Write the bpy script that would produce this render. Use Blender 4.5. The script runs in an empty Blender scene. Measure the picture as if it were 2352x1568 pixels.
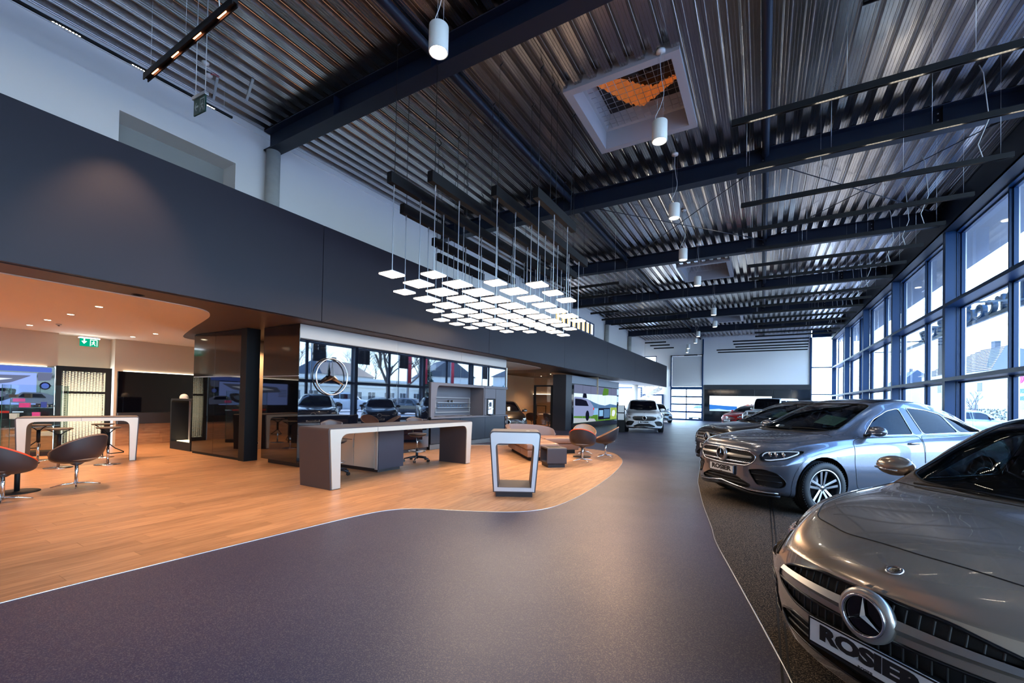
import bpy, bmesh, math, random
import numpy as np
from mathutils import Vector, Matrix
random.seed(7)
SC = bpy.context.scene
COL = SC.collection

# ------------------------------------------------------------------ camera, world, light, exposure
def vnorm(a):
    a = np.array(a, float)
    return a / np.linalg.norm(a)
CAM_H = 1.48
FPX = 982.0
PP = (1176.0, 906.0)
_v1 = vnorm([1752 - PP[0], 931 - PP[1], FPX])
_v2 = vnorm([-500 - PP[0], 887 - PP[1], FPX])
_v2 = vnorm(_v2 - _v1 * (_v1 @ _v2))
_ax = -_v2
_ay = _v1
_az = np.cross(_ax, _ay)
ROT = np.array([_ax, _ay, _az])            # world = ROT @ (right, down, forward)
cd = bpy.data.cameras.new('camera')
cam = bpy.data.objects.new('camera', cd)
COL.objects.link(cam)
right = ROT @ np.array([1, 0, 0.])
up = ROT @ np.array([0, -1, 0.])
back = ROT @ np.array([0, 0, -1.])
M = Matrix.Identity(4)
for i in range(3):
    M[i][0], M[i][1], M[i][2] = right[i], up[i], back[i]
M[2][3] = CAM_H
cam.matrix_world = M
cd.sensor_width = 36.0
cd.lens = 36.0 * FPX / 2352.0
cd.shift_x = 0.0
cd.shift_y = (PP[1] - 784.0) / 2352.0
cd.clip_start = 0.05
cd.clip_end = 500
SC.camera = cam
SC.view_settings.view_transform = 'Standard'
SC.view_settings.look = 'None'
SC.view_settings.gamma = 1.0
SC.view_settings.use_curve_mapping = False
SC.view_settings.exposure = 1.05
SC.cycles.use_denoising = True
SC.cycles.max_bounces = 9
SC.cycles.diffuse_bounces = 5
SC.cycles.glossy_bounces = 5
SC.cycles.transparent_max_bounces = 16
SC.cycles.transmission_bounces = 6
SC.cycles.caustics_reflective = False
SC.cycles.caustics_refractive = False
SC.cycles.sample_clamp_indirect = 6.0

world = bpy.data.worlds.new('sky')
SC.world = world
world.use_nodes = True
wn = world.node_tree
wn.nodes.clear()
w_out = wn.nodes.new('ShaderNodeOutputWorld')
w_bg = wn.nodes.new('ShaderNodeBackground')
w_tc = wn.nodes.new('ShaderNodeTexCoord')
w_sep = wn.nodes.new('ShaderNodeSeparateXYZ')
w_ramp = wn.nodes.new('ShaderNodeValToRGB')
wn.links.new(w_tc.outputs['Generated'], w_sep.inputs[0])
wn.links.new(w_sep.outputs['Z'], w_ramp.inputs[0])
w_ramp.color_ramp.elements[0].position = 0.0
w_ramp.color_ramp.elements[0].color = (0.66, 0.85, 1.0, 1)
w_ramp.color_ramp.elements[1].position = 0.6
w_ramp.color_ramp.elements[1].color = (0.20, 0.42, 0.95, 1)
wn.links.new(w_ramp.outputs[0], w_bg.inputs['Color'])
w_bg.inputs['Strength'].default_value = 7.0
wn.links.new(w_bg.outputs[0], w_out.inputs[0])

sun_d = bpy.data.lights.new('sun', 'SUN')
sun_d.energy = 12.0
sun_d.angle = 0.012
sun_d.color = (1.0, 0.86, 0.68)
sun = bpy.data.objects.new('sun', sun_d)
COL.objects.link(sun)
sun_dir = Vector((-0.35, -0.94, -0.50)).normalized()
sun.rotation_euler = sun_dir.to_track_quat('-Z', 'Y').to_euler()
sun.location = (10, 60, 30)

def portal(name, loc, rot, sx, sy):
    d = bpy.data.lights.new(name, 'AREA')
    d.shape = 'RECTANGLE'
    d.size = sx
    d.size_y = sy
    d.cycles.is_portal = True
    o = bpy.data.objects.new(name, d)
    o.location = loc
    o.rotation_euler = rot
    COL.objects.link(o)
portal('sky_portal', (5.3, 17.5, 3.3), (0, math.radians(90), 0), 6.8, 48.5)
portal('sky_portal', (4.0, 41.9, 3.3), (math.radians(-90), 0, 0), 1.6, 6.8)

# ------------------------------------------------------------------ helpers
def tag(o, label=None, cat=None, group=None, kind=None):
    if label: o['label'] = label
    if cat: o['category'] = cat
    if group: o['group'] = group
    if kind: o['kind'] = kind
    return o

class MB:
    """collects shapes into one mesh"""
    def __init__(self):
        self.v = []
        self.f = []
        self.s = []
    def add(self, verts, faces, smooth=False, M=None):
        n = len(self.v)
        if M is not None:
            verts = [tuple(M @ Vector(p)) for p in verts]
        self.v += [tuple(p) for p in verts]
        self.f += [tuple(i + n for i in f) for f in faces]
        self.s += [smooth] * len(faces)
        return self
    def box(self, a, b, M=None, bev=0.0):
        x0, x1 = sorted((a[0], b[0])); y0, y1 = sorted((a[1], b[1])); z0, z1 = sorted((a[2], b[2]))
        if bev <= 0:
            v = [(x0, y0, z0), (x1, y0, z0), (x1, y1, z0), (x0, y1, z0), (x0, y0, z1), (x1, y0, z1), (x1, y1, z1), (x0, y1, z1)]
            return self.add(v, [(0, 3, 2, 1), (4, 5, 6, 7), (0, 1, 5, 4), (1, 2, 6, 5), (2, 3, 7, 6), (3, 0, 4, 7)], False, M)
        bm = bmesh.new()
        bmesh.ops.create_cube(bm, size=1.0)
        for v in bm.verts:
            v.co = Vector(((x0 + x1) / 2 + v.co.x * (x1 - x0), (y0 + y1) / 2 + v.co.y * (y1 - y0), (z0 + z1) / 2 + v.co.z * (z1 - z0)))
        bmesh.ops.bevel(bm, geom=list(bm.edges), offset=bev, segments=2, affect='EDGES', profile=0.6)
        return self.bm(bm, M, False)
    def bm(self, bm, M=None, smooth=False):
        bm.verts.index_update()
        self.add([v.co.copy() for v in bm.verts], [[v.index for v in f.verts] for f in bm.faces], smooth, M)
        bm.free()
        return self
    def cyl(self, p0, p1, r, n=16, r2=None, cap=True, smooth=True, M=None):
        p0 = Vector(p0); p1 = Vector(p1)
        r2 = r if r2 is None else r2
        d = (p1 - p0).normalized()
        a = d.orthogonal().normalized(); b = d.cross(a)
        v = []
        for p, rr in ((p0, r), (p1, r2)):
            for i in range(n):
                t = 2 * math.pi * i / n
                v.append(p + a * (math.cos(t) * rr) + b * (math.sin(t) * rr))
        f = [(i, (i + 1) % n, n + (i + 1) % n, n + i) for i in range(n)]
        self.add(v, f, smooth, M)
        if cap:
            self.add(v[:n], [tuple(reversed(range(n)))], False, M)
            self.add(v[n:], [tuple(range(n))], False, M)
        return self
    def tube(self, pts, r, n=8, closed=False, M=None, smooth=True):
        pts = [Vector(p) for p in pts]
        m = len(pts)
        v = []
        prev = None
        for i, p in enumerate(pts):
            if closed:
                d = pts[(i + 1) % m] - pts[i - 1]
            else:
                d = pts[min(i + 1, m - 1)] - pts[max(i - 1, 0)]
            d = d.normalized() if d.length > 1e-9 else Vector((0, 0, 1))
            if prev is None:
                a = d.orthogonal().normalized()
            else:
                a = prev - d * prev.dot(d)
                a = a.normalized() if a.length > 1e-6 else d.orthogonal().normalized()
            prev = a
            b = d.cross(a)
            rr = r[i] if isinstance(r, (list, tuple)) else r
            for k in range(n):
                t = 2 * math.pi * k / n
                v.append(p + a * (math.cos(t) * rr) + b * (math.sin(t) * rr))
        f = []
        for i in range(m if closed else m - 1):
            j = (i + 1) % m
            for k in range(n):
                f.append((i * n + k, i * n + (k + 1) % n, j * n + (k + 1) % n, j * n + k))
        self.add(v, f, smooth, M)
        if not closed:
            self.add(v[:n], [tuple(reversed(range(n)))], False, M)
            self.add(v[-n:], [tuple(range(n))], False, M)
        return self
    def lathe(self, prof, n=24, M=None, smooth=True, center=(0, 0, 0)):
        v = []
        for r, z in prof:
            for k in range(n):
                t = 2 * math.pi * k / n
                v.append((center[0] + r * math.cos(t), center[1] + r * math.sin(t), center[2] + z))
        f = []
        for i in range(len(prof) - 1):
            for k in range(n):
                f.append((i * n + k, i * n + (k + 1) % n, (i + 1) * n + (k + 1) % n, (i + 1) * n + k))
        return self.add(v, f, smooth, M)
    def prism(self, poly, depth, M=None, smooth=False):
        """poly in local XY, extruded along +Z by depth"""
        n = len(poly)
        v = [(p[0], p[1], 0) for p in poly] + [(p[0], p[1], depth) for p in poly]
        self.add(v, [tuple(reversed(range(n))), tuple(range(n, 2 * n))], False, M)
        self.add(v, [(i, (i + 1) % n, n + (i + 1) % n, n + i) for i in range(n)], smooth, M)
        return self
    def ring(self, outer, inner, depth, M=None):
        """frame between two equal-length outlines in XY, extruded along +Z"""
        n = len(outer)
        v = [(p[0], p[1], 0) for p in outer] + [(p[0], p[1], 0) for p in inner] + [(p[0], p[1], depth) for p in outer] + [(p[0], p[1], depth) for p in inner]
        f = []
        for i in range(n):
            j = (i + 1) % n
            f.append((i, n + i, n + j, j))
            f.append((2 * n + i, 2 * n + j, 3 * n + j, 3 * n + i))
            f.append((i, j, 2 * n + j, 2 * n + i))
            f.append((n + i, 3 * n + i, 3 * n + j, n + j))
        return self.add(v, f, False, M)
    def sphere(self, c, r, n=12, sc=(1, 1, 1), M=None):
        prof = []
        m = max(4, n // 2)
        v = []; f = []
        for i in range(m + 1):
            ph = math.pi * i / m
            for k in range(n):
                t = 2 * math.pi * k / n
                v.append((c[0] + r * sc[0] * math.sin(ph) * math.cos(t), c[1] + r * sc[1] * math.sin(ph) * math.sin(t), c[2] - r * sc[2] * math.cos(ph)))
        for i in range(m):
            for k in range(n):
                f.append((i * n + k, i * n + (k + 1) % n, (i + 1) * n + (k + 1) % n, (i + 1) * n + k))
        return self.add(v, f, True, M)
    def mesh(self, name, mat):
        me = bpy.data.meshes.new(name)
        me.from_pydata(self.v, [], self.f)
        me.polygons.foreach_set('use_smooth', self.s)
        if mat is not None:
            me.materials.append(mat)
        me.update()
        return me
    def build(self, name, mat, parent=None, loc=None, rot=None, fix=True):
        me = self.mesh(name, mat)
        if fix:
            bm = bmesh.new(); bm.from_mesh(me)
            bmesh.ops.remove_doubles(bm, verts=bm.verts, dist=1e-5)
            bmesh.ops.recalc_face_normals(bm, faces=bm.faces)
            bm.to_mesh(me); bm.free()
        return link(name, me, parent, loc, rot)

def link(name, me, parent=None, loc=None, rot=None):
    o = bpy.data.objects.new(name, me)
    COL.objects.link(o)
    if parent is not None: o.parent = parent
    if loc is not None: o.location = loc
    if rot is not None: o.rotation_euler = rot
    return o

def empty(name, loc=(0, 0, 0), rz=0.0):
    o = bpy.data.objects.new(name, None)
    COL.objects.link(o)
    o.location = loc
    o.rotation_euler = (0, 0, rz)
    o.empty_display_size = 0.1
    return o

KIDS = {}
def kids(o):
    return [c for c in o.children]
def copy_tree(o, parent=None):
    c = o.copy(); COL.objects.link(c); c.parent = parent
    for ch in list(o.children):
        copy_tree(ch, c)
    return c

def smooth_angle(o, ang=35):
    me = o.data
    me.polygons.foreach_set('use_smooth', [True] * len(me.polygons))
    me.set_sharp_from_angle(angle=math.radians(ang))

def rrect(w, h, r, n=5, cx=0, cy=0):
    pts = []
    for qx, qy, a0 in ((1, 1, 0), (-1, 1, 90), (-1, -1, 180), (1, -1, 270)):
        for i in range(n + 1):
            a = math.radians(a0 + 90 * i / n)
            pts.append((cx + qx * (w / 2 - r) + r * math.cos(a), cy + qy * (h / 2 - r) + r * math.sin(a)))
    return pts

def round_poly(poly, radii, n=5):
    """round every corner of a polygon"""
    out = []
    m = len(poly)
    for i in range(m):
        p = Vector((poly[i][0], poly[i][1])); a = Vector(poly[i - 1][:2]); b = Vector(poly[(i + 1) % m][:2])
        r = radii[i] if isinstance(radii, (list, tuple)) else radii
        if r <= 0:
            out.append(tuple(p)); continue
        da = (a - p); db = (b - p)
        ra = min(r, da.length * 0.49); rb = min(r, db.length * 0.49)
        p0 = p + da.normalized() * ra; p2 = p + db.normalized() * rb
        for k in range(n + 1):
            t = k / n
            q = p0 * (1 - t) ** 2 + p * 2 * t * (1 - t) + p2 * t * t
            out.append((q.x, q.y))
    return out

# ------------------------------------------------------------------ materials
MATS = {}
def mat(name, col=(0.5, 0.5, 0.5), rough=0.5, metal=0.0, coat=0.0, spec=0.5, emit=None, estr=0.0, ior=1.5,
        noise=None, bump=None, var=None, alpha=1.0, trans=0.0, aniso=None):
    if name in MATS: return MATS[name]
    m = bpy.data.materials.new(name)
    m.use_nodes = True
    nt = m.node_tree
    b = nt.nodes['Principled BSDF']
    b.inputs['Base Color'].default_value = (*col, 1)
    b.inputs['Roughness'].default_value = rough
    b.inputs['Metallic'].default_value = metal
    b.inputs['IOR'].default_value = ior
    b.inputs['Coat Weight'].default_value = coat
    b.inputs['Coat Roughness'].default_value = 0.03
    b.inputs['Specular IOR Level'].default_value = spec
    b.inputs['Transmission Weight'].default_value = trans
    if emit is not None:
        b.inputs['Emission Color'].default_value = (*emit, 1)
        b.inputs['Emission Strength'].default_value = estr
    tc = None
    def coords():
        nonlocal tc
        if tc is None: tc = nt.nodes.new('ShaderNodeTexCoord')
        return tc.outputs['Object']
    if noise:      # (scale, amount, colour2)
        nz = nt.nodes.new('ShaderNodeTexNoise'); nz.inputs['Scale'].default_value = noise[0]; nz.inputs['Detail'].default_value = 4
        nt.links.new(coords(), nz.inputs['Vector'])
        rp = nt.nodes.new('ShaderNodeValToRGB')
        rp.color_ramp.elements[0].position = 0.5 - noise[1]; rp.color_ramp.elements[0].color = (*col, 1)
        rp.color_ramp.elements[1].position = 0.5 + noise[1]; rp.color_ramp.elements[1].color = (*noise[2], 1)
        nt.links.new(nz.outputs['Fac'], rp.inputs[0])
        nt.links.new(rp.outputs[0], b.inputs['Base Color'])
    if bump:       # (scale, strength)
        nb = nt.nodes.new('ShaderNodeTexNoise'); nb.inputs['Scale'].default_value = bump[0]; nb.inputs['Detail'].default_value = 3
        nt.links.new(coords(), nb.inputs['Vector'])
        bp = nt.nodes.new('ShaderNodeBump'); bp.inputs['Strength'].default_value = bump[1]; bp.inputs['Distance'].default_value = 0.01
        nt.links.new(nb.outputs['Fac'], bp.inputs['Height'])
        nt.links.new(bp.outputs[0], b.inputs['Normal'])
    MATS[name] = m
    return m

def emission(name, col, strength):
    if name in MATS: return MATS[name]
    m = bpy.data.materials.new(name); m.use_nodes = True
    nt = m.node_tree; nt.nodes.clear()
    o = nt.nodes.new('ShaderNodeOutputMaterial'); e = nt.nodes.new('ShaderNodeEmission')
    e.inputs[0].default_value = (*col, 1); e.inputs[1].default_value = strength
    nt.links.new(e.outputs[0], o.inputs[0])
    MATS[name] = m
    return m

def glass(name, tint=(1, 1, 1), refl=1.0, rough=0.0, ior=1.5):
    """thin sheet: transparent tinted + fresnel reflection"""
    if name in MATS: return MATS[name]
    m = bpy.data.materials.new(name); m.use_nodes = True
    nt = m.node_tree; nt.nodes.clear()
    o = nt.nodes.new('ShaderNodeOutputMaterial')
    tr = nt.nodes.new('ShaderNodeBsdfTransparent'); tr.inputs[0].default_value = (*tint, 1)
    gl = nt.nodes.new('ShaderNodeBsdfGlossy'); gl.inputs['Roughness'].default_value = rough
    gl.inputs[0].default_value = (refl, refl, refl, 1)
    lw = nt.nodes.new('ShaderNodeLayerWeight'); lw.inputs['Blend'].default_value = 0.5
    pw_ = nt.nodes.new('ShaderNodeMath'); pw_.operation = 'POWER'; pw_.inputs[1].default_value = 4.5
    fr = nt.nodes.new('ShaderNodeMapRange'); f0 = ((ior - 1) / (ior + 1)) ** 2
    fr.inputs['To Min'].default_value = f0; fr.inputs['To Max'].default_value = 1.0
    nt.links.new(lw.outputs['Facing'], pw_.inputs[0]); nt.links.new(pw_.outputs[0], fr.inputs['Value'])
    mx = nt.nodes.new('ShaderNodeMixShader')
    nt.links.new(fr.outputs[0], mx.inputs[0]); nt.links.new(tr.outputs[0], mx.inputs[1]); nt.links.new(gl.outputs[0], mx.inputs[2])
    nt.links.new(mx.outputs[0], o.inputs[0])
    MATS[name] = m
    return m

def speckle(name, base, fleck, scale, rough, spec=0.5, thr=0.6):
    m = mat(name, base, rough, spec=spec)
    nt = m.node_tree; b = nt.nodes['Principled BSDF']
    if len(nt.nodes) > 2: return m
    tc = nt.nodes.new('ShaderNodeTexCoord')
    vz = nt.nodes.new('ShaderNodeTexNoise'); vz.inputs['Scale'].default_value = scale; vz.inputs['Detail'].default_value = 2
    n2 = nt.nodes.new('ShaderNodeTexNoise'); n2.inputs['Scale'].default_value = 1.3; n2.inputs['Detail'].default_value = 3
    nt.links.new(tc.outputs['Object'], vz.inputs['Vector']); nt.links.new(tc.outputs['Object'], n2.inputs['Vector'])
    rp = nt.nodes.new('ShaderNodeValToRGB')
    rp.color_ramp.elements[0].position = thr - 0.06; rp.color_ramp.elements[0].color = (*base, 1)
    rp.color_ramp.elements[1].position = thr + 0.05; rp.color_ramp.elements[1].color = (*fleck, 1)
    nt.links.new(vz.outputs['Fac'], rp.inputs[0]); nt.links.new(rp.outputs[0], b.inputs['Base Color'])
    mr = nt.nodes.new('ShaderNodeMapRange'); mr.inputs['To Min'].default_value = rough - 0.06; mr.inputs['To Max'].default_value = rough + 0.08
    nt.links.new(n2.outputs['Fac'], mr.inputs['Value']); nt.links.new(mr.outputs[0], b.inputs['Roughness'])
    bp = nt.nodes.new('ShaderNodeBump'); bp.inputs['Strength'].default_value = 0.12; bp.inputs['Distance'].default_value = 0.004
    nt.links.new(vz.outputs['Fac'], bp.inputs['Height']); nt.links.new(bp.outputs[0], b.inputs['Normal'])
    return m

def wood(name, c1, c2, rough=0.35):
    """oak plank: grain along object Y, tone changes per object"""
    m = mat(name, c1, rough)
    nt = m.node_tree; b = nt.nodes['Principled BSDF']
    if len(nt.nodes) > 2: return m
    tc = nt.nodes.new('ShaderNodeTexCoord'); oi = nt.nodes.new('ShaderNodeObjectInfo')
    geo = nt.nodes.new('ShaderNodeNewGeometry')
    mp = nt.nodes.new('ShaderNodeMapping'); mp.inputs['Scale'].default_value = (9.0, 0.9, 9.0)
    nt.links.new(geo.outputs['Position'], mp.inputs['Vector'])
    n1 = nt.nodes.new('ShaderNodeTexNoise'); n1.inputs['Scale'].default_value = 3.0; n1.inputs['Detail'].default_value = 6; n1.inputs['Distortion'].default_value = 0.6
    add = nt.nodes.new('ShaderNodeVectorMath'); add.operation = 'ADD'
    cmb = nt.nodes.new('ShaderNodeCombineXYZ')
    ml = nt.nodes.new('ShaderNodeMath'); ml.operation = 'MULTIPLY'; ml.inputs[1].default_value = 37.0
    nt.links.new(oi.outputs['Random'], ml.inputs[0]); nt.links.new(ml.outputs[0], cmb.inputs['Z'])
    nt.links.new(mp.outputs[0], add.inputs[0]); nt.links.new(cmb.outputs[0], add.inputs[1]); nt.links.new(add.outputs[0], n1.inputs['Vector'])
    rp = nt.nodes.new('ShaderNodeValToRGB')
    rp.color_ramp.elements[0].position = 0.3; rp.color_ramp.elements[0].color = (*c2, 1)
    rp.color_ramp.elements[1].position = 0.62; rp.color_ramp.elements[1].color = (*c1, 1)
    nt.links.new(n1.outputs['Fac'], rp.inputs[0])
    hs = nt.nodes.new('ShaderNodeHueSaturation')
    mr = nt.nodes.new('ShaderNodeMapRange'); mr.inputs['To Min'].default_value = 0.86; mr.inputs['To Max'].default_value = 1.14
    nt.links.new(oi.outputs['Random'], mr.inputs['Value']); nt.links.new(mr.outputs[0], hs.inputs['Value'])
    nt.links.new(rp.outputs[0], hs.inputs['Color']); nt.links.new(hs.outputs[0], b.inputs['Base Color'])
    bp = nt.nodes.new('ShaderNodeBump'); bp.inputs['Strength'].default_value = 0.08; bp.inputs['Distance'].default_value = 0.003
    nt.links.new(n1.outputs['Fac'], bp.inputs['Height']); nt.links.new(bp.outputs[0], b.inputs['Normal'])
    return m

FRAME = mat('anthracite_paint', (0.005, 0.038, 0.115), 0.4, spec=0.35)
STEEL = mat('beam_paint', (0.004, 0.010, 0.024), 0.5, spec=0.35)
WHITE = mat('white_paint', (0.78, 0.73, 0.68), 0.7, bump=(60, 0.05))
CREAM = mat('cream_wall', (0.56, 0.43, 0.31), 0.7, bump=(60, 0.05))
BLACK = mat('black_matt', (0.004, 0.004, 0.005), 0.6, spec=0.3)
BLACKG = mat('black_gloss', (0.002, 0.002, 0.004), 0.05, spec=0.45)
MIRROR = mat('black_mirror_glass', (0.003, 0.004, 0.008), 0.015, ior=2.3, bump=(0.5, 0.02))
TAUPE = mat('taupe_lacquer', (0.065, 0.050, 0.052), 0.5, spec=0.4)
TAUPED = mat('dark_taupe', (0.022, 0.017, 0.018), 0.5, spec=0.4)
SILVER = mat('satin_champagne', (0.52, 0.47, 0.40), 0.38, metal=0.25)
CHROME = mat('chrome', (0.75, 0.76, 0.78), 0.08, metal=1.0)
STEELB = mat('brushed_steel', (0.50, 0.50, 0.52), 0.28, metal=1.0)
ALU = mat('aluminium', (0.55, 0.56, 0.58), 0.35, metal=0.9)
RUBBER = mat('tyre_rubber', (0.018, 0.019, 0.021), 0.6)
PLASTIC = mat('black_plastic', (0.012, 0.013, 0.015), 0.4)
PALE = mat('pale_plastic', (0.68, 0.66, 0.62), 0.45)
GLASSW = glass('window_glass', (0.93, 0.97, 0.97))
# ------------------------------------------------------------------ room constants
XW, XL, XF = 4.65, -9.8, -7.7           # window columns, upper left wall, fascia
Y0, Y1 = -5.5, 41.6
BEAMS = [5.5 + 6.02 * k for k in range(-1, 6)]
ZB, ZD = 7.0, 7.46

def struct(name, mb, m, parent=None, label=None):
    o = mb.build(name, m, parent)
    if parent is None: o['kind'] = 'structure'
    if label: o['label'] = label
    return o
def sroot(name, loc=(0, 0, 0)):
    o = empty(name, loc); o['kind'] = 'structure'; return o

# ---------------- floor
DARKF = speckle('dark_rubber_floor', (0.034, 0.032, 0.066), (0.12, 0.10, 0.11), 150, 0.42, 0.5, 0.57)
ZONEF = speckle('brown_fleck_carpet', (0.022, 0.017, 0.014), (0.22, 0.16, 0.11), 130, 0.85, 0.2, 0.57)
WOODM = wood('oak_plank', (0.50, 0.265, 0.130), (0.33, 0.155, 0.068), 0.36)
EDGE = [(-4.60, -5.5), (-4.58, -1.0), (-4.56, 0.79), (-4.52, 1.6), (-4.44, 2.71), (-4.40, 3.2), (-4.36, 3.60), (-4.28, 3.98), (-4.12, 4.24), (-3.85, 4.42), (-3.5, 4.57), (-3.23, 4.70), (-2.95, 4.86), (-2.72, 5.06), (-2.56, 5.34), (-2.49, 5.71), (-2.47, 6.3),
        (-2.50, 7.0), (-2.54, 7.59), (-2.66, 8.7), (-2.86, 9.94), (-3.05, 10.8), (-3.32, 11.52), (-3.60, 12.1), (-3.93, 12.52), (-4.5, 12.86), (-5.54, 13.01), (-6.6, 12.6), (-7.6, 11.9), (-8.4, 11.3)]
def smooth_line(pts, k=4):
    out = []
    n = len(pts)
    for i in range(n - 1):
        p0, p1, p2, p3 = (Vector(pts[max(i - 1, 0)]), Vector(pts[i]), Vector(pts[i + 1]), Vector(pts[min(i + 2, n - 1)]))
        for j in range(k):
            t = j / k
            out.append(0.5 * ((2 * p1) + (-p0 + p2) * t + (2 * p0 - 5 * p1 + 4 * p2 - p3) * t * t + (-p0 + 3 * p1 - 3 * p2 + p3) * t ** 3))
    out.append(Vector(pts[-1]))
    return [tuple(p) for p in out]
edge = smooth_line(EDGE)
def flat_poly(pts, z0, z1):
    bm = bmesh.new()
    vs = [bm.verts.new((p[0], p[1], z1)) for p in pts]
    f = bm.faces.new(vs)
    r = bmesh.ops.extrude_face_region(bm, geom=[f])
    for g in r['geom']:
        if isinstance(g, bmesh.types.BMVert): g.co.z = z0
    bmesh.ops.triangulate(bm, faces=[f for f in bm.faces if len(f.verts) > 4])
    return MB().bm(bm)
floor = sroot('floor')
sub = MB().box((-16.2, Y0, -0.2), (9.0, Y1 + 0.3, -0.012)); sub.build('screed', mat('screed', (0.03, 0.03, 0.03), 0.9), floor)
poly = edge + [(-16.2, 11.3), (-16.2, Y1), (5.1, Y1), (5.1, Y0)]
o = flat_poly(poly, -0.011, 0.003).build('rubber_floor', DARKF, floor); o['label'] = 'dark grey speckled rubber floor of the main aisle'
t = MB().tube([(p[0], p[1], 0.003) for p in edge], 0.006, 6); t.build('metal_edging', ALU, floor)
# planks: the largest in the photograph as parts, the rest joined
pl_mesh = {}
planks = []
pw, pl_ = 0.184, 1.22
ix = 0
x = -16.1
def inside_wood(x, y):
    # x limit of the wood at this y
    lim = -99
    for i in range(len(edge) - 1):
        (xa, ya), (xb, yb) = edge[i], edge[i + 1]
        if (ya - y) * (yb - y) <= 0 and ya != yb:
            lim = max(lim, xa + (xb - xa) * (y - ya) / (yb - ya))
    return x < lim
while x < -2.4:
    off = random.random() * pl_
    y = -0.9 - off
    while y < 13.2:
        cx, cy = x + pw / 2, y + pl_ / 2
        if any(inside_wood(xx, yy) for xx in (x, x + pw) for yy in (y, cy, y + pl_)) or (x < -8.4 and y < 11.3):
            planks.append((cx, cy))
        y += pl_
    x += pw
def vis_size(c):
    d = np.array([c[0], c[1], -CAM_H]); q = ROT.T @ d
    if q[2] < 0.3: return 0
    u = PP[0] + FPX * q[0] / q[2]; v = PP[1] + FPX * q[1] / q[2]
    if u < -60 or u > 2400 or v > 1640: return 0
    if c[0] < -8.5 and c[1] > 5.3: return 0.0001 / q[2]
    return 1 / (q[2] ** 3)
planks.sort(key=lambda c: -vis_size(c))
one = MB().box((-pw / 2 + 0.0012, -pl_ / 2 + 0.0012, -0.011), (pw / 2 - 0.0012, pl_ / 2 - 0.0012, 0.0), bev=0.0)
pmesh = one.mesh('plank', WOODM)
rest = MB()
for i, (cx, cy) in enumerate(planks):
    dz = random.uniform(-0.0004, 0.0004)
    if i < 290:
        p = bpy.data.objects.new('plank', pmesh); COL.objects.link(p); p.parent = floor; p.location = (cx, cy, dz)
    else:
        rest.box((cx - pw / 2 + 0.0012, cy - pl_ / 2 + 0.0012, -0.011), (cx + pw / 2 - 0.0012, cy + pl_ / 2 - 0.0012, 0.0))
o = rest.build('plank_field', WOODM, floor, fix=False); o['kind'] = 'stuff'
# carpeted car display zone
ZE = smooth_line([(-1.9, 20.0), (-1.62, 15.5), (-1.42, 12.4), (-1.28, 11.16), (-1.08, 9.1), (-0.96, 8.24), (-0.74, 6.87), (-0.52, 5.7), (-0.42, 5.1), (-0.20, 4.2), (0.05, 3.18), (0.16, 2.7), (0.3, 1.9), (0.5, 0.5), (0.6, -5.5)], 4)
o = flat_poly(ZE + [(5.1, -5.5), (5.1, 20.0)], 0.001, 0.006).build('display_carpet', ZONEF, floor); o['label'] = 'dark brown flecked carpet under the parked cars'
MB().tube([(p[0], p[1], 0.006) for p in ZE], 0.005, 6).build('carpet_edging', ALU, floor)
j = MB()
for dx in (0, 0.035): j.box((0.10 + dx, -2, 0.0055), (0.112 + dx, 20, 0.0075))
j.build('carpet_joint', BLACK, floor)

# ---------------- trapezoidal deck ceiling with openings
DECK = mat('galvanised_deck', (0.56, 0.53, 0.52), 0.19, metal=1.0)
holes = [(-3.33, -1.3, 7.48, 9.72), (-3.28, -1.26, 19.6, 22.1), (-3.28, -1.26, 31.7, 34.2)]
ceil_ = sroot('ceiling')
def profile(x0, x1):
    pts = []
    p = 0.29
    n0 = math.floor(x0 / p); n1 = math.ceil(x1 / p)
    for k in range(n0, n1 + 1):
        b = k * p
        # lower flange with two stiffening grooves, web with a kink, upper flange
        pts += [(b, 7.60), (b + 0.030, 7.60), (b + 0.042, 7.55), (b + 0.050, 7.545), (b + 0.066, 7.462), (b + 0.100, 7.462), (b + 0.103, 7.470), (b + 0.109, 7.470), (b + 0.112, 7.462),
                (b + 0.150, 7.462), (b + 0.153, 7.470), (b + 0.159, 7.470), (b + 0.162, 7.462), (b + 0.200, 7.462), (b + 0.216, 7.545), (b + 0.224, 7.55), (b + 0.236, 7.60), (b + 0.262, 7.60), (b + 0.268, 7.592), (b + 0.280, 7.592)]
    return [q for q in pts if x0 <= q[0] <= x1]
def deck(mb, x0, x1, y0, y1):
    pts = profile(x0, x1)
    n = len(pts)
    v = [(q[0], y0, q[1]) for q in pts] + [(q[0], y1, q[1]) for q in pts]
    mb.add(v, [(i, i + 1, n + i + 1, n + i) for i in range(n - 1)])
ys = sorted(BEAMS + [Y0, Y1 + 0.2])
for a, b in zip(ys[:-1], ys[1:]):
    dk = MB()
    hs = [h for h in holes if a < h[2] < b]
    if not hs:
        deck(dk, -10.2, 4.9, a, b)
    else:
        h = hs[0]
        deck(dk, -10.2, h[0] + 0.02, a, b); deck(dk, h[1] - 0.02, 4.9, a, b)
        deck(dk, h[0], h[1], a, h[2]); deck(dk, h[0], h[1], h[3], b)
    o = dk.build('deck_sheet', DECK, ceil_, fix=False)
rb = MB()
xs = [-10.3, -3.33, -1.3, 6.0]
segs = [(Y0, 7.48), (9.72, 19.6), (22.1, 31.7), (34.2, 42)]
for a, b in segs: rb.box((-10.3, a, 7.62), (5.6, b, 7.8))
for h in holes:
    rb.box((-10.3, h[2], 7.62), (h[0], h[3], 7.8)); rb.box((h[1], h[2], 7.62), (5.6, h[3], 7.8))
rb.build('roof_slab', BLACK, ceil_)

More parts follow.
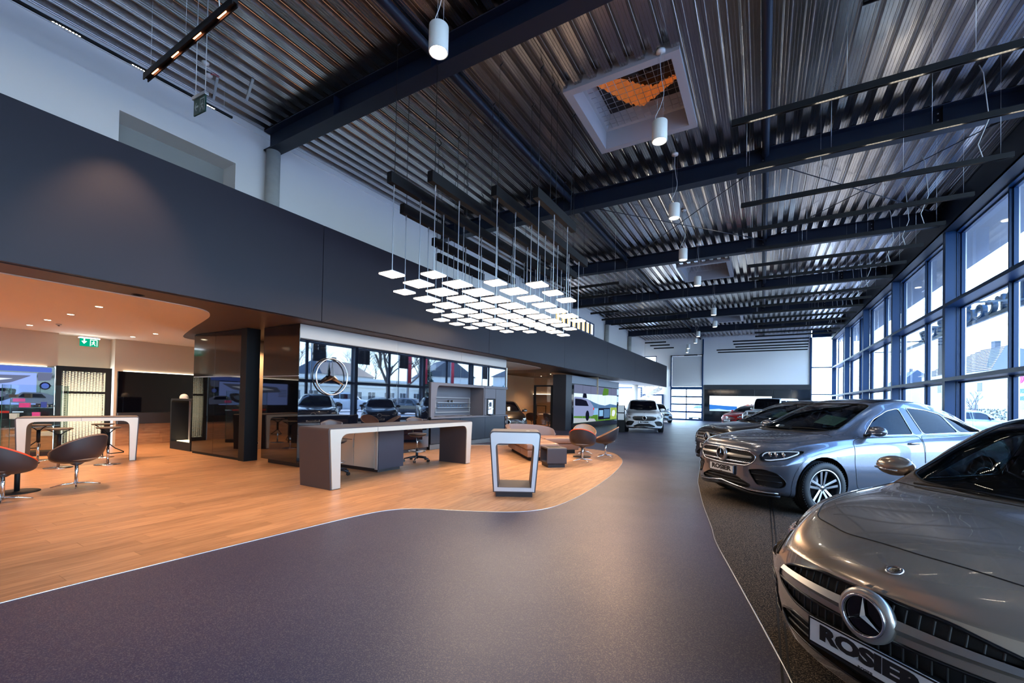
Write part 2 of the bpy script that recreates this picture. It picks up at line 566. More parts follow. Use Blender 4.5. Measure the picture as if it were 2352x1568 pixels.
def ibeam(mb, x0, x1, y, zb, zt, fw=0.30, tf=0.022, tw=0.014):
    mb.box((x0, y - fw / 2, zb), (x1, y + fw / 2, zb + tf))
    mb.box((x0, y - fw / 2, zt - tf), (x1, y + fw / 2, zt))
    mb.box((x0, y - tw / 2, zb + tf), (x1, y + tw / 2, zt - tf))
for i, y in enumerate(BEAMS):
    r = empty('roof_beam', (0, y, ZB))
    tag(r, ['dark steel roof beam above the camera, nearest of all', 'dark steel roof beam resting on the round concrete column, beside the single near pendant', 'dark steel roof beam directly behind the first big skylight',
            'dark steel roof beam just in front of the second skylight', 'dark steel roof beam just beyond the second skylight', 'dark steel roof beam just in front of the third skylight', 'farthest dark steel roof beam, close to the end wall'][i], 'beam', 'steel roof beams')
    r['kind'] = 'structure'
    b = MB(); ibeam(b, -9.75 - 0 * y, 4.6, 0, 0.0, 0.455); b.build('girder', STEEL, r)
    for xs_ in (-7.35, -4.85, 0.0, 3.0):
        s = MB()
        s.box((xs_ - 0.008, -0.14, 0.03), (xs_ + 0.008, 0.14, 0.43)); s.build('stiffener', STEEL, r)
        for dz in (0.09, 0.22, 0.35):
            MB().cyl((xs_ - 0.05, -0.008, dz), (xs_ - 0.05, -0.024, dz), 0.014, 6).build('bolt', STEELB, r)
# purlin tubes and bracing
for x_, lab in ((-4.9, 'dark tubular purlin running down the hall over the chandelier'), (0.0, 'dark tubular purlin running down the hall over the parked cars')):
    m = MB().cyl((x_, Y0, 7.36), (x_, Y1, 7.36), 0.075, 14)
    o = m.build('roof_purlin', STEEL); tag(o, lab, 'purlin', kind='structure')
r = empty('roof_bracing', (0, 14.5, 7.28)); tag(r, 'thin crossed steel tie rods under the roof beyond the first skylight', 'bracing', kind='structure')
for a, b in (((-4.8, 11.7), (0.0, 17.3)), ((-4.8, 17.3), (0.0, 11.7)), ((0.0, 11.7), (4.5, 17.3)), ((0.0, 17.3), (4.5, 11.7))):
    MB().tube([(a[0], a[1] - 14.5, 0), (b[0], b[1] - 14.5, 0)], 0.012, 6).build('tie_rod', STEEL, r)
    q = Vector((a[0] + (b[0] - a[0]) * .88, a[1] + (b[1] - a[1]) * .88 - 14.5, 0)); d = Vector((b[0] - a[0], b[1] - a[1], 0)).normalized()
    MB().tube([q, q + d * 0.3], 0.024, 8).build('turnbuckle', STEEL, r)

# ---------------- skylights
def skylight(h, lab, detail):
    x0, x1, y0, y1 = h
    r = empty('roof_skylight', ((x0 + x1) / 2, (y0 + y1) / 2, 7.40)); tag(r, lab, 'skylight', 'roof skylights with smoke vents')
    hw, hd = (x1 - x0) / 2, (y1 - y0) / 2
    LT = mat('kerb_grey', (0.50, 0.49, 0.50), 0.5, metal=0.2)
    ring = MB()
    w = 0.11
    ring.ring([(-hw - .02, -hd - .02), (hw + .02, -hd - .02), (hw + .02, hd + .02), (-hw - .02, hd + .02)], [(-hw + w, -hd + w), (hw - w, -hd + w), (hw - w, hd - w), (-hw + w, hd - w)], 0.05)
    ring.build('frame', LT, r)
    sk = MB(); sk.ring([(-hw - .04, -hd - .04), (hw + .04, -hd - .04), (hw + .04, hd + .04), (-hw - .04, hd + .04)], [(-hw - .02, -hd - .02), (hw + .02, -hd - .02), (hw + .02, hd + .02), (-hw - .02, hd + .02)], 0.42); sk.build('upstand', LT, r)
    sh = MB()
    e = w
    v = [(-hw + e, -hd + e, 0.05), (hw - e, -hd + e, 0.05), (hw - e, hd - e, 0.05), (-hw + e, hd - e, 0.05)]
    v2 = [(p[0], p[1], 0.40) for p in v]
    v3 = [(p[0] * .94, p[1] * .94, 0.42) for p in v]
    v4 = [(p[0] * .82, p[1] * .82, 0.66) for p in v]
    f = []
    for k in range(3):
        for i in range(4):
            j_ = (i + 1) % 4
            f.append((k * 4 + i, k * 4 + j_, (k + 1) * 4 + j_, (k + 1) * 4 + i))
    sh.add(v + v2 + v3 + v4, f); sh.build('shaft', LT, r)
    MB().box((-hw, -hd, 0.66), (hw, hd, 0.72)).build('vent_lid', mat('vent_lid', (0.01, 0.01, 0.014), 0.5), r)
    n = 12
    gx, gy = hw - e - 0.02, hd - e - 0.02
    for i in range(n + 1):
        xx = -gx + 2 * gx * i / n
        MB().tube([(xx, -gy, 0.42), (xx, gy, 0.42)], 0.005, 5).build('grid_wire', STEELB, r)
    for i in range(n + 1):
        yy = -gy + 2 * gy * i / n
        MB().tube([(-gx, yy, 0.43), (gx, yy, 0.43)], 0.005, 5).build('grid_wire', STEELB, r)
    if detail:
        # crumpled orange lining behind the grid
        rnd = random.Random(4)
        v = []; f = []
        N = 40
        ctr = smooth_line([(-.78, -.62), (-.55, -.35), (-.30, .0), (-.05, .32), (.18, .45), (.45, .36), (.72, .24), (.92, .16)], 6)
        for i in range(N):
            u = i / (N - 1)
            c0 = ctr[int(u * (len(ctr) - 1))]
            wd = 0.07 + .17 * math.sin(math.pi * min(1, u * 1.1)) + (.05 if .3 < u < .6 else 0)
            for k in range(5):
                q_ = (k - 2) / 2
                v.append((c0[0] + wd * .6 * q_ * .7, c0[1] - wd * q_, 0.54 + 0.03 * (i % 2) + rnd.uniform(-.012, .012) + .05 * (1 - q_ * q_)))
        for i in range(N - 1):
            for k in range(4):
                f.append((i * 5 + k, (i + 1) * 5 + k, (i + 1) * 5 + k + 1, i * 5 + k + 1))
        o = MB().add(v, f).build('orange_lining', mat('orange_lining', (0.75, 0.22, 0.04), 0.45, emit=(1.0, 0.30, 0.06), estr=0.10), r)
        o['label'] = 'crumpled orange fabric behind the grid'
        arm = mat('vent_arm', (0.08, 0.08, 0.09), 0.4, metal=0.6)
        for a, b in (((0.05, -0.95, 0.5), (0.0, 0.35, 0.75)), ((0.35, 0.75, 0.8), (0.05, -0.55, 0.5)), ((-0.15, 0.6, 0.75), (0.1, -0.5, 0.5)), ((0.5, 0.5, 0.8), (0.15, -0.5, 0.55))):
            MB().tube([a, b], 0.022, 6).build('vent_arm', arm, r)
        MB().box((-0.05, -0.62, 0.38), (0.2, -0.45, 0.55), bev=0.01).build('vent_motor', PLASTIC, r)
        MB().box((0.0, -hd + 0.13, 0.12), (0.14, -hd + 0.2, 0.24), bev=0.008).build('junction_box', ALU, r)
        MB().tube([(0.08, -0.7, 0.4), (0.02, -0.85, 0.33), (0.1, -0.95, 0.27), (0.06, -hd + 0.17, 0.2)], 0.007, 6).build('vent_cable', ALU, r)
    else:
        MB().tube([(0.1, 0.5, 0.8), (0.05, -0.6, 0.45)], 0.022, 6).build('vent_arm', BLACK, r)
    # a lit slot of sky light from the vent dome sides
    return r
skylight(holes[0], 'large square skylight with wire grid and orange lining above, nearest', True)
skylight(holes[1], 'second skylight along the roof, seen at a low angle beyond two beams', False)
skylight(holes[2], 'farthest skylight, a thin pale slot between the far beams', False)

# ---------------- window wall
for i in range(-2, 7):
    yb = 5.5 + 6.02 * i
    w = sroot('window_%d' % (i + 3), (0, yb, 0))
    y_b = 6.02 if i < 5 else 6.02
    if yb >= Y1 - 0.1: 
        # last column only
        MB().box((XW, -0.12, 0), (4.93, 0.12, 6.78)).build('column', FRAME, w)
        break
    ye = min(6.02, Y1 - yb)
    def part(name, a, b, m=FRAME, bev=0): return MB().box(a, b, bev=bev).build(name, m, w)
    if yb > Y0 - 0.5:
        c = MB(); c.box((XW, -0.11, 0), (XW + 0.02, 0.11, 6.78)); c.box((4.90, -0.11, 0), (4.92, 0.11, 6.78)); c.box((XW + 0.02, -0.09, 0), (4.90, -0.07, 6.78)); c.box((XW + 0.02, 0.07, 0), (4.90, 0.09, 6.78))
        c.build('column', FRAME, w)
    for yy in (0.03, ye / 2):
        part('mullion', (4.96, yy - 0.03, 0), (5.10, yy + 0.03, 6.9))
        part('glazing_bead', (5.10, yy - 0.035, 0), (5.135, yy + 0.035, 6.9), ALU)
    for z in (2.30, 4.50):
        part('transom', (XW - 0.02, 0, z), (5.10, ye, z + 0.10))
    part('head_rail', (4.9, 0, 6.72), (5.12, ye, 6.82)); part('sill', (4.86, 0, 0.0), (5.12, ye, 0.16))
    for a, b in ((0.06, ye / 2 - 0.03), (ye / 2 + 0.03, ye)):
        for z0, z1 in ((0.16, 2.30), (2.40, 4.50), (4.60, 6.72)):
            part('pane', (5.105, a, z0), (5.112, b, z1), GLASSW)
            fr = MB()
            fr.box((5.02, a, z0), (5.10, a + 0.045, z1)); fr.box((5.02, b - 0.045, z0), (5.10, b, z1)); fr.box((5.02, a, z0), (5.10, b, z0 + 0.04)); fr.box((5.02, a, z1 - 0.04), (5.10, b, z1))
            fr.build('sash', FRAME, w)
eb = MB()
eb.box((4.57, Y0, 6.76), (4.60, Y1, 7.46)); eb.box((4.57, Y0, 6.76), (4.95, Y1, 6.79)); eb.box((4.60, Y0, 6.82), (5.15, Y1, 7.6))
o = eb.build('edge_beam', STEEL); tag(o, 'long dark edge beam above the window wall', 'beam', kind='structure')

# ---------------- left upper wall with niche, mezzanine fascia
wl = sroot('wall_left')
m = MB()
m.box((-10.3, Y0, 4.6), (XL, 2.88, 7.6)); m.box((-10.3, 2.88, 6.45), (XL, 4.80, 7.6)); m.box((-10.3, 4.80, 4.6), (XL, 21.2, 7.6))
m.box((-10.3, 21.2, 6.72), (XL, 27.45, 7.6)); m.box((-10.3, 21.2, 4.6), (XL, 27.45, 5.9)); m.box((-10.3, 27.45, 4.6), (XL, Y1, 7.6))
m.build('wall_face', WHITE, wl)
m = MB(); m.box((-10.35, 2.6, 4.6), (-10.3, 5.1, 6.7)); m.build('niche_back', mat('niche_grey', (0.30, 0.29, 0.26), 0.8), wl)
for k in range(8):
    ya = 21.2 + k * 0.78
    f = MB(); f.ring([(ya, 5.9), (ya + 0.78, 5.9), (ya + 0.78, 6.72), (ya, 6.72)], [(ya + .06, 5.96), (ya + 0.72, 5.96), (ya + 0.72, 6.66), (ya + .06, 6.66)], 0.06, M=Matrix(((0, 0, 1, -9.86), (1, 0, 0, 0), (0, 1, 0, 0), (0, 0, 0, 1))))
    f.build('window_frame', FRAME, wl)
    MB().box((-10.0, ya + .06, 5.96), (-9.99, ya + .72, 6.66)).build('blind', emission('lit_blind', (1.0, 0.80, 0.42), 0.5), wl)
MB().box((XL - 0.02, Y0, 7.32), (XL + 0.02, Y1, 7.38)).build('wall_capping', WHITE, wl)

FASC = mat('fascia_anthracite', (0.011, 0.0095, 0.018), 0.5, spec=0.28)
fa = sroot('wall_fascia')
fa['label'] = 'long dark band of mezzanine cladding panels'
seams = [Y0] + [5.47 + 6.12 * k for k in range(-1, 6)] + [41.4]
for a, b in zip(seams[:-1], seams[1:]):
    MB().box((XF - 0.06, a + 0.006, 3.0), (XF, b - 0.006, 4.95), bev=0.004).build('cladding_panel', FASC, fa)
MB().box((XF - 0.12, Y0, 3.02), (XF - 0.062, 41.39, 4.93)).build('substructure', BLACK, fa)
MB().box((XF - 0.11, 41.392, 3.0), (XF - 0.001, 41.41, 4.95)).build('end_cap', FASC, fa)
# soffit and mezzanine deck
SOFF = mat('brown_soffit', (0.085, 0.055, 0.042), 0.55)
mz = sroot('ceiling_mezzanine')
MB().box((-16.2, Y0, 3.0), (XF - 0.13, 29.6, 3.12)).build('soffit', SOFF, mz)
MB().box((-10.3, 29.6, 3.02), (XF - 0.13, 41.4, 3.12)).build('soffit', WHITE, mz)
MB().box((-10.3, Y0, 4.6), (XF - 0.13, 41.4, 4.68)).build('mezzanine_floor', WHITE, mz)
LC = mat('lounge_ceiling', (0.80, 0.66, 0.52), 0.75)
isl = smooth_line([(-8.45, -5.4), (-8.45, 0.0), (-8.47, 2.2), (-8.50, 3.2), (-8.62, 3.75), (-9.1, 4.08), (-9.9, 4.33), (-11.5, 4.76), (-13.2, 5.30), (-13.65, 5.76), (-13.9, 6.4), (-13.9, 9.0)], 4)
flat_poly(isl + [(-16.1, 9.0), (-16.1, -5.4)], 2.985, 2.999).build('ceiling_island', LC, mz)
isl2 = smooth_line([(-8.6, 13.0), (-8.55, 15.0), (-8.7, 17.2), (-9.2, 18.0), (-10.5, 18.2), (-12.5, 17.4), (-13.5, 15.5), (-13.5, 13.0)], 5)
flat_poly(isl2, 2.985, 2.999).build('ceiling_island', LC, mz)

# concrete columns on the mezzanine at each beam
CONC = mat('concrete', (0.42, 0.41, 0.37), 0.8, noise=(5, 0.25, (0.34, 0.33, 0.30)), bump=(30, 0.2))
for k, y in enumerate(BEAMS[1:]):
    if k in (0, 4, 5):
        o = MB().cyl((-9.62, 0, 0), (-9.62, 0, 2.32 if 1 else 2), 0.145, 24).build('concrete_column', CONC, None, (0, y, 4.68))
        tag(o, {0: 'round concrete column carrying the nearest roof beam', 4: 'round concrete column on the mezzanine near its far end', 5: 'far round concrete column above the mezzanine end'}[k], 'column', kind='structure')

# ---------------- far wall
fw = sroot('wall_end')
m = MB()
m.box((-16.2, Y1, 0), (-8.9, Y1 + .3, 3.0))
m.box((-16.2, Y1, 3.0), (-10.0, Y1 + .3, 7.6)); m.box((-10.0, Y1, 5.95), (-8.68, Y1 + .3, 7.6)); m.box((-10.0, Y1, 3.0), (-8.68, Y1 + .3, 5.0)); m.box((-8.68, Y1, 0), (-7.3, Y1 + .3, 7.6))
m.box((-7.3, Y1, 5.85), (-4.72, Y1 + .3, 7.6)); m.box((-4.72, Y1, 3.2), (3.30, Y1 + .3, 7.6)); m.box((-4.72, Y1, 0), (3.30, Y1 + .3, 3.2))
m.build('wall_face', mat('skylit_white_paint', (0.88, 0.88, 0.88), 0.7), fw)  # white paint lightened to stand in for the sky light on this wall
DKW = mat('dark_gloss_panel', (0.005, 0.008, 0.012), 0.06, ior=1.7)
for k in range(6):
    MB().box((-4.5 + 1.3 * k + .004, Y1 - 0.12, 0.0), (-4.5 + 1.3 * (k + 1) - .004, Y1 - 0.001, 2.82), bev=0.003).build('gloss_panel', DKW, fw)
MB().box((-4.5, Y1 - 0.14, 2.83), (3.3, Y1 - 0.001, 3.22)).build('dark_band', mat('matt_dark', (0.02, 0.023, 0.028), 0.5), fw)
MB().box((3.22, Y1 - 0.10, 0), (3.36, Y1 - 0.001, 7.0)).build('end_post', FRAME, fw)
# upper little window beside the fascia
f = MB(); f.ring([(-10.0, 5.0), (-8.68, 5.0), (-8.68, 5.95), (-10.0, 5.95)], [(-9.93, 5.07), (-8.76, 5.07), (-8.76, 5.87), (-9.93, 5.87)], 0.1, M=Matrix(((1, 0, 0, 0), (0, 0, -1, Y1 + 0.1), (0, 1, 0, 0), (0, 0, 0, 1))))
f.build('window_frame', FRAME, fw); MB().box((-9.93, Y1 + .05, 5.07), (-8.76, Y1 + .06, 5.87)).build('pane', GLASSW, fw)
# end window
ew = sroot('window_9')
for z in (2.40, 4.55): MB().box((3.36, Y1 + .02, z), (4.95, Y1 + .12, z + 0.09)).build('transom', FRAME, ew)
for a, b in ((0, 2.4), (2.49, 4.55), (4.64, 7.0)): MB().box((3.36, Y1 + .06, a), (4.95, Y1 + .067, b)).build('pane', GLASSW, ew)
MB().box((3.36, Y1, 7.0), (4.95, Y1 + .2, 7.6)).build('head', FRAME, ew)
# tall sectional garage door: lower part lifted blank panel above, glazed sections below
gd = sroot('door_1', (-6.0, Y1, 0))
def gp(n, a, b, m, bev=0): return MB().box(a, b, bev=bev).build(n, m, gd)
gp('upper_panel', (-1.27, -0.05, 3.06), (1.27, 0.0, 5.84), mat('door_white', (0.78, 0.78, 0.78), 0.6))
gp('lintel_rail', (-1.29, -0.09, 2.80), (1.29, -0.01, 3.05), FRAME)
for k in range(4):
    z0 = 0.05 + k * 0.69
    gp('section_rail', (-1.27, -0.06, z0 - .04), (1.27, 0.0, z0 + 0.10), FRAME)
    for x0 in (-1.24, 0.03):
        gp('door_pane', (x0, -0.03, z0 + 0.10), (x0 + 1.21, -0.024, z0 + 0.65), GLASSW)
gp('centre_stile', (-0.04, -0.06, 0.05), (0.04, 0.0, 2.8), FRAME)
for sx in (-1, 1):
    gp('guide_rail', (sx * 1.33 - 0.05, -0.14, 0), (sx * 1.33 + 0.05, 0.0, 5.95), FRAME)
    gp('guide_roller', (sx * 1.33 - 0.03, -0.2, 5.72), (sx * 1.33 + 0.03, -0.1, 5.92), BLACK)
MB().cyl((-1.4, -0.16, 5.9), (1.4, -0.16, 5.9), 0.025, 8).build('spring_shaft', BLACK, gd)
MB().cyl((-0.2, -0.16, 5.9), (0.9, -0.16, 5.9), 0.06, 10).build('door_spring', BLACK, gd)
gp('chain_rail', (1.30, -0.12, 5.95), (1.40, 0.0, 7.3), FRAME)
# enclosure behind the camera and behind the lounge
m = MB(); m.box((-16.4, Y0 - .2, 0), (5.2, Y0, 7.6)); o = m.build('wall_near', WHITE); o['kind'] = 'structure'
# ------------------------------------------------------------------ lounge: walls, screens, door
def RX(x0):          # local (y, z, depth-towards +X) -> world, plane facing +X at x0
    return Matrix(((0, 0, 1, x0), (1, 0, 0, 0), (0, 1, 0, 0), (0, 0, 0, 1)))
def RY(y0):          # local (x, z, depth towards -Y) -> world, plane facing -Y at y0
    return Matrix(((1, 0, 0, 0), (0, 0, -1, y0), (0, 1, 0, 0), (0, 0, 0, 1)))
def rect(x0, y0, x1, y1): return [(x0, y0), (x1, y0), (x1, y1), (x0, y1)]

XB = -15.6
wr = sroot('wall_lounge')
m = MB()
m.box((XB - .3, Y0, 2.13), (XB, 3.55, 3.0)); m.box((XB - .3, Y0, 0), (XB - .04, 3.50, 2.13)); m.box((XB - 0.55, 3.50, 2.13), (XB - 0.35, 4.66, 3.0)); m.box((XB - .5, 4.66, 0), (XB, 8.0, 3.0))
m.build('wall_face', CREAM, wr)
m = MB(); m.box((-12.3, 5.9, 0), (-12.05, 9.0, 3.0)); m.box((-16, 8.9, 0), (-9.7, 9.1, 3.0)); m.build('wall_face', CREAM, wr)
MB().box((-12.05, 5.9, 0), (-12.03, 8.9, 0.09)).build('skirting', CREAM, wr)
o = MB().prism(rrect(0.16, 0.075, 0.01, 3, 6.62, 0.17), 0.012, M=RX(-12.05)).build('socket', PALE); tag(o, 'white double power socket low on the cream wall beside the black slab', 'socket')
MB().prism(rrect(0.05, 0.05, 0.02, 4, 6.585, 0.17), 0.003, M=RX(-12.037)).build('socket_insert', PLASTIC, o)
MB().prism(rrect(0.05, 0.05, 0.02, 4, 6.655, 0.17), 0.003, M=RX(-12.037)).build('socket_insert', PLASTIC, o)

# big media panel at the far left
VBLUE = emission('screen_pale_blue', (0.30, 0.42, 1.0), 0.57)
VBLUE2 = emission('screen_mid_blue', (0.10, 0.17, 0.62), 0.50)
VDARK = emission('screen_dark', (0.01, 0.012, 0.03), 0.40)
VWHITE = emission('screen_white', (0.75, 0.82, 1.0), 0.55)
VRED = emission('screen_red', (0.9, 0.04, 0.02), 0.45)
VGREY = emission('screen_grey', (0.17, 0.20, 0.33), 0.45)
s = empty('video_wall', (0, 0, 0)); tag(s, 'wide video wall showing a pale blue car front, on the lounge wall left of the door', 'screen')
MB().box((XB - 0.03, 0.0, 0.80), (XB + 0.02, 3.50, 2.10), bev=0.004).build('glass_panel', BLACKG, s)
MB().box((XB + 0.002, 0.0, 2.105), (XB + 0.03, 3.35, 2.12)).build('light_strip', emission('led_strip', (1, 0.9, 0.75), 3), s)
sc_ = empty('picture'); sc_.parent = s
def flat(name, poly, d, m, par, base=XB + 0.021): return MB().prism(poly, 0.0015, M=RX(base + d)).build(name, m, par)
flat('screen', rect(1.1, 1.15, 3.18, 1.93), 0.0, VBLUE, s)
flat('headlamp', round_poly([(1.35, 1.62), (2.2, 1.58), (2.75, 1.68), (3.10, 1.87), (2.4, 1.86), (1.5, 1.80)], .05), 0.002, VGREY, s)
flat('lamp_glint', round_poly([(1.6, 1.70), (2.3, 1.67), (2.8, 1.78), (2.2, 1.80)], .03), 0.004, VWHITE, s)
flat('bumper_vent', round_poly([(2.30, 1.48), (2.62, 1.55), (2.86, 1.53), (2.82, 1.33), (2.60, 1.22), (2.38, 1.24), (2.30, 1.36)], .06), 0.002, VDARK, s)
flat('vent_glint', round_poly([(2.42, 1.42), (2.60, 1.48), (2.74, 1.44), (2.66, 1.34), (2.50, 1.32)], .04), 0.004, VGREY, s)
for k in range(5):
    flat('grille_bar', rect(1.14, 1.45 + k * .06, 1.45, 1.47 + k * .06), 0.002, VGREY, s)
flat('car_roof', round_poly([(2.2, 1.96), (3.44, 1.96), (3.44, 2.08), (2.4, 2.09)], .03), 0.0, VBLUE2, s)
flat('car_side', round_poly([(3.2, 1.74), (3.42, 1.76), (3.46, 1.95), (3.2, 1.95)], .02), 0.0, VGREY, s)
flat('car_wheel', [(3.33 + .1 * math.cos(a / 12 * 2 * math.pi), 1.62 + .1 * math.sin(a / 12 * 2 * math.pi)) for a in range(12)], 0.0, VDARK, s)
flat('wheel_rim', [(3.33 + .07 * math.cos(a / 12 * 2 * math.pi), 1.62 + .07 * math.sin(a / 12 * 2 * math.pi)) for a in range(12)], 0.003, VBLUE2, s)
flat('second_car', round_poly([(2.75, 1.20), (3.48, 1.16), (3.48, 1.36), (3.30, 1.45), (2.95, 1.46), (2.80, 1.36)], .04), 0.006, VGREY, s)
flat('second_window', round_poly([(2.88, 1.33), (3.36, 1.32), (3.28, 1.42), (2.96, 1.43)], .02), 0.008, VDARK, s)
flat('pink_strip', rect(2.8, 1.22, 3.0, 1.30), 0.009, emission('screen_pink', (0.9, 0.1, 0.35), 0.45), s)
flat('red_bar', rect(1.9, 0.95, 2.75, 1.0), 0.002, VRED, s)
flat('white_bar', rect(2.80, 0.96, 2.98, 0.985), 0.002, VWHITE, s)
MB().box((XB - 0.03, 0.0, 0.60), (XB + 0.05, 3.50, 0.795)).build('lower_band', BLACK, s)
WOODP = wood('oak_panel', (0.44, 0.22, 0.10), (0.30, 0.13, 0.055), 0.4)
for a, b, z1, grp in ((0.0, 3.5, 0.59, 'L'), (4.72, 6.98, 0.60, 'R')):
    for r_ in range(3):
        y = a - random.random() * .5
        while y < b:
            ya, yb_ = max(a, y), min(b, y + 0.75)
            if yb_ - ya > 0.03: MB().box((XB - 0.02, ya + .001, r_ * .2 + .001), (XB + 0.012, yb_ - .001, (r_ + 1) * .2 - .001 if r_ < 2 else z1)).build('wall_plank', WOODP, wr)
            y += 0.75
# door
d = sroot('door_2'); d['label'] = 'black framed door with lit frosted patterned glass under the exit sign'
MB().ring(rect(3.52, 0.0, 4.60, 2.15), rect(3.62, 0.12, 4.48, 2.02), 0.08, M=RX(XB - 0.05)).build('door_frame', BLACK, d)
MB().box((XB - 0.04, 3.62, 1.44), (XB + 0.02, 4.48, 1.50)).build('door_rail', BLACK, d)
MB().box((XB - 0.04, 3.62, 0.12), (XB - 0.03, 4.48, 2.02)).build('backlit_glass', emission('lit_frosted', (1.0, 0.90, 0.58), 0.62), d)
dots = MB()
FG = mat('frosted_grey', (0.55, 0.57, 0.53), 0.6)
dots2 = MB()
for i in range(14):
    for k in range(42):
        y = 3.645 + i * 0.061; z = 0.15 + k * 0.045 + (0.02 if i % 2 else 0)
        f = abs(k - 20) / 21.0
        g = 0.004 + 0.036 * max(0, f - 0.25) / .75
        # grey ground lines around each lit rectangle
        dots.box((XB - 0.028, y - 0.0305, z - .0225), (XB - 0.026, y - 0.0305 + g * .6 + .003, z + .0225))
        dots.box((XB - 0.028, y - 0.0305, z - .0225), (XB - 0.026, y + 0.0305, z - .0225 + g * .5 + .003))
        if i < 2 or i > 12: dots2.box((XB - 0.026, y - 0.01, z), (XB - 0.024, y + 0.01, z + .024))
o = dots.build('frosted_pattern', FG, d, fix=False); o['kind'] = 'stuff'
o = dots2.build('dark_pattern', BLACK, d, fix=False); o['kind'] = 'stuff'
MB().tube([(XB + 0.05, 4.42, 1.0), (XB + 0.05, 4.42, 1.14)], 0.01, 8).build('door_handle', STEELB, d)
# green exit sign maker
GREEN = emission('exit_green', (0.0, 0.42, 0.22), 0.5)
EWHITE = emission('exit_white', (0.85, 1.0, 0.97), 1.0)
def exit_sign(name, loc, rz, w, hgt, label, lit=1.0, rods=0.0, cat='sign', left=True):
    r = empty(name, loc, rz); tag(r, label, cat)
    MB().box((-w / 2 - .02, -0.03, hgt), (w / 2 + .02, 0.03, hgt + 0.05), bev=.004).build('housing', ALU, r)
    gm = GREEN if lit > 0.5 else mat('exit_green_unlit', (0.004, 0.05, 0.035), 0.4)
    wm = EWHITE if lit > 0.5 else mat('exit_white_unlit', (0.35, 0.42, 0.40), 0.4)
    MB().box((-w / 2, -0.008, 0), (w / 2, 0.008, hgt)).build('panel', gm, r)
    for sgn in (-1, 1):
        y = sgn * 0.0085
        a = MB()
        if left:
            sh = [(-0.40, .5), (-0.28, .78), (-0.24, .72), (-0.31, .56), (-0.08, .56), (-0.08, .44), (-0.31, .44), (-0.24, .28), (-0.28, .22)]
        else:
            sh = [(-0.28, .15), (-0.42, .5), (-0.36, .55), (-0.31, .42), (-0.31, .85), (-0.23, .85), (-0.23, .42), (-0.18, .55), (-0.12, .5)]
        a.prism([(p[0] * w, p[1] * hgt) for p in sh], 0.001, M=RY(y))
        a.build('arrow', wm, r)
        b = MB()
        b.ring(rect(.04 * w, .1 * hgt, .44 * w, .92 * hgt), rect(.08 * w, .1 * hgt, .40 * w, .84 * hgt), 0.001, M=RY(y))
        b.prism([(.24 * w + .035 * w * math.cos(t / 8 * 6.283), .70 * hgt + .06 * hgt * math.sin(t / 8 * 6.283)) for t in range(8)], 0.001, M=RY(y))
        b.prism([(p[0] * w, p[1] * hgt) for p in [(.20, .62), (.27, .62), (.33, .50), (.31, .47), (.26, .54), (.25, .42), (.32, .30), (.34, .14), (.30, .14), (.27, .28), (.21, .36), (.14, .20), (.11, .24), (.18, .40), (.19, .52), (.14, .48), (.12, .52)]], 0.001, M=RY(y))
        b.build('running_figure', wm, r)
    if rods:
        for sx in (-1, 1):
            MB().cyl((sx * w * .42, 0, hgt + .05), (sx * w * .42, 0, hgt + rods), 0.006, 6).build('hanging_rod', PALE, r)
            MB().cyl((sx * w * .42, 0, hgt + rods), (sx * w * .42, 0, hgt + rods + 0.1), 0.03, 10).build('ceiling_cup', PALE, r)
    return r
r = exit_sign('exit_sign', (-15.25, 4.03, 2.68), math.radians(90), 0.36, 0.20, 'lit green exit sign glowing above the lounge door', 1, 0, left=False)
r.children[0].location.z += 0.03
MB().box((-0.2, -0.045, 0.205), (0.2, 0.045, 0.222)).build('lamp_tube', emission('cool_white', (0.8, 0.9, 1.0), 7), r)
exit_sign('exit_sign', (-7.28, 3.05, 5.66), math.radians(4), 0.30, 0.24, 'hanging green exit sign with arrow below the metal deck, upper left', 0, 1.6)
# black media wall right of the door
s = empty('black_screen_wall'); tag(s, 'long black glossy screen over a dark ledge right of the lounge door', 'screen')
MB().box((XB, 4.72, 0.93), (XB + 0.05, 6.98, 2.09), bev=.004).build('glass_panel', BLACKG, s)
MB().box((XB, 4.72, 0.61), (XB + 0.14, 6.98, 0.925), bev=.004).build('ledge', TAUPED, s)
MB().box((XB, 4.85, 2.092), (XB + 0.03, 6.98, 2.108)).build('light_strip', MATS['led_strip'], s)

# glossy black slab screen standing in the lounge
def gloss_slab(name, label, x0, x1, yf, thick, z1=3.0, joints=(), strip=1.92):
    r = empty(name); tag(r, label, 'partition')
    xs = [x0] + list(joints) + [x1]
    for a, b in zip(xs[:-1], xs[1:]):
        MB().box((a + .002, yf, 0.06), (b - .002, yf + 0.02, strip - .012), bev=.002).build('lower_panel', SLABG, r)
        MB().box((a + .002, yf, strip + .012), (b - .002, yf + 0.02, z1 - 0.02), bev=.002).build('upper_panel', SLABU, r)
    MB().box((x0, yf + .006, strip - .010), (x1, yf + .02, strip + .010)).build('metal_strip', ALU, r)
    MB().box((x0, yf + 0.021, 0), (x1, yf + thick, z1)).build('core', BLACK, r)
    return r
SLABG = mat('slab_black_glass', (0.003, 0.003, 0.004), 0.03, ior=1.6)
SLABU = mat('slab_brown_glass', (0.016, 0.010, 0.008), 0.10, ior=1.5)
r = gloss_slab('partition_slab', 'free-standing black glossy slab between lounge and aisle', -12.45, -10.24, 5.25, 0.28, joints=(-11.4,))
MB().box((-10.24, 5.24, 0.0), (-10.0, 5.54, 3.0), bev=.004).build('end_frame', BLACK, r)

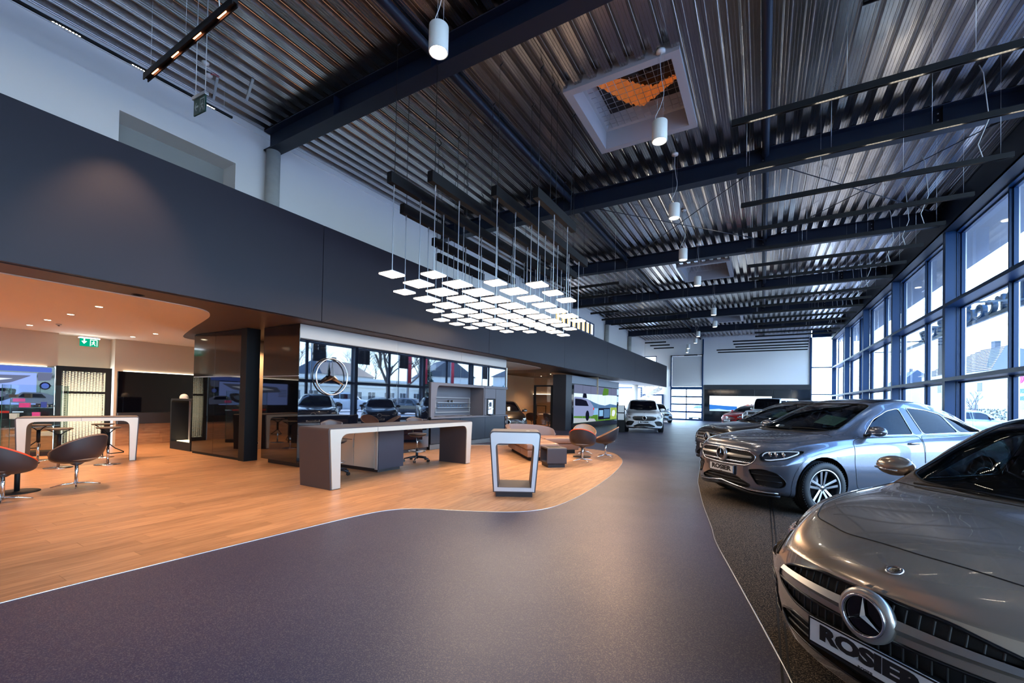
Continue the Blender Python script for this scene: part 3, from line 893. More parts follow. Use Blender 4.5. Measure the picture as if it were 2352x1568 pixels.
# mirrored media wall with star emblem
mw = empty('mirror_media_wall'); tag(mw, 'long mirror-black media wall with chrome star, behind the reception desk', 'media wall')
xm = -8.30
for a, b, z0 in ((5.40, 8.15, 0.10), (8.15, 9.44, 0.10), (9.44, 10.9, 1.975), (10.9, 13.68, 1.975)):
    MB().box((xm - 0.02, a + .003, z0), (xm, b - .003, 2.68), bev=.002).build('mirror_panel', MIRROR, mw)
for a, b in ((5.40, 8.15), (8.15, 10.9), (10.9, 13.68)):
    MB().box((xm - 0.02, a + .003, 2.70), (xm + .004, b - .003, 2.99), bev=.002).build('top_panel', mat('pearl_panel', (0.42, 0.395, 0.375), 0.42), mw)
m = MB(); m.box((-9.62, 5.42, 0.10), (xm - 0.021, 9.44, 3.0)); m.box((-9.62, 9.44, 1.975), (xm - 0.021, 13.66, 3.0)); m.box((-9.62, 9.44, 0), (-9.06, 13.66, 1.975)); m.build('core', TAUPED, mw)
MB().box((-9.5, 5.5, 0), (xm - 0.06, 9.44, 0.10)).build('plinth', TAUPED, mw)
MB().box((-9.60, 5.395, 0.10), (xm - .002, 5.419, 1.90)).build('end_panel', SLABG, mw)
MB().box((-9.60, 5.395, 1.92), (xm - .002, 5.419, 2.99)).build('end_panel', SLABU, mw)
MB().box((-9.60, 5.39, 1.902), (xm - .002, 5.419, 1.918)).build('metal_strip', ALU, mw)
MB().box((xm - .3, 13.68, 1.98), (xm + 0.02, 13.72, 2.70)).build('end_trim', ALU, mw)

def star_parts(R, parent, M=None, ring_r=0.075, base=None, ring_m=None, star_m=None, depth=0.10):
    """three-pointed star in a ring, in local XY facing +Z"""
    M = M or Matrix.Identity(4)
    mb = MB()
    mb.tube([(R * math.cos(t / 40 * 2 * math.pi), R * math.sin(t / 40 * 2 * math.pi), 0) for t in range(40)], R * ring_r, 10, closed=True, M=M)
    mb.build('emblem_ring', ring_m or CHROME, parent)
    st = MB()
    v = [(0, 0, R * depth), (0, 0, -R * depth * .4)]
    for k in range(3):
        a = math.radians(90 + 120 * k)
        v.append((R * .97 * math.cos(a), R * .97 * math.sin(a), 0))
        a2 = a + math.radians(60)
        v.append((R * .155 * math.cos(a2), R * .155 * math.sin(a2), 0))
    f = []
    for k in range(6):
        i, j = 2 + k, 2 + (k + 1) % 6
        f.append((0, i, j)); f.append((1, j, i))
    st.add(v, f, False, M)
    st.build('emblem_star', star_m or CHROME, parent)
em = empty('star_emblem', (xm + 0.06, 6.15, 1.93)); tag(em, 'large chrome three-pointed star in a ring on the mirrored wall', 'emblem')
star_parts(0.40, em, Matrix(((0, 0, 1, 0), (1, 0, 0, 0), (0, 1, 0, 0), (0, 0, 0, 1))), ring_r=0.04, depth=0.16)

# ---------------- bar unit
XBAR = -8.25
BARM = mat('bar_grey', (0.10, 0.098, 0.118), 0.5)
bu = empty('coffee_bar'); tag(bu, 'grey built-in coffee bar unit with shelf niche on the mirrored wall', 'bar unit')
fr = MB()
outer = [(9.45, 0.91), (13.68, 0.91), (13.68, 1.97), (9.45, 1.97)]
inner = round_poly([(9.60, 0.955), (12.15, 0.955), (12.15, 1.89), (9.74, 1.89)], [0, 0, 0, 0.12], 6)
# outer matched to the inner outline
def match(outer, inner):
    cx = sum(p[0] for p in inner) / len(inner); cy = sum(p[1] for p in inner) / len(inner)
    res = []
    x0, x1 = min(p[0] for p in outer), max(p[0] for p in outer); y0, y1 = min(p[1] for p in outer), max(p[1] for p in outer)
    corners = {}
    for q in inner:
        dx, dy = q[0] - cx, q[1] - cy
        tx = ((x1 if dx > 0 else x0) - cx) / dx if abs(dx) > 1e-9 else 1e9
        ty = ((y1 if dy > 0 else y0) - cy) / dy if abs(dy) > 1e-9 else 1e9
        t = min(tx, ty)
        res.append((cx + dx * t, cy + dy * t))
    # snap nearest to the corners
    for c_ in outer:
        k = min(range(len(res)), key=lambda i: (res[i][0] - c_[0]) ** 2 + (res[i][1] - c_[1]) ** 2)
        res[k] = c_
    return res
fo = match([(9.45, 0.91), (12.19, 0.91), (12.19, 1.97), (9.45, 1.97)], inner)
fr.ring(fo, inner, 0.03, M=RX(XBAR - 0.03))
fr.build('front_frame', BARM, bu)
m = MB(); m.box((-9.0, 9.45, 1.89), (XBAR - .03, 12.2, 1.97)); m.box((-9.0, 9.45, 0.91), (XBAR - .03, 12.2, 0.953)); m.box((-9.0, 9.45, 0.953), (XBAR - .03, 9.48, 1.89)); m.box((-8.86, 9.48, 0.953), (-8.82, 12.16, 1.89)); m.box((-8.82, 12.16, 0.953), (XBAR - .03, 12.19, 1.89))
m.build('niche', BARM, bu)
MB().box((XBAR - .02, 12.2, 1.89), (XBAR + .02, 13.70, 1.97)).build('top_rail', BARM, bu)
for a, b, z0, z1 in ((12.22, 12.90, 1.53, 1.88), (12.92, 13.62, 0.96, 1.88), (12.22, 12.34, 0.96, 1.52)):
    MB().box((XBAR - .03, a, z0), (XBAR, b, z1), bev=.003).build('cabinet_door', BARM, bu)
m = MB(); m.box((-8.9, 12.90, 0.955), (XBAR - .031, 13.66, 1.888)); m.box((-8.9, 12.192, 1.53), (XBAR - .031, 12.90, 1.888)); m.box((-8.9, 12.192, 0.955), (-8.62, 12.90, 1.53)); m.build('carcass', TAUPED, bu)
MB().box((-8.95, 9.45, 0.905), (XBAR + .03, 13.72, 0.95), bev=.003).build('worktop', BARM, bu)
MB().box((XBAR - .01, 13.68, 0.12), (XBAR + .03, 13.72, 0.905)).build('side_leg', BARM, bu)
for a, b in ((9.5, 10.9), (10.9, 12.3), (12.3, 13.67)):
    MB().box((XBAR - .06, a + .003, 0.17), (XBAR - .03, b - .003, 0.90), bev=.002).build('base_door', mat('bar_dark', (0.012, 0.014, 0.022), 0.15), bu)
MB().box((-8.9, 9.5, 0.0), (XBAR - .07, 13.66, 0.9)).build('base_core', BLACK, bu)
for k in range(11):
    MB().box((XBAR - .08, 9.5 + k * .38 + .002, 0.01), (XBAR - .05, 9.5 + (k + 1) * .38 - .002, 0.15)).build('plinth_tile', mat('plinth_grey', (0.10, 0.105, 0.11), 0.35), bu)
# recessed shelf box inside the niche
m = MB(); m.ring(rect(10.25, 1.05, 12.05, 1.55), rect(10.28, 1.08, 12.02, 1.52), 0.06, M=RX(-8.82)); m.build('shelf_surround', mat('shelf_grey', (0.22, 0.23, 0.25), 0.4), bu)
for z in (1.21, 1.37): MB().box((-8.815, 10.28, z), (-8.70, 12.02, z + .012)).build('shelf', ALU, bu)
for k in range(10):
    y = 10.36 + k * .155 + (0.06 if k > 6 else 0)
    o = MB().lathe([(0.0, 0.0), (0.026, 0.0), (0.034, 0.10), (0.031, 0.10), (0.024, 0.006), (0.0, 0.006)], 14).build('drinking_glass', glass('tumbler_glass', (0.86, 0.92, 0.97), 1.0), None, (-8.745, y, 1.222))
    tag(o, '%s tumbler from the left in the row on the lower bar shelf' % ['first', 'second', 'third', 'fourth', 'fifth', 'sixth', 'seventh', 'eighth', 'ninth', 'tenth'][k], 'glass', 'tumblers on the bar shelf')
for k, y in enumerate((10.86, 11.05)):
    r = empty('coffee_cup', (-8.745, y, 1.382)); tag(r, ['black espresso cup on the upper bar shelf, left of the pair', 'black espresso cup on the upper bar shelf, right of the pair'][k], 'cup', 'cups on the bar shelf')
    MB().lathe([(0, 0), (0.025, 0), (0.036, 0.075), (0.032, 0.075), (0.022, 0.006), (0, 0.006)], 14).build('bowl', PLASTIC, r)
    MB().tube([(0.0, 0.034, 0.06), (0, 0.055, 0.055), (0, 0.055, 0.03), (0, 0.030, 0.02)], 0.005, 6).build('handle', PALE, r)
cm = empty('coffee_machine', (XBAR - .02, 12.63, 0.952)); tag(cm, 'chrome coffee machine built into the right side of the bar unit', 'coffee machine')
MB().box((-0.3, -0.23, 0.0), (0.0, 0.23, 0.56), bev=.006).build('body', PLASTIC, cm)
MB().box((0.0, -0.20, 0.04), (0.03, 0.08, 0.54), bev=.006).build('front_panel', CHROME, cm)
MB().box((0.03, -0.13, 0.30), (0.045, -0.01, 0.46), bev=.004).build('display', BLACKG, cm)
MB().box((0.0, -0.12, 0.20), (0.09, 0.02, 0.26), bev=.01).build('spout', CHROME, cm)
MB().box((0.0, -0.18, 0.0), (0.12, 0.12, 0.035), bev=.004).build('drip_tray', PLASTIC, cm)
for k in range(4): MB().cyl((0.03, -0.17, 0.2 + k * .09), (0.04, -0.17, 0.2 + k * .09), 0.012, 8).build('button', PLASTIC, cm)
for k, (y, rr) in enumerate(((10.1, .16), (10.9, .10), (11.25, .13), (11.6, .07))):
    o = MB().lathe([(0, 0.004), (rr * .6, 0.0), (rr, 0.014), (rr * .96, 0.016), (rr * .6, 0.006), (0, 0.008)], 24).build('serving_plate', mat('plate_grey', (0.30, 0.28, 0.29), 0.3), None, (-8.42, y, 0.951))
    tag(o, ['largest round grey plate at the left end of the bar counter', 'small round plate left of the middle of the bar counter', 'round grey plate in the middle of the bar counter', 'smallest round dish right of the middle of the bar counter'][k], 'plate', 'plates on the bar counter')

# ---------------- arch furniture (desk, lounge table, displays): silver front over taupe body
def arch(parent, L, D, H, leg_top, leg_bot, inset, th, lip=0.02, front_only=True, r_out=0.07, r_in=0.14, base=False):
    """profile in local X (length) / Z, extruded along local Y from 0 (front, -Y side) to D"""
    outer = [(0.0 + inset, 0.0), (0.0, H), (L, H), (L - inset, 0.0)]
    inner = [(inset + leg_bot, 0.0), (leg_top, H - th), (L - leg_top, H - th), (L - inset - leg_bot, 0.0)]
    o_r = [(inset, 0.0)] + round_poly([(0.0, H), (L, H)][:1] + [(0, 0)], 0)[:0]
    def corner(p, a, b, r, n=6):
        p = Vector(p); a = Vector(a); b = Vector(b)
        p0 = p + (a - p).normalized() * r; p2 = p + (b - p).normalized() * r
        return [tuple(p0 * (1 - t) ** 2 + p * 2 * t * (1 - t) + p2 * t * t) for t in [k / n for k in range(n + 1)]]
    path_o = [outer[0]] + corner(outer[1], outer[0], outer[2], r_out) + corner(outer[2], outer[1], outer[3], r_out) + [outer[3]]
    path_i = [inner[0]] + corner(inner[1], inner[0], inner[2], r_in) + corner(inner[2], inner[1], inner[3], r_in) + [inner[3]]
    def strip(po, pi, y0, y1):
        n = len(po)
        v = [(p[0], y0, p[1]) for p in po] + [(p[0], y0, p[1]) for p in pi] + [(p[0], y1, p[1]) for p in po] + [(p[0], y1, p[1]) for p in pi]
        f = []
        for i in range(n - 1):
            f.append((i, i + 1, n + i + 1, n + i)); f.append((2 * n + i, 3 * n + i, 3 * n + i + 1, 2 * n + i + 1))
            f.append((i, 2 * n + i, 2 * n + i + 1, i + 1)); f.append((n + i, n + i + 1, 3 * n + i + 1, 3 * n + i))
        f.append((0, n, 3 * n, 2 * n)); f.append((n - 1, 3 * n - 1, 4 * n - 1, 2 * n - 1)) if False else None
        f = [q for q in f if q]
        f.append((n - 1, 3 * n - 1, 4 * n - 1, 2 * n - 1))
        return MB().add(v, f)
    body = strip(path_o, path_i, 0.022, D).build('body', TAUPE, parent)
    smooth_angle(body, 30)
    # silver face slightly inset from the outer edge
    cx, cz = L / 2, H / 2
    def off(path, d):
        out = []
        for i, p in enumerate(path):
            a = Vector(path[max(i - 1, 0)]); b = Vector(path[min(i + 1, len(path) - 1)])
            t = (b - a).normalized(); nrm = Vector((t.y, -t.x))
            out.append(tuple(Vector(p) + nrm * d))
        return out
    fo = off(path_o, lip); fo[0] = (fo[0][0], 0.012); fo[-1] = (fo[-1][0], 0.012)
    fi = [(p[0], max(p[1], 0.012)) for p in path_i]
    face = strip(fo, fi, 0.0, 0.0215).build('front_face', SILVER, parent)
    smooth_angle(face, 30)
    return body, face

dk = empty('reception_desk', (-5.88, 4.36, 0), math.radians(90)); tag(dk, 'long arched reception desk, taupe top with champagne front edge', 'desk')
arch(dk, 3.86, 0.80, 0.985, 0.22, 0.17, 0.06, 0.10, r_out=0.05, r_in=0.16)
MB().box((0.985, -0.002, 0.885), (0.990, 0.0, 0.965)).build('front_joint', BLACK, dk)
MB().box((0.985, 0.02, 0.983), (0.990, 0.80, 0.9865)).build('top_joint', BLACK, dk)
MB().cyl((3.60, 0.0215, 0.86), (3.60, 0.01, 0.86), 0.012, 10).build('cable_lock', PLASTIC, dk)
# cabinet below desk
cb = empty('desk_cabinet', (0, 0, 0)); tag(cb, 'champagne and charcoal storage cabinet under the reception desk', 'cabinet')
MB().box((-7.85, 5.98, 0.06), (-6.54, 6.66, 0.84)).build('carcass', mat('charcoal_side', (0.022, 0.020, 0.035), 0.45), cb)
MB().box((-7.80, 6.02, 0), (-6.60, 6.62, 0.06)).build('plinth', TAUPED, cb)
for (a, b, z0, z1) in ((-7.84, -7.25, 0.62, 0.83), (-7.84, -7.25, 0.08, 0.61), (-7.24, -6.64, 0.08, 0.83)):
    o = MB().box((a + .003, 5.962, z0), (b - .003, 5.98, z1), bev=.002).build('door' if z0 < .3 else 'drawer', SILVER, cb)
    if z0 < .3 and a < -7.5: MB().box((b - .03, 5.945, 0.46), (b - .004, 5.961, 0.64)).build('handle', ALU, o)
    if z0 > .3: MB().cyl((b - .07, 5.961, 0.77), (b - .07, 5.953, 0.77), 0.008, 8).build('lock', CHROME, o)
MB().box((-6.63, 5.966, 0.06), (-6.56, 5.98, 0.84)).build('edge_strip', SILVER, cb)

# taupe display stand with blue-white front
st = empty('display_stand', (-3.62, 5.50, 0), math.radians(30)); tag(st, 'small open trapezoid display stand alone on the wood floor before the desk', 'display stand')
L, Hh = 0.80, 1.005
def trap_ring(L, H, inset_b, wt, wb, tt, tb, z0, y0, y1, m, name, par, lip=0.0, rr=0.06, ri=0.07):
    fo = round_poly([(inset_b + lip, z0 + lip), (L - inset_b - lip, z0 + lip), (L - lip, H - lip), (lip, H - lip)], [0.0, 0.0, rr, rr], 5)
    fi = round_poly([(inset_b + wb, z0 + tb), (L - inset_b - wb, z0 + tb), (L - wt, H - tt), (wt, H - tt)], [0.0, 0.0, ri, ri], 5)
    mb = MB()
    mb.ring(fo, fi, y1 - y0, M=Matrix(((1, 0, 0, 0), (0, 0, -1, y1), (0, 1, 0, 0), (0, 0, 0, 1))))
    o = mb.build(name, m, par); smooth_angle(o, 30); return o
trap_ring(L, Hh, 0.075, 0.095, 0.08, 0.185, 0.08, 0.07, 0.02, 0.62, TAUPE, 'body', st)
trap_ring(L, Hh, 0.075, 0.10, 0.065, 0.185, 0.075, 0.07, 0.0, 0.0195, mat('satin_silver_face', (0.60, 0.60, 0.62), 0.35, metal=0.3), 'front_face', st, lip=0.018)
MB().box((0.12, 0.03, 0.0), (L - 0.12, 0.58, 0.069)).build('plinth', TAUPED, st)
MB().prism([(0.60 + .03 * math.cos(t / 16 * 6.283), 0.2 + .03 * math.sin(t / 16 * 6.283)) for t in range(16)], 0.0015, M=Matrix.Translation((0, 0, Hh))).build('cable_cap', ALU, st)

# lounge display stand with cap
s2 = empty('display_stand', (-13.95, 5.36, 0), math.radians(0)); tag(s2, 'dark display stand carrying the white cap in the lounge', 'display stand')
L2 = 1.2
trap_ring(L2, 1.36, 0.03, 0.05, 0.05, 0.05, 0.20, 0.0, 0.0, 0.45, BLACK, 'body', s2, ri=0.09)
MB().box((0.08, 0.40, 0.15), (L2 - .08, 0.44, 1.31)).build('back_panel', mat('pale_grey_panel', (0.33, 0.33, 0.37), 0.4), s2)
MB().box((0.12, 0.12, 0.201), (L2 - .1, 0.38, 0.212)).build('light_strip', emission('warm_strip', (1, 0.72, 0.4), 2.5), s2)
cp = empty('baseball_cap', (-13.58, 5.52, 1.36)); tag(cp, 'white baseball cap lying on top of the dark lounge stand', 'cap')
MB().lathe([(0.098, 0.0), (0.100, 0.03), (0.092, 0.07), (0.068, 0.105), (0.035, 0.122), (0.0, 0.127)], 20).build('crown', mat('cap_white', (0.75, 0.72, 0.70), 0.8), cp)
v = []; 
for k in range(9):
    a = math.radians(-60 + 15 * k)
    v.append((0.095 * math.cos(a), 0.095 * math.sin(a), 0.012))
for k in range(9):
    a = math.radians(-60 + 15 * k)
    v.append(((0.095 + 0.075 * math.cos(math.radians(-60 + 15 * k))) * math.cos(a), 0.10 * math.sin(a), 0.0 + 0.004))
b = MB().add(v, [(i, i + 1, 10 + i, 9 + i) for i in range(8)])
o = b.build('brim', MATS['cap_white'], cp, fix=False); md = o.modifiers.new('s', 'SOLIDIFY'); md.thickness = 0.004

# lounge high table
lt = empty('lounge_table', (-12.42, 2.26, 0), math.atan2(1.72, 0.52)); tag(lt, 'high arched lounge table with pale front among the bar stools', 'table')
arch(lt, 1.82, 0.72, 0.965, 0.16, 0.11, 0.035, 0.085, r_out=0.05, r_in=0.14)
MB().box((0.91, -0.002, 0.885), (0.914, 0.0, 0.945)).build('front_joint', BLACK, lt)
# ------------------------------------------------------------------ chandelier of light panels
BARB = mat('chandelier_black', (0.003, 0.003, 0.004), 0.6, spec=0.25)
LEDP = emission('led_panel', (1.0, 0.78, 0.58), 6.0)
ch = empty('chandelier', (-5.3, 8.5, 7.46)); tag(ch, 'large hanging chandelier of square light panels on rods below black bars', 'chandelier')
rows = [(-7.18, 8.57, 3), (-6.58, 7.62, 6), (-5.98, 6.02, 9), (-5.32, 5.06, 12), (-4.71, 5.39, 10), (-4.05, 6.26, 7), (-3.45, 6.69, 3)]
bar_ext = {0: (8.35, 10.4), 1: (7.5, 11.2), 2: (5.9, 11.7), 3: (4.95, 12.4), 4: (5.25, 11.5), 5: (6.15, 10.6), 6: (6.55, 8.3)}
panels = {}
def panel_mesh(s):
    if s in panels: return panels[s]
    a = MB().prism(rrect(s, s, 0.025, 3), 0.016, M=Matrix.Translation((0, 0, 0.0))).mesh('light_panel', LEDP)
    b = MB().prism(rrect(s + .004, s + .004, 0.027, 3), 0.012, M=Matrix.Translation((0, 0, 0.0165))).mesh('panel_back', ALU)
    panels[s] = (a, b); return panels[s]
rod_top, rod_bot = 5.02, 3.555
rodm = MB().cyl((0, 0, rod_bot), (0, 0, rod_top), 0.0075, 8)
rodm.cyl((0, 0, rod_top - .10), (0, 0, rod_top), 0.014, 8)
rod_mesh = rodm.mesh('hanging_rod', STEELB)
grid = set()
for ri, (x, y0, n) in enumerate(rows):
    for k in range(n):
        if ri == 5 and k == 6: pass
        grid.add((ri, round((y0 + k * 0.64) / 0.64, 1)))
for ri, (x, y0, n) in enumerate(rows):
    a, b = bar_ext[ri]
    MB().box((x - 0.055, a, 5.02), (x + 0.055, b, 5.20), bev=.003).build('support_bar', BARB, ch, loc=(5.3, -8.5, -7.46))
    for yy in (a + 0.12, a + 0.12 + (b - a) * .27, b - 0.9, b - 0.15):
        c = MB(); c.tube([(x, yy, 5.20), (x, yy, 7.40)], 0.006, 6); c.cyl((x, yy, 7.37), (x + .03, yy + .05, 7.46), 0.012, 6)
        c.build('suspension_cable', BLACK, ch, loc=(5.3, -8.5, -7.46))
    for k in range(n):
        y = y0 + k * 0.642
        # rim panels small, inner ones larger
        edge_d = min(k, n - 1 - k, ri, 6 - ri)
        if ri in (0, 6): edge_d = 0
        s = (0.31, 0.40, 0.45, 0.47)[min(edge_d, 3)]
        rdo = link('hanging_rod', rod_mesh, ch, loc=(x + 5.3, y - 8.5, -7.46))
        m1, m2 = panel_mesh(s)
        p = link('light_panel', m1, ch, loc=(x + 5.3, y - 8.5, 3.52 - 7.46))
        q = link('panel_back', m2, p)

# ------------------------------------------------------------------ cylinder pendants
def make_pendant(lamp):
    r = empty('cylinder_pendant')
    L = 1.46
    w = mat('pendant_white', (0.78, 0.77, 0.72), 0.45)
    b = MB(); b.lathe([(0.0, -0.0), (0.122, 0.0), (0.125, -0.006), (0.125, -0.33), (0.118, -0.34), (0.108, -0.33), (0.10, -0.29), (0.0, -0.26)], 32)
    b.build('lamp_body', w, r, loc=(0, 0, -1.22))
    MB().lathe([(0.0, -1.52), (0.085, -1.52), (0.098, -1.545)], 28).build('light_disc', emission('pendant_led', (1.0, 0.95, 0.80), 22), r)
    MB().tube([(0.088 * math.cos(t / 24 * 6.283), 0.088 * math.sin(t / 24 * 6.283), -1.555) for t in range(24)], 0.005, 6, closed=True).build('trim_ring', CHROME, r)
    MB().lathe([(0.0, 0.0), (0.075, 0.0), (0.075, -0.035), (0.0, -0.04)], 24).build('ceiling_rose', w, r)
    pts = [(0, 0, -0.04), (0.0, 0, -0.3), (0.03, 0.0, -0.55), (0.06, 0.0, -0.75), (0.01, 0, -0.95), (-0.07, 0, -1.1), (-0.06, 0, -1.18), (0.0, 0, -1.22)]
    sm = []
    for i in range(len(pts) - 1):
        p0, p1, p2, p3 = [Vector(pts[max(0, min(len(pts) - 1, i + d))]) for d in (-1, 0, 1, 2)]
        for k in range(4):
            t = k / 4
            sm.append(0.5 * ((2 * p1) + (-p0 + p2) * t + (2 * p0 - 5 * p1 + 4 * p2 - p3) * t * t + (-p0 + 3 * p1 - 3 * p2 + p3) * t ** 3))
    sm.append(Vector(pts[-1]))
    MB().tube(sm, 0.0055, 6).build('power_cable', mat('cable_white', (0.6, 0.6, 0.58), 0.5), r)
    for dx in (-0.05, 0.05):
        MB().tube([(dx, 0.03, -0.03), (dx, 0.03, -1.22)], 0.0015, 4).build('steel_wire', ALU, r)
    return r
PEND = [(-3.62, 4.14, 'white cylinder pendant nearest the camera, in front of the first beam'), (-1.55, 7.40, 'white cylinder pendant hanging before the nearest skylight'),
        (-1.87, 10.67, 'white cylinder pendant hanging before the second roof beam, beyond the big skylight'), (-2.16, 13.92, 'white cylinder pendant below the crossed tie rods'), (-2.15, 17.2, 'white cylinder pendant overlapping the second skylight frame'),
        (-2.14, 23.2, 'upper of the two white pendants beyond the second skylight'), (-2.40, 26.8, 'lower of the two white pendants beyond the second skylight'), (-3.69, 30.2, 'white pendant under the far roof beams, fourth from the end'),
        (-4.26, 33.4, 'white pendant under the far roof beams, third from the end'), (-5.17, 36.5, 'tiny white pendant before the end wall, second from last'), (-5.66, 39.3, 'tiny white pendant closest to the tall garage door')]
pend = make_pendant(0)
for i, (x, y, lab) in enumerate(PEND):
    o = pend if i == 0 else copy_tree(pend)
    o.location = (x, y, 7.46); tag(o, lab, 'pendant lamp', 'cylinder pendants under the roof')

# ------------------------------------------------------------------ linear track lights
SPOT = emission('track_led', (1.0, 0.88, 0.68), 30)
SPOTD = emission('track_led_dim', (1.0, 0.9, 0.75), 2.0)
SPOTR = emission('track_led_warm', (1.0, 0.30, 0.12), 5)
def track(x0, x1, y, z, label, group, leds=4, along='x', warm=False, w=0.06, hgt=0.085, wires=3, cable=True, cat='track light', zc=7.46):
    L = x1 - x0
    if along == 'x' and any(abs(y - b_) < .17 for b_ in BEAMS): zc = 7.0; cable = False
    r = empty('track_light', (x0, y, z) if along == 'x' else (y, x0, z), 0 if along == 'x' else math.radians(90))
    tag(r, label, cat, group)
    hb = MB().box((0, -w / 2, hgt * .4), (L, w / 2, hgt)); hb.box((0, -w / 2, 0), (L, -w * .3, hgt * .4)); hb.box((0, w * .3, 0), (L, w / 2, hgt * .4)); hb.build('housing', BLACK, r, fix=False)
    seg = 0.15 if warm else 0.28
    for k in range(leds):
        cx = L * (k + 0.5) / leds
        m = MB()
        for j_ in range(9):
            xx = cx - seg / 2 + seg * j_ / 8
            m.box((xx - .009, -.010, hgt * .4 - .012), (xx + .009, .010, hgt * .4 - .001))
        m.build('led_module', SPOTR if warm else (SPOT if y < 9 else SPOTD), r)
    for k in range(wires):
        xx = 0.15 + (L - 0.3) * k / max(1, wires - 1)
        MB().tube([(xx, 0, hgt), (xx, 0, zc - z)], 0.002, 4).build('steel_wire', ALU, r)
    if cable:
        xx = L - 0.35
        pts = [(xx, 0.02, hgt), (xx - .06, 0.02, hgt + .25), (xx + .07, 0.02, hgt + .65), (xx + .03, 0.02, hgt + 1.1), (xx, 0.02, hgt + 1.45), (xx - .05, 0.02, min(zc - z - .02, hgt + 1.6))]
        MB().tube(pts, 0.007, 6).build('power_cable', mat('cable_white', (0.6, 0.6, 0.58), 0.5), r)
    return r
G1 = 'long cross track lights over the parked cars'
ords = ['first', 'second', 'third', 'fourth', 'fifth', 'sixth', 'seventh', 'eighth', 'ninth', 'tenth', 'eleventh', 'twelfth', 'thirteenth', 'fourteenth', 'fifteenth', 'sixteenth', 'seventeenth', 'eighteenth', 'nineteenth', 'twentieth']
track(-7.1, -4.88, 2.34, 5.62, 'short black track with four orange-red light dots, upper left', 'near track lights', 4, warm=True)
track(0.85, 4.6, 5.52, 5.62, 'cut-off black track at the top right edge of the picture', 'near track lights', 4)
for k in range(16):
    y = 7.06 + 1.515 * k
    x0, x1 = -0.44, 3.50
    track(x0, x1, y, 5.62, '%s long black cross track over the parked cars, counted from the big skylight' % ords[k], G1, 5 if k < 2 else 4, wires=4)
for k, (a, b, y) in enumerate([(-1.75, 2.4, 31.6), (-1.78, 2.5, 33.1), (-1.75, 2.6, 34.7), (-3.1, 2.7, 36.2), (-3.15, 2.8, 37.9)]):
    track(a, b, y, 5.62, '%s of the five long tracks before the white end wall, from the top' % ords[k], 'tracks before the end wall', 4, wires=2, cable=False)
G2 = 'cross track lights beyond the chandelier on the left'
LT_ = [(-7.0, -4.36, 14.65), (-7.0, -4.38, 16.18), (-7.05, -4.36, 17.62), (-7.05, -5.7, 19.2), (-7.08, -3.07, 20.9), (-7.06, -3.09, 22.4), (-7.08, -4.38, 23.9), (-7.1, -5.7, 30.2), (-7.1, -5.75, 31.8), (-7.2, -5.76, 33.5)]
for k, (a, b, y) in enumerate(LT_):
    track(a, b, y, 5.62, '%s black track behind the chandelier on the left, from the front' % ords[k], G2, 3, wires=3, cable=False)
track(-1.2, 4.30, -8.95, 6.85, 'thin black track running along the white wall above the mezzanine, upper left', 'near track lights', 6, along='y', w=0.035, hgt=0.04, wires=3, cable=False)

# floor spots for warm light over the wood (real fittings above: the chandelier and tracks)
def spot(name, loc, target, energy, size, col=(1.0, 0.72, 0.44), blend=0.6, radius=0.08, parent=None):
    d = bpy.data.lights.new(name, 'SPOT'); d.energy = energy; d.spot_size = math.radians(size); d.spot_blend = blend; d.color = col; d.shadow_soft_size = radius
    o = bpy.data.objects.new(name, d); COL.objects.link(o); o.location = loc
    o.rotation_euler = (Vector(target) - Vector(loc)).to_track_quat('-Z', 'Y').to_euler()
    return o

for k in range(4):
    xk = -7.1 + 2.22 * (k + .5) / 4
    spot('track_beam', (xk, 2.34, 5.60), (xk + (k - 1.5) * .9, 2.2 + 1.3 * (k % 2), 0), 230, 62, (1.0, .62, .36), .7, .05)
for (x, y, lab) in PEND[:6]:
    spot('pendant_beam', (x, y, 5.88), (x, y, 0), 130, 95, (1.0, .80, .58), .8, .08)
for k, (tx, ty) in enumerate(((-5.0, 8.5), (-6.5, 10.5), (-3.3, 7.0), (-4.2, 10.8))):
    spot('track_beam', (-5.2 + .4 * k, 14.6, 5.60), (tx, ty, 0), 420, 50, (1.0, .66, .40), .7, .05)
# ------------------------------------------------------------------ recessed downlights
def downlight(x, y, z, label, on=True, r0=0.055, power=30, col=(1.0, 0.62, 0.34)):
    r = empty('downlight', (x, y, z)); tag(r, label, 'ceiling light', 'recessed downlights in the lounge ceiling')
    MB().lathe([(r0, 0.0), (r0 + .012, -0.003), (r0 + .012, -0.006), (r0 - .004, -0.004), (r0 - 0.01, 0.0)], 20).build('trim_ring', PALE if on else BLACK, r)
    MB().cyl((0, 0, -0.0005), (0, 0, -0.003), r0 - .008, 20).build('lens', emission('downlight_warm', (1.0, 0.80, 0.55), 18) if on else CHROME, r)
    if on and power:
        spot('downlight_beam', (x, y, z - 0.03), (x, y, 0), power, 120, col, 0.8, 0.05)
Z = 2.984
DL = [(-10.06, 2.77, 'bright slot downlight in the lounge ceiling, nearest the dark band'), (-11.60, 2.79, 'round lit downlight in the lounge ceiling, second from the dark band'), (-12.99, 2.78, 'round lit downlight beside the small ceiling sensor'), (-14.43, 2.81, 'round lit downlight nearest the lounge wall'),
      (-14.53, 4.69, 'slim downlight to the right of the exit sign, left of the pair'), (-13.20, 4.71, 'slim downlight near the curved ceiling edge, right of the pair')]
for i, (x, y, lab) in enumerate(DL): downlight(x, y, Z, lab, True, power=(150 if i < 4 else 110))
for i, (x, y) in enumerate([(-10.1, -1.0), (-12.6, -1.0), (-14.6, -0.6), (-11.5, -3.5)]):
    downlight(x, y, Z, ['lounge downlight out of frame at the left, front row right', 'lounge downlight out of frame at the left, front row middle', 'lounge downlight out of frame at the left, front row wall side', 'lounge downlight out of frame at the left, back row'][i], True, power=150)
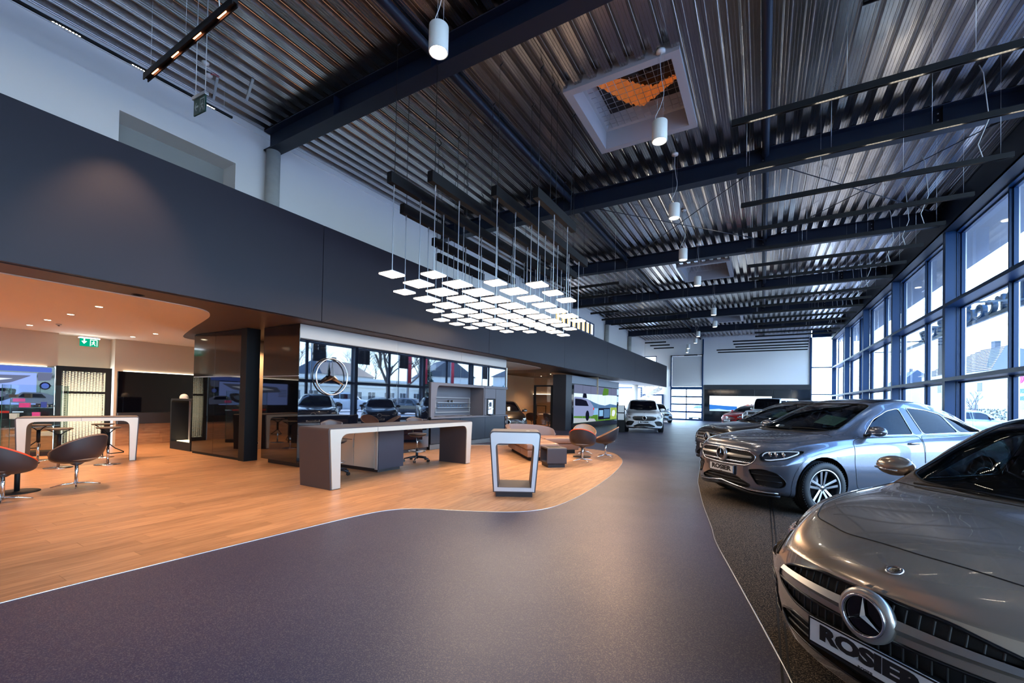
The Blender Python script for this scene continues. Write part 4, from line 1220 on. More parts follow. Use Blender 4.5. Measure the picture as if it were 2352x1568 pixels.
downlight(-8.34, 2.74, 2.999, 'small round dark-rimmed spotlight in the brown soffit strip, unlit', False, 0.07)
downlight(-11.6, 6.6, 2.999, 'downlight over the aisle behind the black slab', True, 0.045, 90)
r = empty('ceiling_sensor', (-13.49, 3.06, 2.984)); tag(r, 'small dark ceiling sensor among the lounge downlights', 'sensor'); MB().lathe([(0, 0), (0.05, 0), (0.045, -0.03), (0, -0.035)], 16).build('housing', PALE, r); MB().sphere((0, 0, -0.03), 0.022, 10).build('lens', BLACK, r)
for i, (x, y, lab) in enumerate([(-8.72, 3.72, 'upper round white smoke detector beside the hanging exit sign'), (-9.0, 3.90, 'lower smoke detector with a red cable near the hanging exit sign')]):
    r = empty('smoke_detector', (x, y, 7.46)); tag(r, lab, 'smoke detector', 'smoke detectors under the metal deck')
    MB().lathe([(0, 0), (0.06, 0), (0.06, -0.02), (0.045, -0.03), (0.04, -0.05), (0, -0.055)], 20).build('housing', PALE, r)
    if i: MB().tube([(0.05, 0, -0.01), (0.12, 0.03, -0.01), (0.12, 0.12, -0.01)], 0.006, 6).build('red_cable', mat('red_cable', (0.5, 0.02, 0.03), 0.5), r)
for i, (a, b) in enumerate((((-8.9, 4.0), (-9.3, 3.75)), ((-8.35, 4.35), (-8.95, 4.15)))):
    o = MB().box((-0.02, 0, 0), (0.02, 0.75, 0.03)).build('conduit_rail', ALU, None, loc=(a[0], a[1], 7.42), rot=(0, 0, math.radians(70)))
    tag(o, ['short grey conduit rail under the deck beside the smoke detectors', 'short grey conduit rail under the deck above the exit sign'][i], 'rail')

# ------------------------------------------------------------------ seating
LEATH = mat('tan_leather', (0.30, 0.155, 0.085), 0.45, bump=(90, 0.12))
LEATHG = mat('beige_leather', (0.36, 0.26, 0.20), 0.45, bump=(90, 0.12))
SHELL = mat('dark_shell', (0.035, 0.022, 0.022), 0.42)
REDP = mat('red_piping', (0.75, 0.06, 0.01), 0.4)
def shell_mesh(inner):
    """tub shell: bowl swept around the seat, high at the back (+Y), low in front"""
    N, Mv = 40, 12
    v = []
    f = []
    for j in range(Mv + 1):
        t = j / Mv
        for i in range(N):
            a = 2 * math.pi * i / N            # a = 90deg is the back
            s = math.sin(a)
            back = (s + 1) / 2
            top = 0.47 + 0.34 * back ** 1.15
            rx, ry = 0.325, 0.30
            rad = (1 - (1 - t) ** 3.4) ** 0.52
            if inner: rad *= 0.93
            z = 0.36 + (top - 0.36) * t ** 1.15
            if inner: z = max(z + 0.018, 0.43 if t < 0.9 else z)
            flare = 1.0 + 0.06 * t * back
            v.append((rx * rad * math.cos(a) * flare, ry * rad * math.sin(a) * flare + 0.03 * t * back, z))
    for j in range(Mv):
        for i in range(N):
            f.append((j * N + i, j * N + (i + 1) % N, (j + 1) * N + (i + 1) % N, (j + 1) * N + i))
    f.append(tuple(reversed(range(N))))
    return v, f, N, Mv
def tub_chair(label, x, y, rz, inner_m, pipe_m, group):
    r = empty('tub_chair', (x, y, 0), rz); tag(r, label, 'chair', group)
    v, f, N, Mv = shell_mesh(False)
    o = MB().add(v, f, True).build('shell', SHELL, r, fix=False)
    vi, fi, _, _ = shell_mesh(True)
    MB().add(vi, [tuple(reversed(q)) for q in fi], True).build('upholstery', inner_m, r, fix=False)
    rim = [Vector(v[Mv * N + i]).lerp(Vector(vi[Mv * N + i]), 0.5) for i in range(N)]
    MB().tube(rim, 0.014, 8, closed=True).build('rim_piping', pipe_m, r, fix=False)
    cu = MB().lathe([(0, 0.47), (0.20, 0.468), (0.245, 0.45), (0.25, 0.43), (0, 0.42)], 28).build('seat_cushion', inner_m, r)
    MB().cyl((0, 0, 0.05), (0, 0, 0.37), 0.022, 16).build('column', CHROME, r)
    MB().lathe([(0, 0.37), (0.09, 0.37), (0.05, 0.34), (0.03, 0.33)], 16).build('seat_plate', SHELL, r)
    for k in range(4):
        a = math.radians(45 + 90 * k)
        MB().tube([(0.0, 0, 0.055), (0.28 * math.cos(a) * .5, .28 * math.sin(a) * .5, 0.045), (0.28 * math.cos(a), 0.28 * math.sin(a), 0.014)], [0.015, 0.012, 0.009], 8).build('foot', CHROME, r)
    return r
GC = 'leather tub chairs on swivel feet'
tub_chair('tub chair with orange-red rim, cut by the left edge of the picture', -8.70, 1.50, math.radians(30 + 180), LEATHG, REDP, GC)
tub_chair('tan tub chair turned sideways before the high lounge table', -9.30, 2.36, math.radians(-60), LEATH, LEATH, GC)
tub_chair('tub chair with red rim seen from behind, in front of the sofa chairs group', -3.88, 10.15, math.radians(180 + 8), LEATHG, REDP, GC)
tub_chair('tan and grey tub chair at the left back of the small seating group', -4.42, 11.72, math.radians(28), LEATHG, LEATH, GC)
tub_chair('tan tub chair at the right of the small seating group, facing left', -3.68, 11.35, math.radians(-75), LEATH, LEATH, GC)
def round_table(x, y, hgt, rr, label):
    r = empty('side_table', (x, y, 0)); tag(r, label, 'table')
    MB().lathe([(0, 0), (0.24, 0), (0.24, 0.012), (0.03, 0.018), (0, 0.018)], 32).build('foot_plate', BLACK, r)
    MB().cyl((0, 0, 0.01), (0, 0, hgt - .02), 0.03, 14).build('column', BLACK, r)
    MB().lathe([(0, hgt - .02), (rr - .01, hgt - .02), (rr, hgt - .01), (rr - .004, hgt), (0, hgt)], 36).build('table_top', TAUPED, r)
round_table(-9.40, 1.76, 0.42, 0.22, 'low black round table on a disc foot between the two left tub chairs')
round_table(-4.20, 10.95, 0.42, 0.20, 'low black round table between the three right tub chairs')

def bar_stool(x, y, rz, label):
    r = empty('bar_stool', (x, y, 0), rz); tag(r, label, 'stool', 'bar stools around the high lounge table')
    MB().lathe([(0, 0), (0.21, 0), (0.21, 0.010), (0.05, 0.018), (0, 0.018)], 32).build('base_disc', CHROME, r)
    MB().cyl((0, 0, 0.01), (0, 0, 0.45), 0.022, 14).build('lower_column', CHROME, r)
    MB().cyl((0, 0, 0.40), (0, 0, 0.66), 0.032, 14).build('upper_column', BLACK, r)
    MB().lathe([(0, 0.735), (0.10, 0.735), (0.185, 0.745), (0.20, 0.76), (0.19, 0.772), (0.08, 0.762), (0, 0.76)], 30).build('seat', mat('stool_seat', (0.055, 0.038, 0.028), 0.5), r)
    for s_ in (-1, 1):
        MB().tube([(0, s_ * 0.02, 0.64), (0, s_ * 0.08, 0.70), (0, s_ * 0.16, 0.745)], 0.010, 6).build('seat_bracket', BLACK, r)
    MB().tube([(-0.02, 0, 0.43), (-0.08, 0.08, 0.33), (-0.20, 0.15, 0.26), (-0.24, 0.12, 0.25), (-0.24, -0.12, 0.25), (-0.20, -0.15, 0.26), (-0.08, -0.08, 0.33), (-0.02, 0, 0.43)], 0.010, 8).build('footrest', BLACK, r)
bar_stool(-11.66, 3.42, math.radians(200), 'bar stool at the right end of the high lounge table, fully visible')
bar_stool(-11.82, 2.74, math.radians(170), 'bar stool in front of the high lounge table, behind the tan tub chair')
bar_stool(-13.02, 3.72, math.radians(20), 'bar stool on the far side of the high table, before the lit door')
bar_stool(-13.35, 2.78, math.radians(20), 'bar stool on the far side of the high table, at its left end')

def swivel_chair(x, y, rz, label):
    r = empty('counter_chair', (x, y, 0), rz); tag(r, label, 'chair', 'swivel chairs behind the reception desk')
    MB().cyl((0, 0, 0.07), (0, 0, 0.30), 0.030, 14).build('lower_column', mat('dark_metal', (0.02, 0.025, 0.035), 0.35, metal=0.5), r)
    MB().cyl((0, 0, 0.28), (0, 0, 0.58), 0.018, 14).build('gas_lift', CHROME, r)
    for k in range(5):
        a = 2 * math.pi * k / 5 + .3
        MB().tube([(0.02 * math.cos(a), .02 * math.sin(a), 0.11), (0.16 * math.cos(a), .16 * math.sin(a), 0.10), (0.30 * math.cos(a), 0.30 * math.sin(a), 0.075)], [0.026, 0.02, 0.014], 8).build('base_arm', MATS['dark_metal'], r)
        c = Vector((0.30 * math.cos(a), 0.30 * math.sin(a), 0.032)); t = Vector((-math.sin(a), math.cos(a), 0))
        w = MB()
        for s_ in (-1, 1): w.cyl(c + t * s_ * 0.008, c + t * s_ * 0.026, 0.030, 14)
        w.build('castor', PLASTIC, r)
    MB().tube([(0.19 * math.cos(t / 32 * 6.283), 0.19 * math.sin(t / 32 * 6.283), 0.245) for t in range(32)], 0.011, 8, closed=True).build('foot_ring', STEELB, r)
    sp = MB()
    for k in range(3):
        a = 2 * math.pi * k / 3; sp.tube([(0.03 * math.cos(a), .03 * math.sin(a), 0.25), (0.19 * math.cos(a), .19 * math.sin(a), 0.245)], 0.007, 6)
    sp.build('ring_spoke', STEELB, r)
    MB().lathe([(0, 0.60), (0.06, 0.575), (0.17, 0.60), (0.22, 0.635), (0.215, 0.66), (0.12, 0.675), (0, 0.67)], 28).build('seat', SHELL, r)
    v = []; f = []
    for j_ in range(7):
        for i in range(15):
            a = math.radians(35 + 110 * i / 14)
            z = 0.72 + 0.33 * j_ / 6 - 0.03 * abs(i - 7) / 7 * (j_ / 6) * 2
            rr = 0.235 + 0.03 * j_ / 6
            v.append((rr * math.cos(a), rr * math.sin(a), z))
    for j_ in range(6):
        for i in range(14): f.append((j_ * 15 + i, j_ * 15 + i + 1, (j_ + 1) * 15 + i + 1, (j_ + 1) * 15 + i))
    o = MB().add(v, f, True).build('backrest', mat('chair_leather', (0.055, 0.036, 0.036), 0.45), r, fix=False)
    md = o.modifiers.new('thick', 'SOLIDIFY'); md.thickness = 0.035; md.offset = 0
    md = o.modifiers.new('sub', 'SUBSURF'); md.levels = 1; md.render_levels = 1
    MB().tube([(0, 0.10, 0.64), (0, 0.22, 0.66), (0, 0.245, 0.78)], 0.016, 8).build('back_support', PLASTIC, r)
swivel_chair(-7.05, 7.62, math.radians(70), 'swivel counter chair at the far half of the reception desk')
swivel_chair(-7.05, 5.35, math.radians(75), 'swivel counter chair at the near end of the reception desk, beside the cabinet')

# ------------------------------------------------------------------ sofa with wrap back and side box
so = empty('corner_sofa', (-6.62, 11.05, 0), math.radians(-47.8)); tag(so, 'brown leather corner sofa with curved back on the wood island', 'sofa')
def cushion(x0, y0, z0, x1, y1, z1, name, m, bev=0.06):
    bm = bmesh.new(); bmesh.ops.create_cube(bm, size=1.0)
    for v in bm.verts: v.co = Vector(((x0 + x1) / 2 + v.co.x * (x1 - x0), (y0 + y1) / 2 + v.co.y * (y1 - y0), (z0 + z1) / 2 + v.co.z * (z1 - z0)))
    bmesh.ops.bevel(bm, geom=list(bm.edges), offset=bev, segments=4, affect='EDGES', profile=0.5)
    o = MB().bm(bm, None, True).build(name, m, so); smooth_angle(o, 50); return o
SOFA = mat('brown_sofa_leather', (0.27, 0.145, 0.095), 0.42, bump=(80, 0.1))
for a, b in ((0, 0.80), (0.81, 1.60), (1.61, 2.42)):
    cushion(a, 0.0, 0.27, b, 0.85, 0.43, 'seat_cushion', SOFA, 0.045)
    cushion(a + .005, 0.03, 0.09, b - .005, 0.85, 0.265, 'base_panel', SOFA, 0.02)
cushion(0.0, 0.86, 0.27, 0.78, 1.95, 0.44, 'seat_cushion', SOFA, 0.05)
cushion(0.80, 0.90, 0.27, 0.94, 1.95, 0.44, 'seat_cushion', SOFA, 0.045)
cushion(0.02, 0.86, 0.09, 0.92, 1.93, 0.265, 'base_panel', SOFA, 0.02)
MB().box((0.12, 0.12, 0), (2.36, 0.8, 0.10)).build('plinth', BLACK, so)
MB().box((0.12, 0.8, 0), (0.95, 1.8, 0.10)).build('plinth', BLACK, so)
v = []; f = []
path = [(0.9, -0.02), (0.45, -0.05), (0.15, -0.04), (-0.03, 0.05), (-0.10, 0.25), (-0.12, 0.6), (-0.11, 1.0), (-0.06, 1.35), (0.02, 1.5)]
path = smooth_line(path, 4)
n = len(path)
for i, p in enumerate(path):
    t = i / (n - 1)
    hgt = 0.36 * min(1, math.sin(math.pi * min(1, max(0, t * 1.0))) ** .35 + 0.0) if 0 < t < 1 else 0.05
    for k in range(6): v.append((p[0] - 0.02 * k / 5, p[1], 0.42 + hgt * k / 5))
for i in range(n - 1):
    for k in range(5): f.append((i * 6 + k, i * 6 + k + 1, (i + 1) * 6 + k + 1, (i + 1) * 6 + k))
o = MB().add(v, f, True).build('backrest', mat('sofa_back', (0.20, 0.13, 0.11), 0.45, bump=(80, .1)), so, fix=False)
md = o.modifiers.new('thick', 'SOLIDIFY'); md.thickness = 0.11; md.offset = 0
md = o.modifiers.new('bev', 'BEVEL'); md.width = 0.03; md.segments = 3
bx = empty('sofa_side_box', (-4.12, 8.63, 0), math.radians(45)); tag(bx, 'low charcoal open box table at the near end of the sofa', 'side table')
MB().box((0.0, 0.0, 0.08), (0.46, 0.50, 0.10)).build('bottom', TAUPE, bx)
ob = MB().ring(round_poly([(0, .08), (.5, .08), (.5, .44), (0, .44)], [0, 0, .04, .04], 5), round_poly([(.03, .11), (.47, .11), (.47, .41), (.03, .41)], [0, 0, .02, .02], 5), 0.46, M=Matrix(((0, 0, -1, 0.46), (1, 0, 0, 0), (0, 1, 0, 0), (0, 0, 0, 1)))).build('body', TAUPE, bx)
MB().box((0.01, 0.012, 0.10), (0.45, 0.02, 0.42)).build('front_panel', mat('box_front', (0.030, 0.027, 0.055), 0.5), bx)
MB().box((0.03, 0.03, 0), (0.43, 0.47, 0.08)).build('plinth', TAUPED, bx)
MB().box((0.10, 0.14, 0.441), (0.36, 0.38, 0.444)).build('tray_recess', BLACK, bx)
# ------------------------------------------------------------------ second media wall with tiled screens
m2 = empty('video_wall'); tag(m2, 'dark far media wall with six tall screens showing a car by a lake', 'screen')
X2 = -8.70
MB().box((-9.45, 20.3, 0.0), (-8.72, 29.6, 2.88)).build('core', TAUPED, m2)
MB().box((-9.44, 20.28, 0.0), (X2, 21.05, 2.88), bev=.004).build('end_block', mat('end_block', (0.022, 0.020, 0.026), 0.5), m2)
MB().box((-8.72, 21.06, 2.46), (X2, 29.6, 2.88)).build('top_panel', mat('grey_blue_panel', (0.16, 0.17, 0.21), 0.5), m2)
MB().box((-8.719, 21.06, 0.02), (X2 - .004, 29.6, 2.455)).build('black_glass', BLACKG, m2)
SKYS = emission('screen_sky', (0.62, 0.80, 1.0), 0.65); HILL = emission('screen_hill', (0.10, 0.22, 0.42), 0.45); GRASS = emission('screen_grass', (0.10, 0.26, 0.04), 0.45)
WAT = emission('screen_water', (0.25, 0.50, 0.80), 0.50); ROAD = emission('screen_road', (0.50, 0.55, 0.62), 0.45); LIME = emission('screen_lime', (0.35, 0.50, 0.10), 0.50); CARB = emission('screen_car', (0.30, 0.36, 0.62), 0.45)
ys_ = [21.35 + k * 1.3 for k in range(7)]
hills = [(21.35, 1.25), (22.5, 1.2), (23.6, 1.62), (24.6, 1.45), (25.6, 1.33), (26.6, 1.28), (27.6, 1.38), (29.15, 1.30)]
def hz(y):
    for (a, b), (c, d_) in zip(hills[:-1], hills[1:]):
        if a <= y <= c: return b + (d_ - b) * (y - a) / (c - a)
    return 1.3
for a, b in zip(ys_[:-1], ys_[1:]):
    s = empty('screen_tile'); s.parent = m2
    def q(n, poly, d, mm): MB().prism(poly, 0.001, M=RX(X2 + .002 + d)).build(n, mm, s)
    q('sky', rect(a + .012, 0.33, b - .012, 1.95), 0, SKYS)
    q('reflection_band', rect(a + .012, 1.955, b - .012, 2.42), 0, VGREY)
    n = 5
    yy = [a + .012 + (b - a - .024) * i / n for i in range(n + 1)]
    q('hills', [(y, 0.33) for y in (yy[0], yy[-1])] + [(y, hz(y)) for y in reversed(yy)], .002, HILL)
    q('water', rect(a + .012, 0.33, b - .012, 1.12), .004, WAT)
    q('meadow', [(a + .012, 0.33), (b - .012, 0.33), (b - .012, 0.72 if b < 26 else 0.62), (a + .012, 0.72 if a < 25 else .62)], .006, GRASS)
def q2(n, poly, d, mm): MB().prism(poly, 0.001, M=RX(X2 + .002 + d)).build(n, mm, m2)
q2('road', [(21.36, .34), (24.9, .34), (24.6, .50), (21.36, .62)], .008, ROAD)
q2('picture_car', round_poly([(21.36, .72), (24.3, .66), (24.55, .9), (24.4, 1.25), (23.6, 1.62), (22.6, 1.74), (21.36, 1.76)], .12), .010, CARB)
q2('car_window', round_poly([(21.5, 1.28), (23.6, 1.25), (23.2, 1.56), (22.4, 1.64), (21.5, 1.66)], .08), .012, VDARK)
q2('car_wheel', [(23.4 + .3 * math.cos(t / 16 * 6.283), .70 + .3 * math.sin(t / 16 * 6.283)) for t in range(16)], .012, VDARK)
q2('roof_bag', round_poly([(22.6, 1.72), (23.3, 1.70), (23.2, 1.96), (22.7, 1.98)], .08), .012, VDARK)
q2('rear_lamp', round_poly([(24.35, 1.02), (24.54, 1.02), (24.5, 1.16), (24.36, 1.16)], .03), .013, VRED)
q2('picture_inset', rect(25.3, .42, 27.6, 1.12), .010, VDARK); q2('inset_photo', rect(25.45, .62, 26.2, 1.0), .012, WAT); q2('inset_dark', rect(26.35, .5, 27.5, 1.05), .012, HILL)
q2('lime_inset', rect(27.7, .38, 29.1, 1.15), .010, LIME); q2('lime_figure', round_poly([(28.0, .6), (28.5, .55), (28.8, .8), (28.6, 1.0), (28.1, .95)], .1), .012, VWHITE)
q2('tree_blob', round_poly([(26.0, 1.9), (27.2, 1.95), (27.3, 2.35), (26.3, 2.4)], .15), .004, GRASS)

# ------------------------------------------------------------------ glass meeting room
GLR = glass('room_glass', (0.90, 0.88, 0.84))
gr_ = sroot('wall_office_back', (0, 0, 0))
m = MB(); m.box((-16.0, 25.0, 0), (-9.5, 25.15, 3.0)); m.build('back_wall', CREAM, gr_)
m = MB(); m.box((-13.2, 13.7, 0), (-13.0, 25.0, 3.0)); struct('wall_office_side', m, CREAM)
gg_ = sroot('wall_office_glass', (0, 0, 0))
for k in range(8): MB().box((-13.0 + .55 * k + .003, 24.96, 1.95), (-13.0 + .55 * (k + 1) - .003, 24.995, 3.0)).build('wall_panel', CREAM, gr_)
MB().box((-13.0, 24.9, 1.92), (-9.5, 24.95, 1.94)).build('light_strip', MATS['led_strip'], gr_)
MB().box((-13.0, 24.9, 0.0), (-9.5, 24.95, 1.90)).build('brown_panel', mat('brown_panel', (0.17, 0.115, 0.075), 0.4), gr_)
for a, b in ((-13.0, -11.8), (-11.8, -10.57), (-9.45, -9.44)):
    MB().box((a, 20.33, 0.03), (b - .01, 20.342, 2.98)).build('glass_pane', GLR, gg_)
MB().box((-10.55, 20.33, 2.34), (-9.45, 20.342, 2.98)).build('glass_pane', GLR, gg_)
dr = sroot('door_3', (0, 0, 0))
MB().ring(rect(-10.56, 0.0, -9.46, 2.33), rect(-10.45, 0.07, -9.57, 2.25), 0.06, M=RY(20.36)).build('door_frame', BLACK, dr)
MB().box((-10.45, 20.33, 0.07), (-9.57, 20.342, 2.25)).build('door_pane', GLR, dr)
MB().tube([(-10.38, 20.28, 0.95), (-10.38, 20.28, 1.35)], 0.012, 8).build('door_handle', BLACK, dr)
o = MB().box((-13.0, 20.36, 0.004), (-9.45, 24.9, 0.012)).build('floor_office', wood('orange_floor', (0.5, 0.24, 0.10), (0.36, 0.15, 0.06), 0.35)); o['kind'] = 'structure'
for k, (x, y, lab) in enumerate([(-10.2, 21.6, 'first added warm downlight in the glass room ceiling'), (-11.6, 23.2, 'second added warm downlight in the glass room ceiling'), (-10.3, 17.6, 'added warm downlight before the glass room, right'), (-11.8, 18.3, 'added warm downlight before the glass room, left'), (-10.4, 15.0, 'added warm downlight behind the mirrored media wall')]):
    downlight(x, y, 2.999, lab, True, 0.05, 130)  # unseen lamps, added to bring warm light into the area behind the bar
mt = empty('meeting_table', (-10.75, 22.6, 0.012)); tag(mt, 'round meeting table in the glass-walled room', 'table')
MB().lathe([(0, 0), (0.35, 0), (0.35, .015), (0.04, .03), (0, .03)], 24).build('foot_plate', BLACK, mt); MB().cyl((0, 0, .02), (0, 0, .70), .04, 12).build('column', BLACK, mt)
MB().lathe([(0, .70), (0.60, .70), (0.62, .715), (0.60, .73), (0, .73)], 36).build('table_top', PALE, mt)
tc1 = tub_chair('dark tub chair at the meeting table, left in the glass room', -11.3, 21.5, math.radians(200), SHELL, SHELL, 'tub chairs in the glass room')
tc2 = tub_chair('dark tub chair at the meeting table, right in the glass room', -10.15, 21.4, math.radians(160), SHELL, SHELL, 'tub chairs in the glass room')
r = empty('coat_stand', (-11.95, 24.0, 0.012)); tag(r, 'dark low frame stand by the back wall of the glass room', 'stand')
MB().ring(rect(-.35, 0, .35, 1.2), rect(-.31, .04, .31, 1.16), .04, M=Matrix(((1, 0, 0, 0), (0, 0, -1, 0), (0, 1, 0, 0), (0, 0, 0, 1)))).build('frame', BLACK, r)
# ------------------------------------------------------------------ end lobby: window, door, stair, columns
wn2 = sroot('window_10')
MB().ring(rect(-12.4, 0.0, -10.0, 3.0), rect(-12.3, .1, -10.1, 2.9), .12, M=RY(Y1 - .0)).build('frame', FRAME, wn2)
MB().box((-12.3, Y1 - .08, 1.75), (-10.1, Y1 - .02, 1.85)).build('transom', FRAME, wn2); MB().box((-11.25, Y1 - .08, .1), (-11.15, Y1 - .02, 2.9)).build('mullion', FRAME, wn2)
MB().box((-12.3, Y1 - .135, .1), (-10.1, Y1 - .13, 2.9)).build('bright_pane', emission('overcast_daylight', (0.80, 0.92, 1.0), 2.6), wn2)
dr = sroot('door_4')
MB().ring(rect(-9.9, 0.0, -8.0, 2.35), rect(-9.75, .05, -8.15, 2.2), .12, M=RY(Y1)).build('door_frame', FRAME, dr)
MB().box((-9.75, Y1 - .135, .05), (-8.15, Y1 - .13, 2.2)).build('bright_pane', MATS['overcast_daylight'], dr)
MB().box((-9.75, Y1 - .135, 2.40), (-8.15, Y1 - .13, 2.98)).build('fanlight', MATS['overcast_daylight'], dr)
exit_sign('exit_sign', (-8.6, 41.3, 2.55), 0, 0.34, 0.20, 'small green exit sign over the far lobby door', 1, 0.37)
sta = empty('staircase', (0, 0, 0)); tag(sta, 'white staircase rising behind the white car near the end lobby', 'staircase')
for k in range(16):
    x0 = -12.2 + k * 0.27
    MB().box((x0, 39.1, 0.18 * k + .12), (x0 + .30, 40.3, 0.18 * k + .165)).build('step', WHITE, sta)
v = [(-12.2, 39.02, 0.0), (-12.2 + 16 * .27, 39.02, 2.75), (-12.2 + 16 * .27, 39.02, 3.0), (-12.2, 39.02, 0.25)]
for yy in (39.0, 40.3):
    MB().add([(p[0], yy, p[2]) for p in v] + [(p[0], yy + .08, p[2]) for p in v], [(0, 1, 2, 3), (7, 6, 5, 4), (0, 4, 5, 1), (1, 5, 6, 2), (2, 6, 7, 3), (3, 7, 4, 0)]).build('stringer', WHITE, sta)
for k in range(6):
    x0 = -12.1 + k * .75; z0 = .25 + k * .5
    MB().cyl((x0, 38.98, z0 - .1), (x0, 38.98, z0 + .95), .02, 8).build('baluster', STEELB, sta)
for j_ in range(5):
    MB().tube([(-12.1, 38.98, .25 + .2 * j_ + .1), (-8.35, 38.98, 2.75 + .2 * j_ + .1)], .012, 6).build('rail_wire', STEELB, sta)
for (x, y, lab) in ((-9.36, 36.6, 'white round column below the far end of the mezzanine'),):
    o = MB().cyl((0, 0, 0), (0, 0, 3.02), .23, 24).build('round_column', WHITE, None, (x, y, 0)); tag(o, lab, 'column', kind='structure')
# info stele beside white car
sl = empty('info_stand', (-6.15, 21.35, 0), math.radians(15)); tag(sl, 'slim black info stand with two white price sheets beside the white car', 'stand')
MB().box((-0.19, -0.05, 0), (0.19, 0.05, 1.35), bev=.006).build('body', BLACK, sl)
for z in (.62, 1.0): MB().box((-0.15, -.056, z), (0.15, -.051, z + .33)).build('price_sheet', WHITE, sl)
# far wall light box
lb = empty('light_box'); tag(lb, 'wide backlit panel of sea and mountains on the dark end wall', 'light box')
MB().box((-4.1, Y1 - .17, .88), (.68, Y1 - .125, 2.28), bev=.003).build('frame', BLACK, lb)
def q3(n, poly, d, mm): MB().prism(poly, 0.001, M=RY(Y1 - .171 - d)).build(n, mm, lb)
q3('sky', rect(-4.06, .92, .64, 2.24), 0, emission('lightbox_sky', (0.80, 0.93, 1.0), 1.10))
q3('sea', [(-4.06, .92), (-1.9, .92), (-1.9, 1.35), (-3.0, 1.40), (-4.06, 1.48)], .003, emission('lightbox_sea', (0.04, 0.22, 0.75), 0.55))
q3('surf', [(-4.06, .92), (-1.9, .92), (-2.0, 1.08), (-2.6, 1.02), (-3.3, 1.12), (-4.06, 1.05)], .005, emission('lightbox_surf', (0.5, 0.75, 1.0), 0.60))
q3('mountain', [(-1.6, 1.36), (-1.1, 1.55), (-.9, 1.50), (-.7, 1.78), (-.45, 1.66), (-.2, 1.72), (.25, 1.45), (.0, 1.2), (-.5, 1.0), (-1.2, 1.1)], .003, emission('lightbox_rock', (0.28, 0.27, 0.36), 0.40))
q3('snow', [(-.85, 1.58), (-.7, 1.76), (-.5, 1.66), (-.3, 1.6), (-.45, 1.5), (-.6, 1.6), (-.7, 1.5)], .005, emission('lightbox_snow', (0.9, 0.9, 1.0), 0.60))
q3('red_roof', [(-1.35, 1.42), (-1.1, 1.53), (-.95, 1.47), (-1.1, 1.40)], .005, emission('lightbox_red', (0.6, 0.2, 0.18), 0.50))

# ------------------------------------------------------------------ glass display case with goods in lounge
dc = empty('display_case', (-14.55, 2.45, 0), math.radians(62)); tag(dc, 'tall glass display case with small goods behind the lounge table', 'display case')
GLC_ = glass('case_glass', (0.93, 0.97, 0.96), 1.0, 0.0, 1.32)
W_, D_, H_ = 0.95, 0.42, 1.62
MB().box((0, 0, 0), (W_, D_, 0.10), bev=.004).build('base', TAUPED, dc)
for a, b in (((0, 0, .1), (W_, .006, H_)), ((0, D_ - .006, .1), (W_, D_, H_)), ((0, 0.006, .1), (.006, D_ - .006, H_)), ((W_ - .006, .006, .1), (W_, D_ - .006, H_))):
    MB().box(a, b).build('glass_side', GLC_, dc)
MB().box((0, 0, H_ + .001), (W_, D_, H_ + .007)).build('glass_top', GLC_, dc)
for z in (0.45, 0.84, 1.10, 1.32): MB().box((.01, .01, z), (W_ - .01, D_ - .01, z + .008)).build('glass_shelf', GLC_, dc)
for x_ in (.003, W_ - .003):
    for y_ in (.003, D_ - .003): MB().box((x_ - .004, y_ - .004, .1), (x_ + .004, y_ + .004, H_)).build('edge_post', mat('glass_edge', (0.02, 0.12, 0.11), 0.3), dc)
Rz = Matrix.Rotation(math.radians(62), 4, 'Z')
def incase(x, y, z):
    p = Rz @ Vector((x, y, 0)); return (-14.55 + p.x, 2.45 + p.y, z)
PINK = mat('pink_card', (0.75, 0.05, 0.30), 0.5); BLUEC = mat('blue_card', (0.03, 0.05, 0.35), 0.5)
def gift(x, y, z, sx, sy, sz, mm, label, cat='box', name='gift_box'):
    r = empty(name, incase(x, y, z), math.radians(62)); tag(r, label, cat, 'goods in the display case')
    MB().box((-sx / 2, -sy / 2, 0), (sx / 2, sy / 2, sz * .78), bev=.003).build('carton', mm, r); MB().box((-sx / 2 - .002, -sy / 2 - .002, sz * .78), (sx / 2 + .002, sy / 2 + .002, sz), bev=.003).build('lid', mm, r)
gift(.12, .2, 1.329, .12, .1, .07, TAUPE, 'small brown box on the top glass shelf of the case'); gift(.35, .2, 1.329, .1, .1, .09, TAUPED, 'small dark box on the top glass shelf of the case')
gift(.30, .2, 1.109, .16, .1, .10, PINK, 'long pink box on the second glass shelf of the case'); gift(.62, .15, 1.109, .09, .04, .13, BLUEC, 'upright blue card box with star on the second shelf')
gift(.14, .2, .849, .12, .12, .12, PALE, 'white cube box on the third glass shelf, left'); gift(.50, .15, .849, .12, .06, .15, PINK, 'upright pink card box on the third glass shelf')
gift(.76, .2, .849, .14, .1, .08, BLACK, 'black box on the third glass shelf, right end'); gift(.3, .2, .459, .18, .12, .12, BLACK, 'black box on the lowest glass shelf, left'); gift(.66, .2, .459, .16, .14, .09, PALE, 'pale box on the lowest glass shelf, right')
for k in range(3):
    r = empty('watch', incase(.56 + .1 * k, .22, 1.109)); tag(r, ['left', 'middle', 'right'][k] + ' watch on a clear cushion on the second case shelf', 'watch', 'goods in the display case')
    MB().tube([(.03 * math.cos(t / 16 * 6.283), 0, .035 + .03 * math.sin(t / 16 * 6.283)) for t in range(16)], .007, 6, closed=True).build('strap', CHROME, r)
    MB().cyl((0, -.03, .035), (0, -.042, .035), .018, 14).build('watch_face', ALU, r)

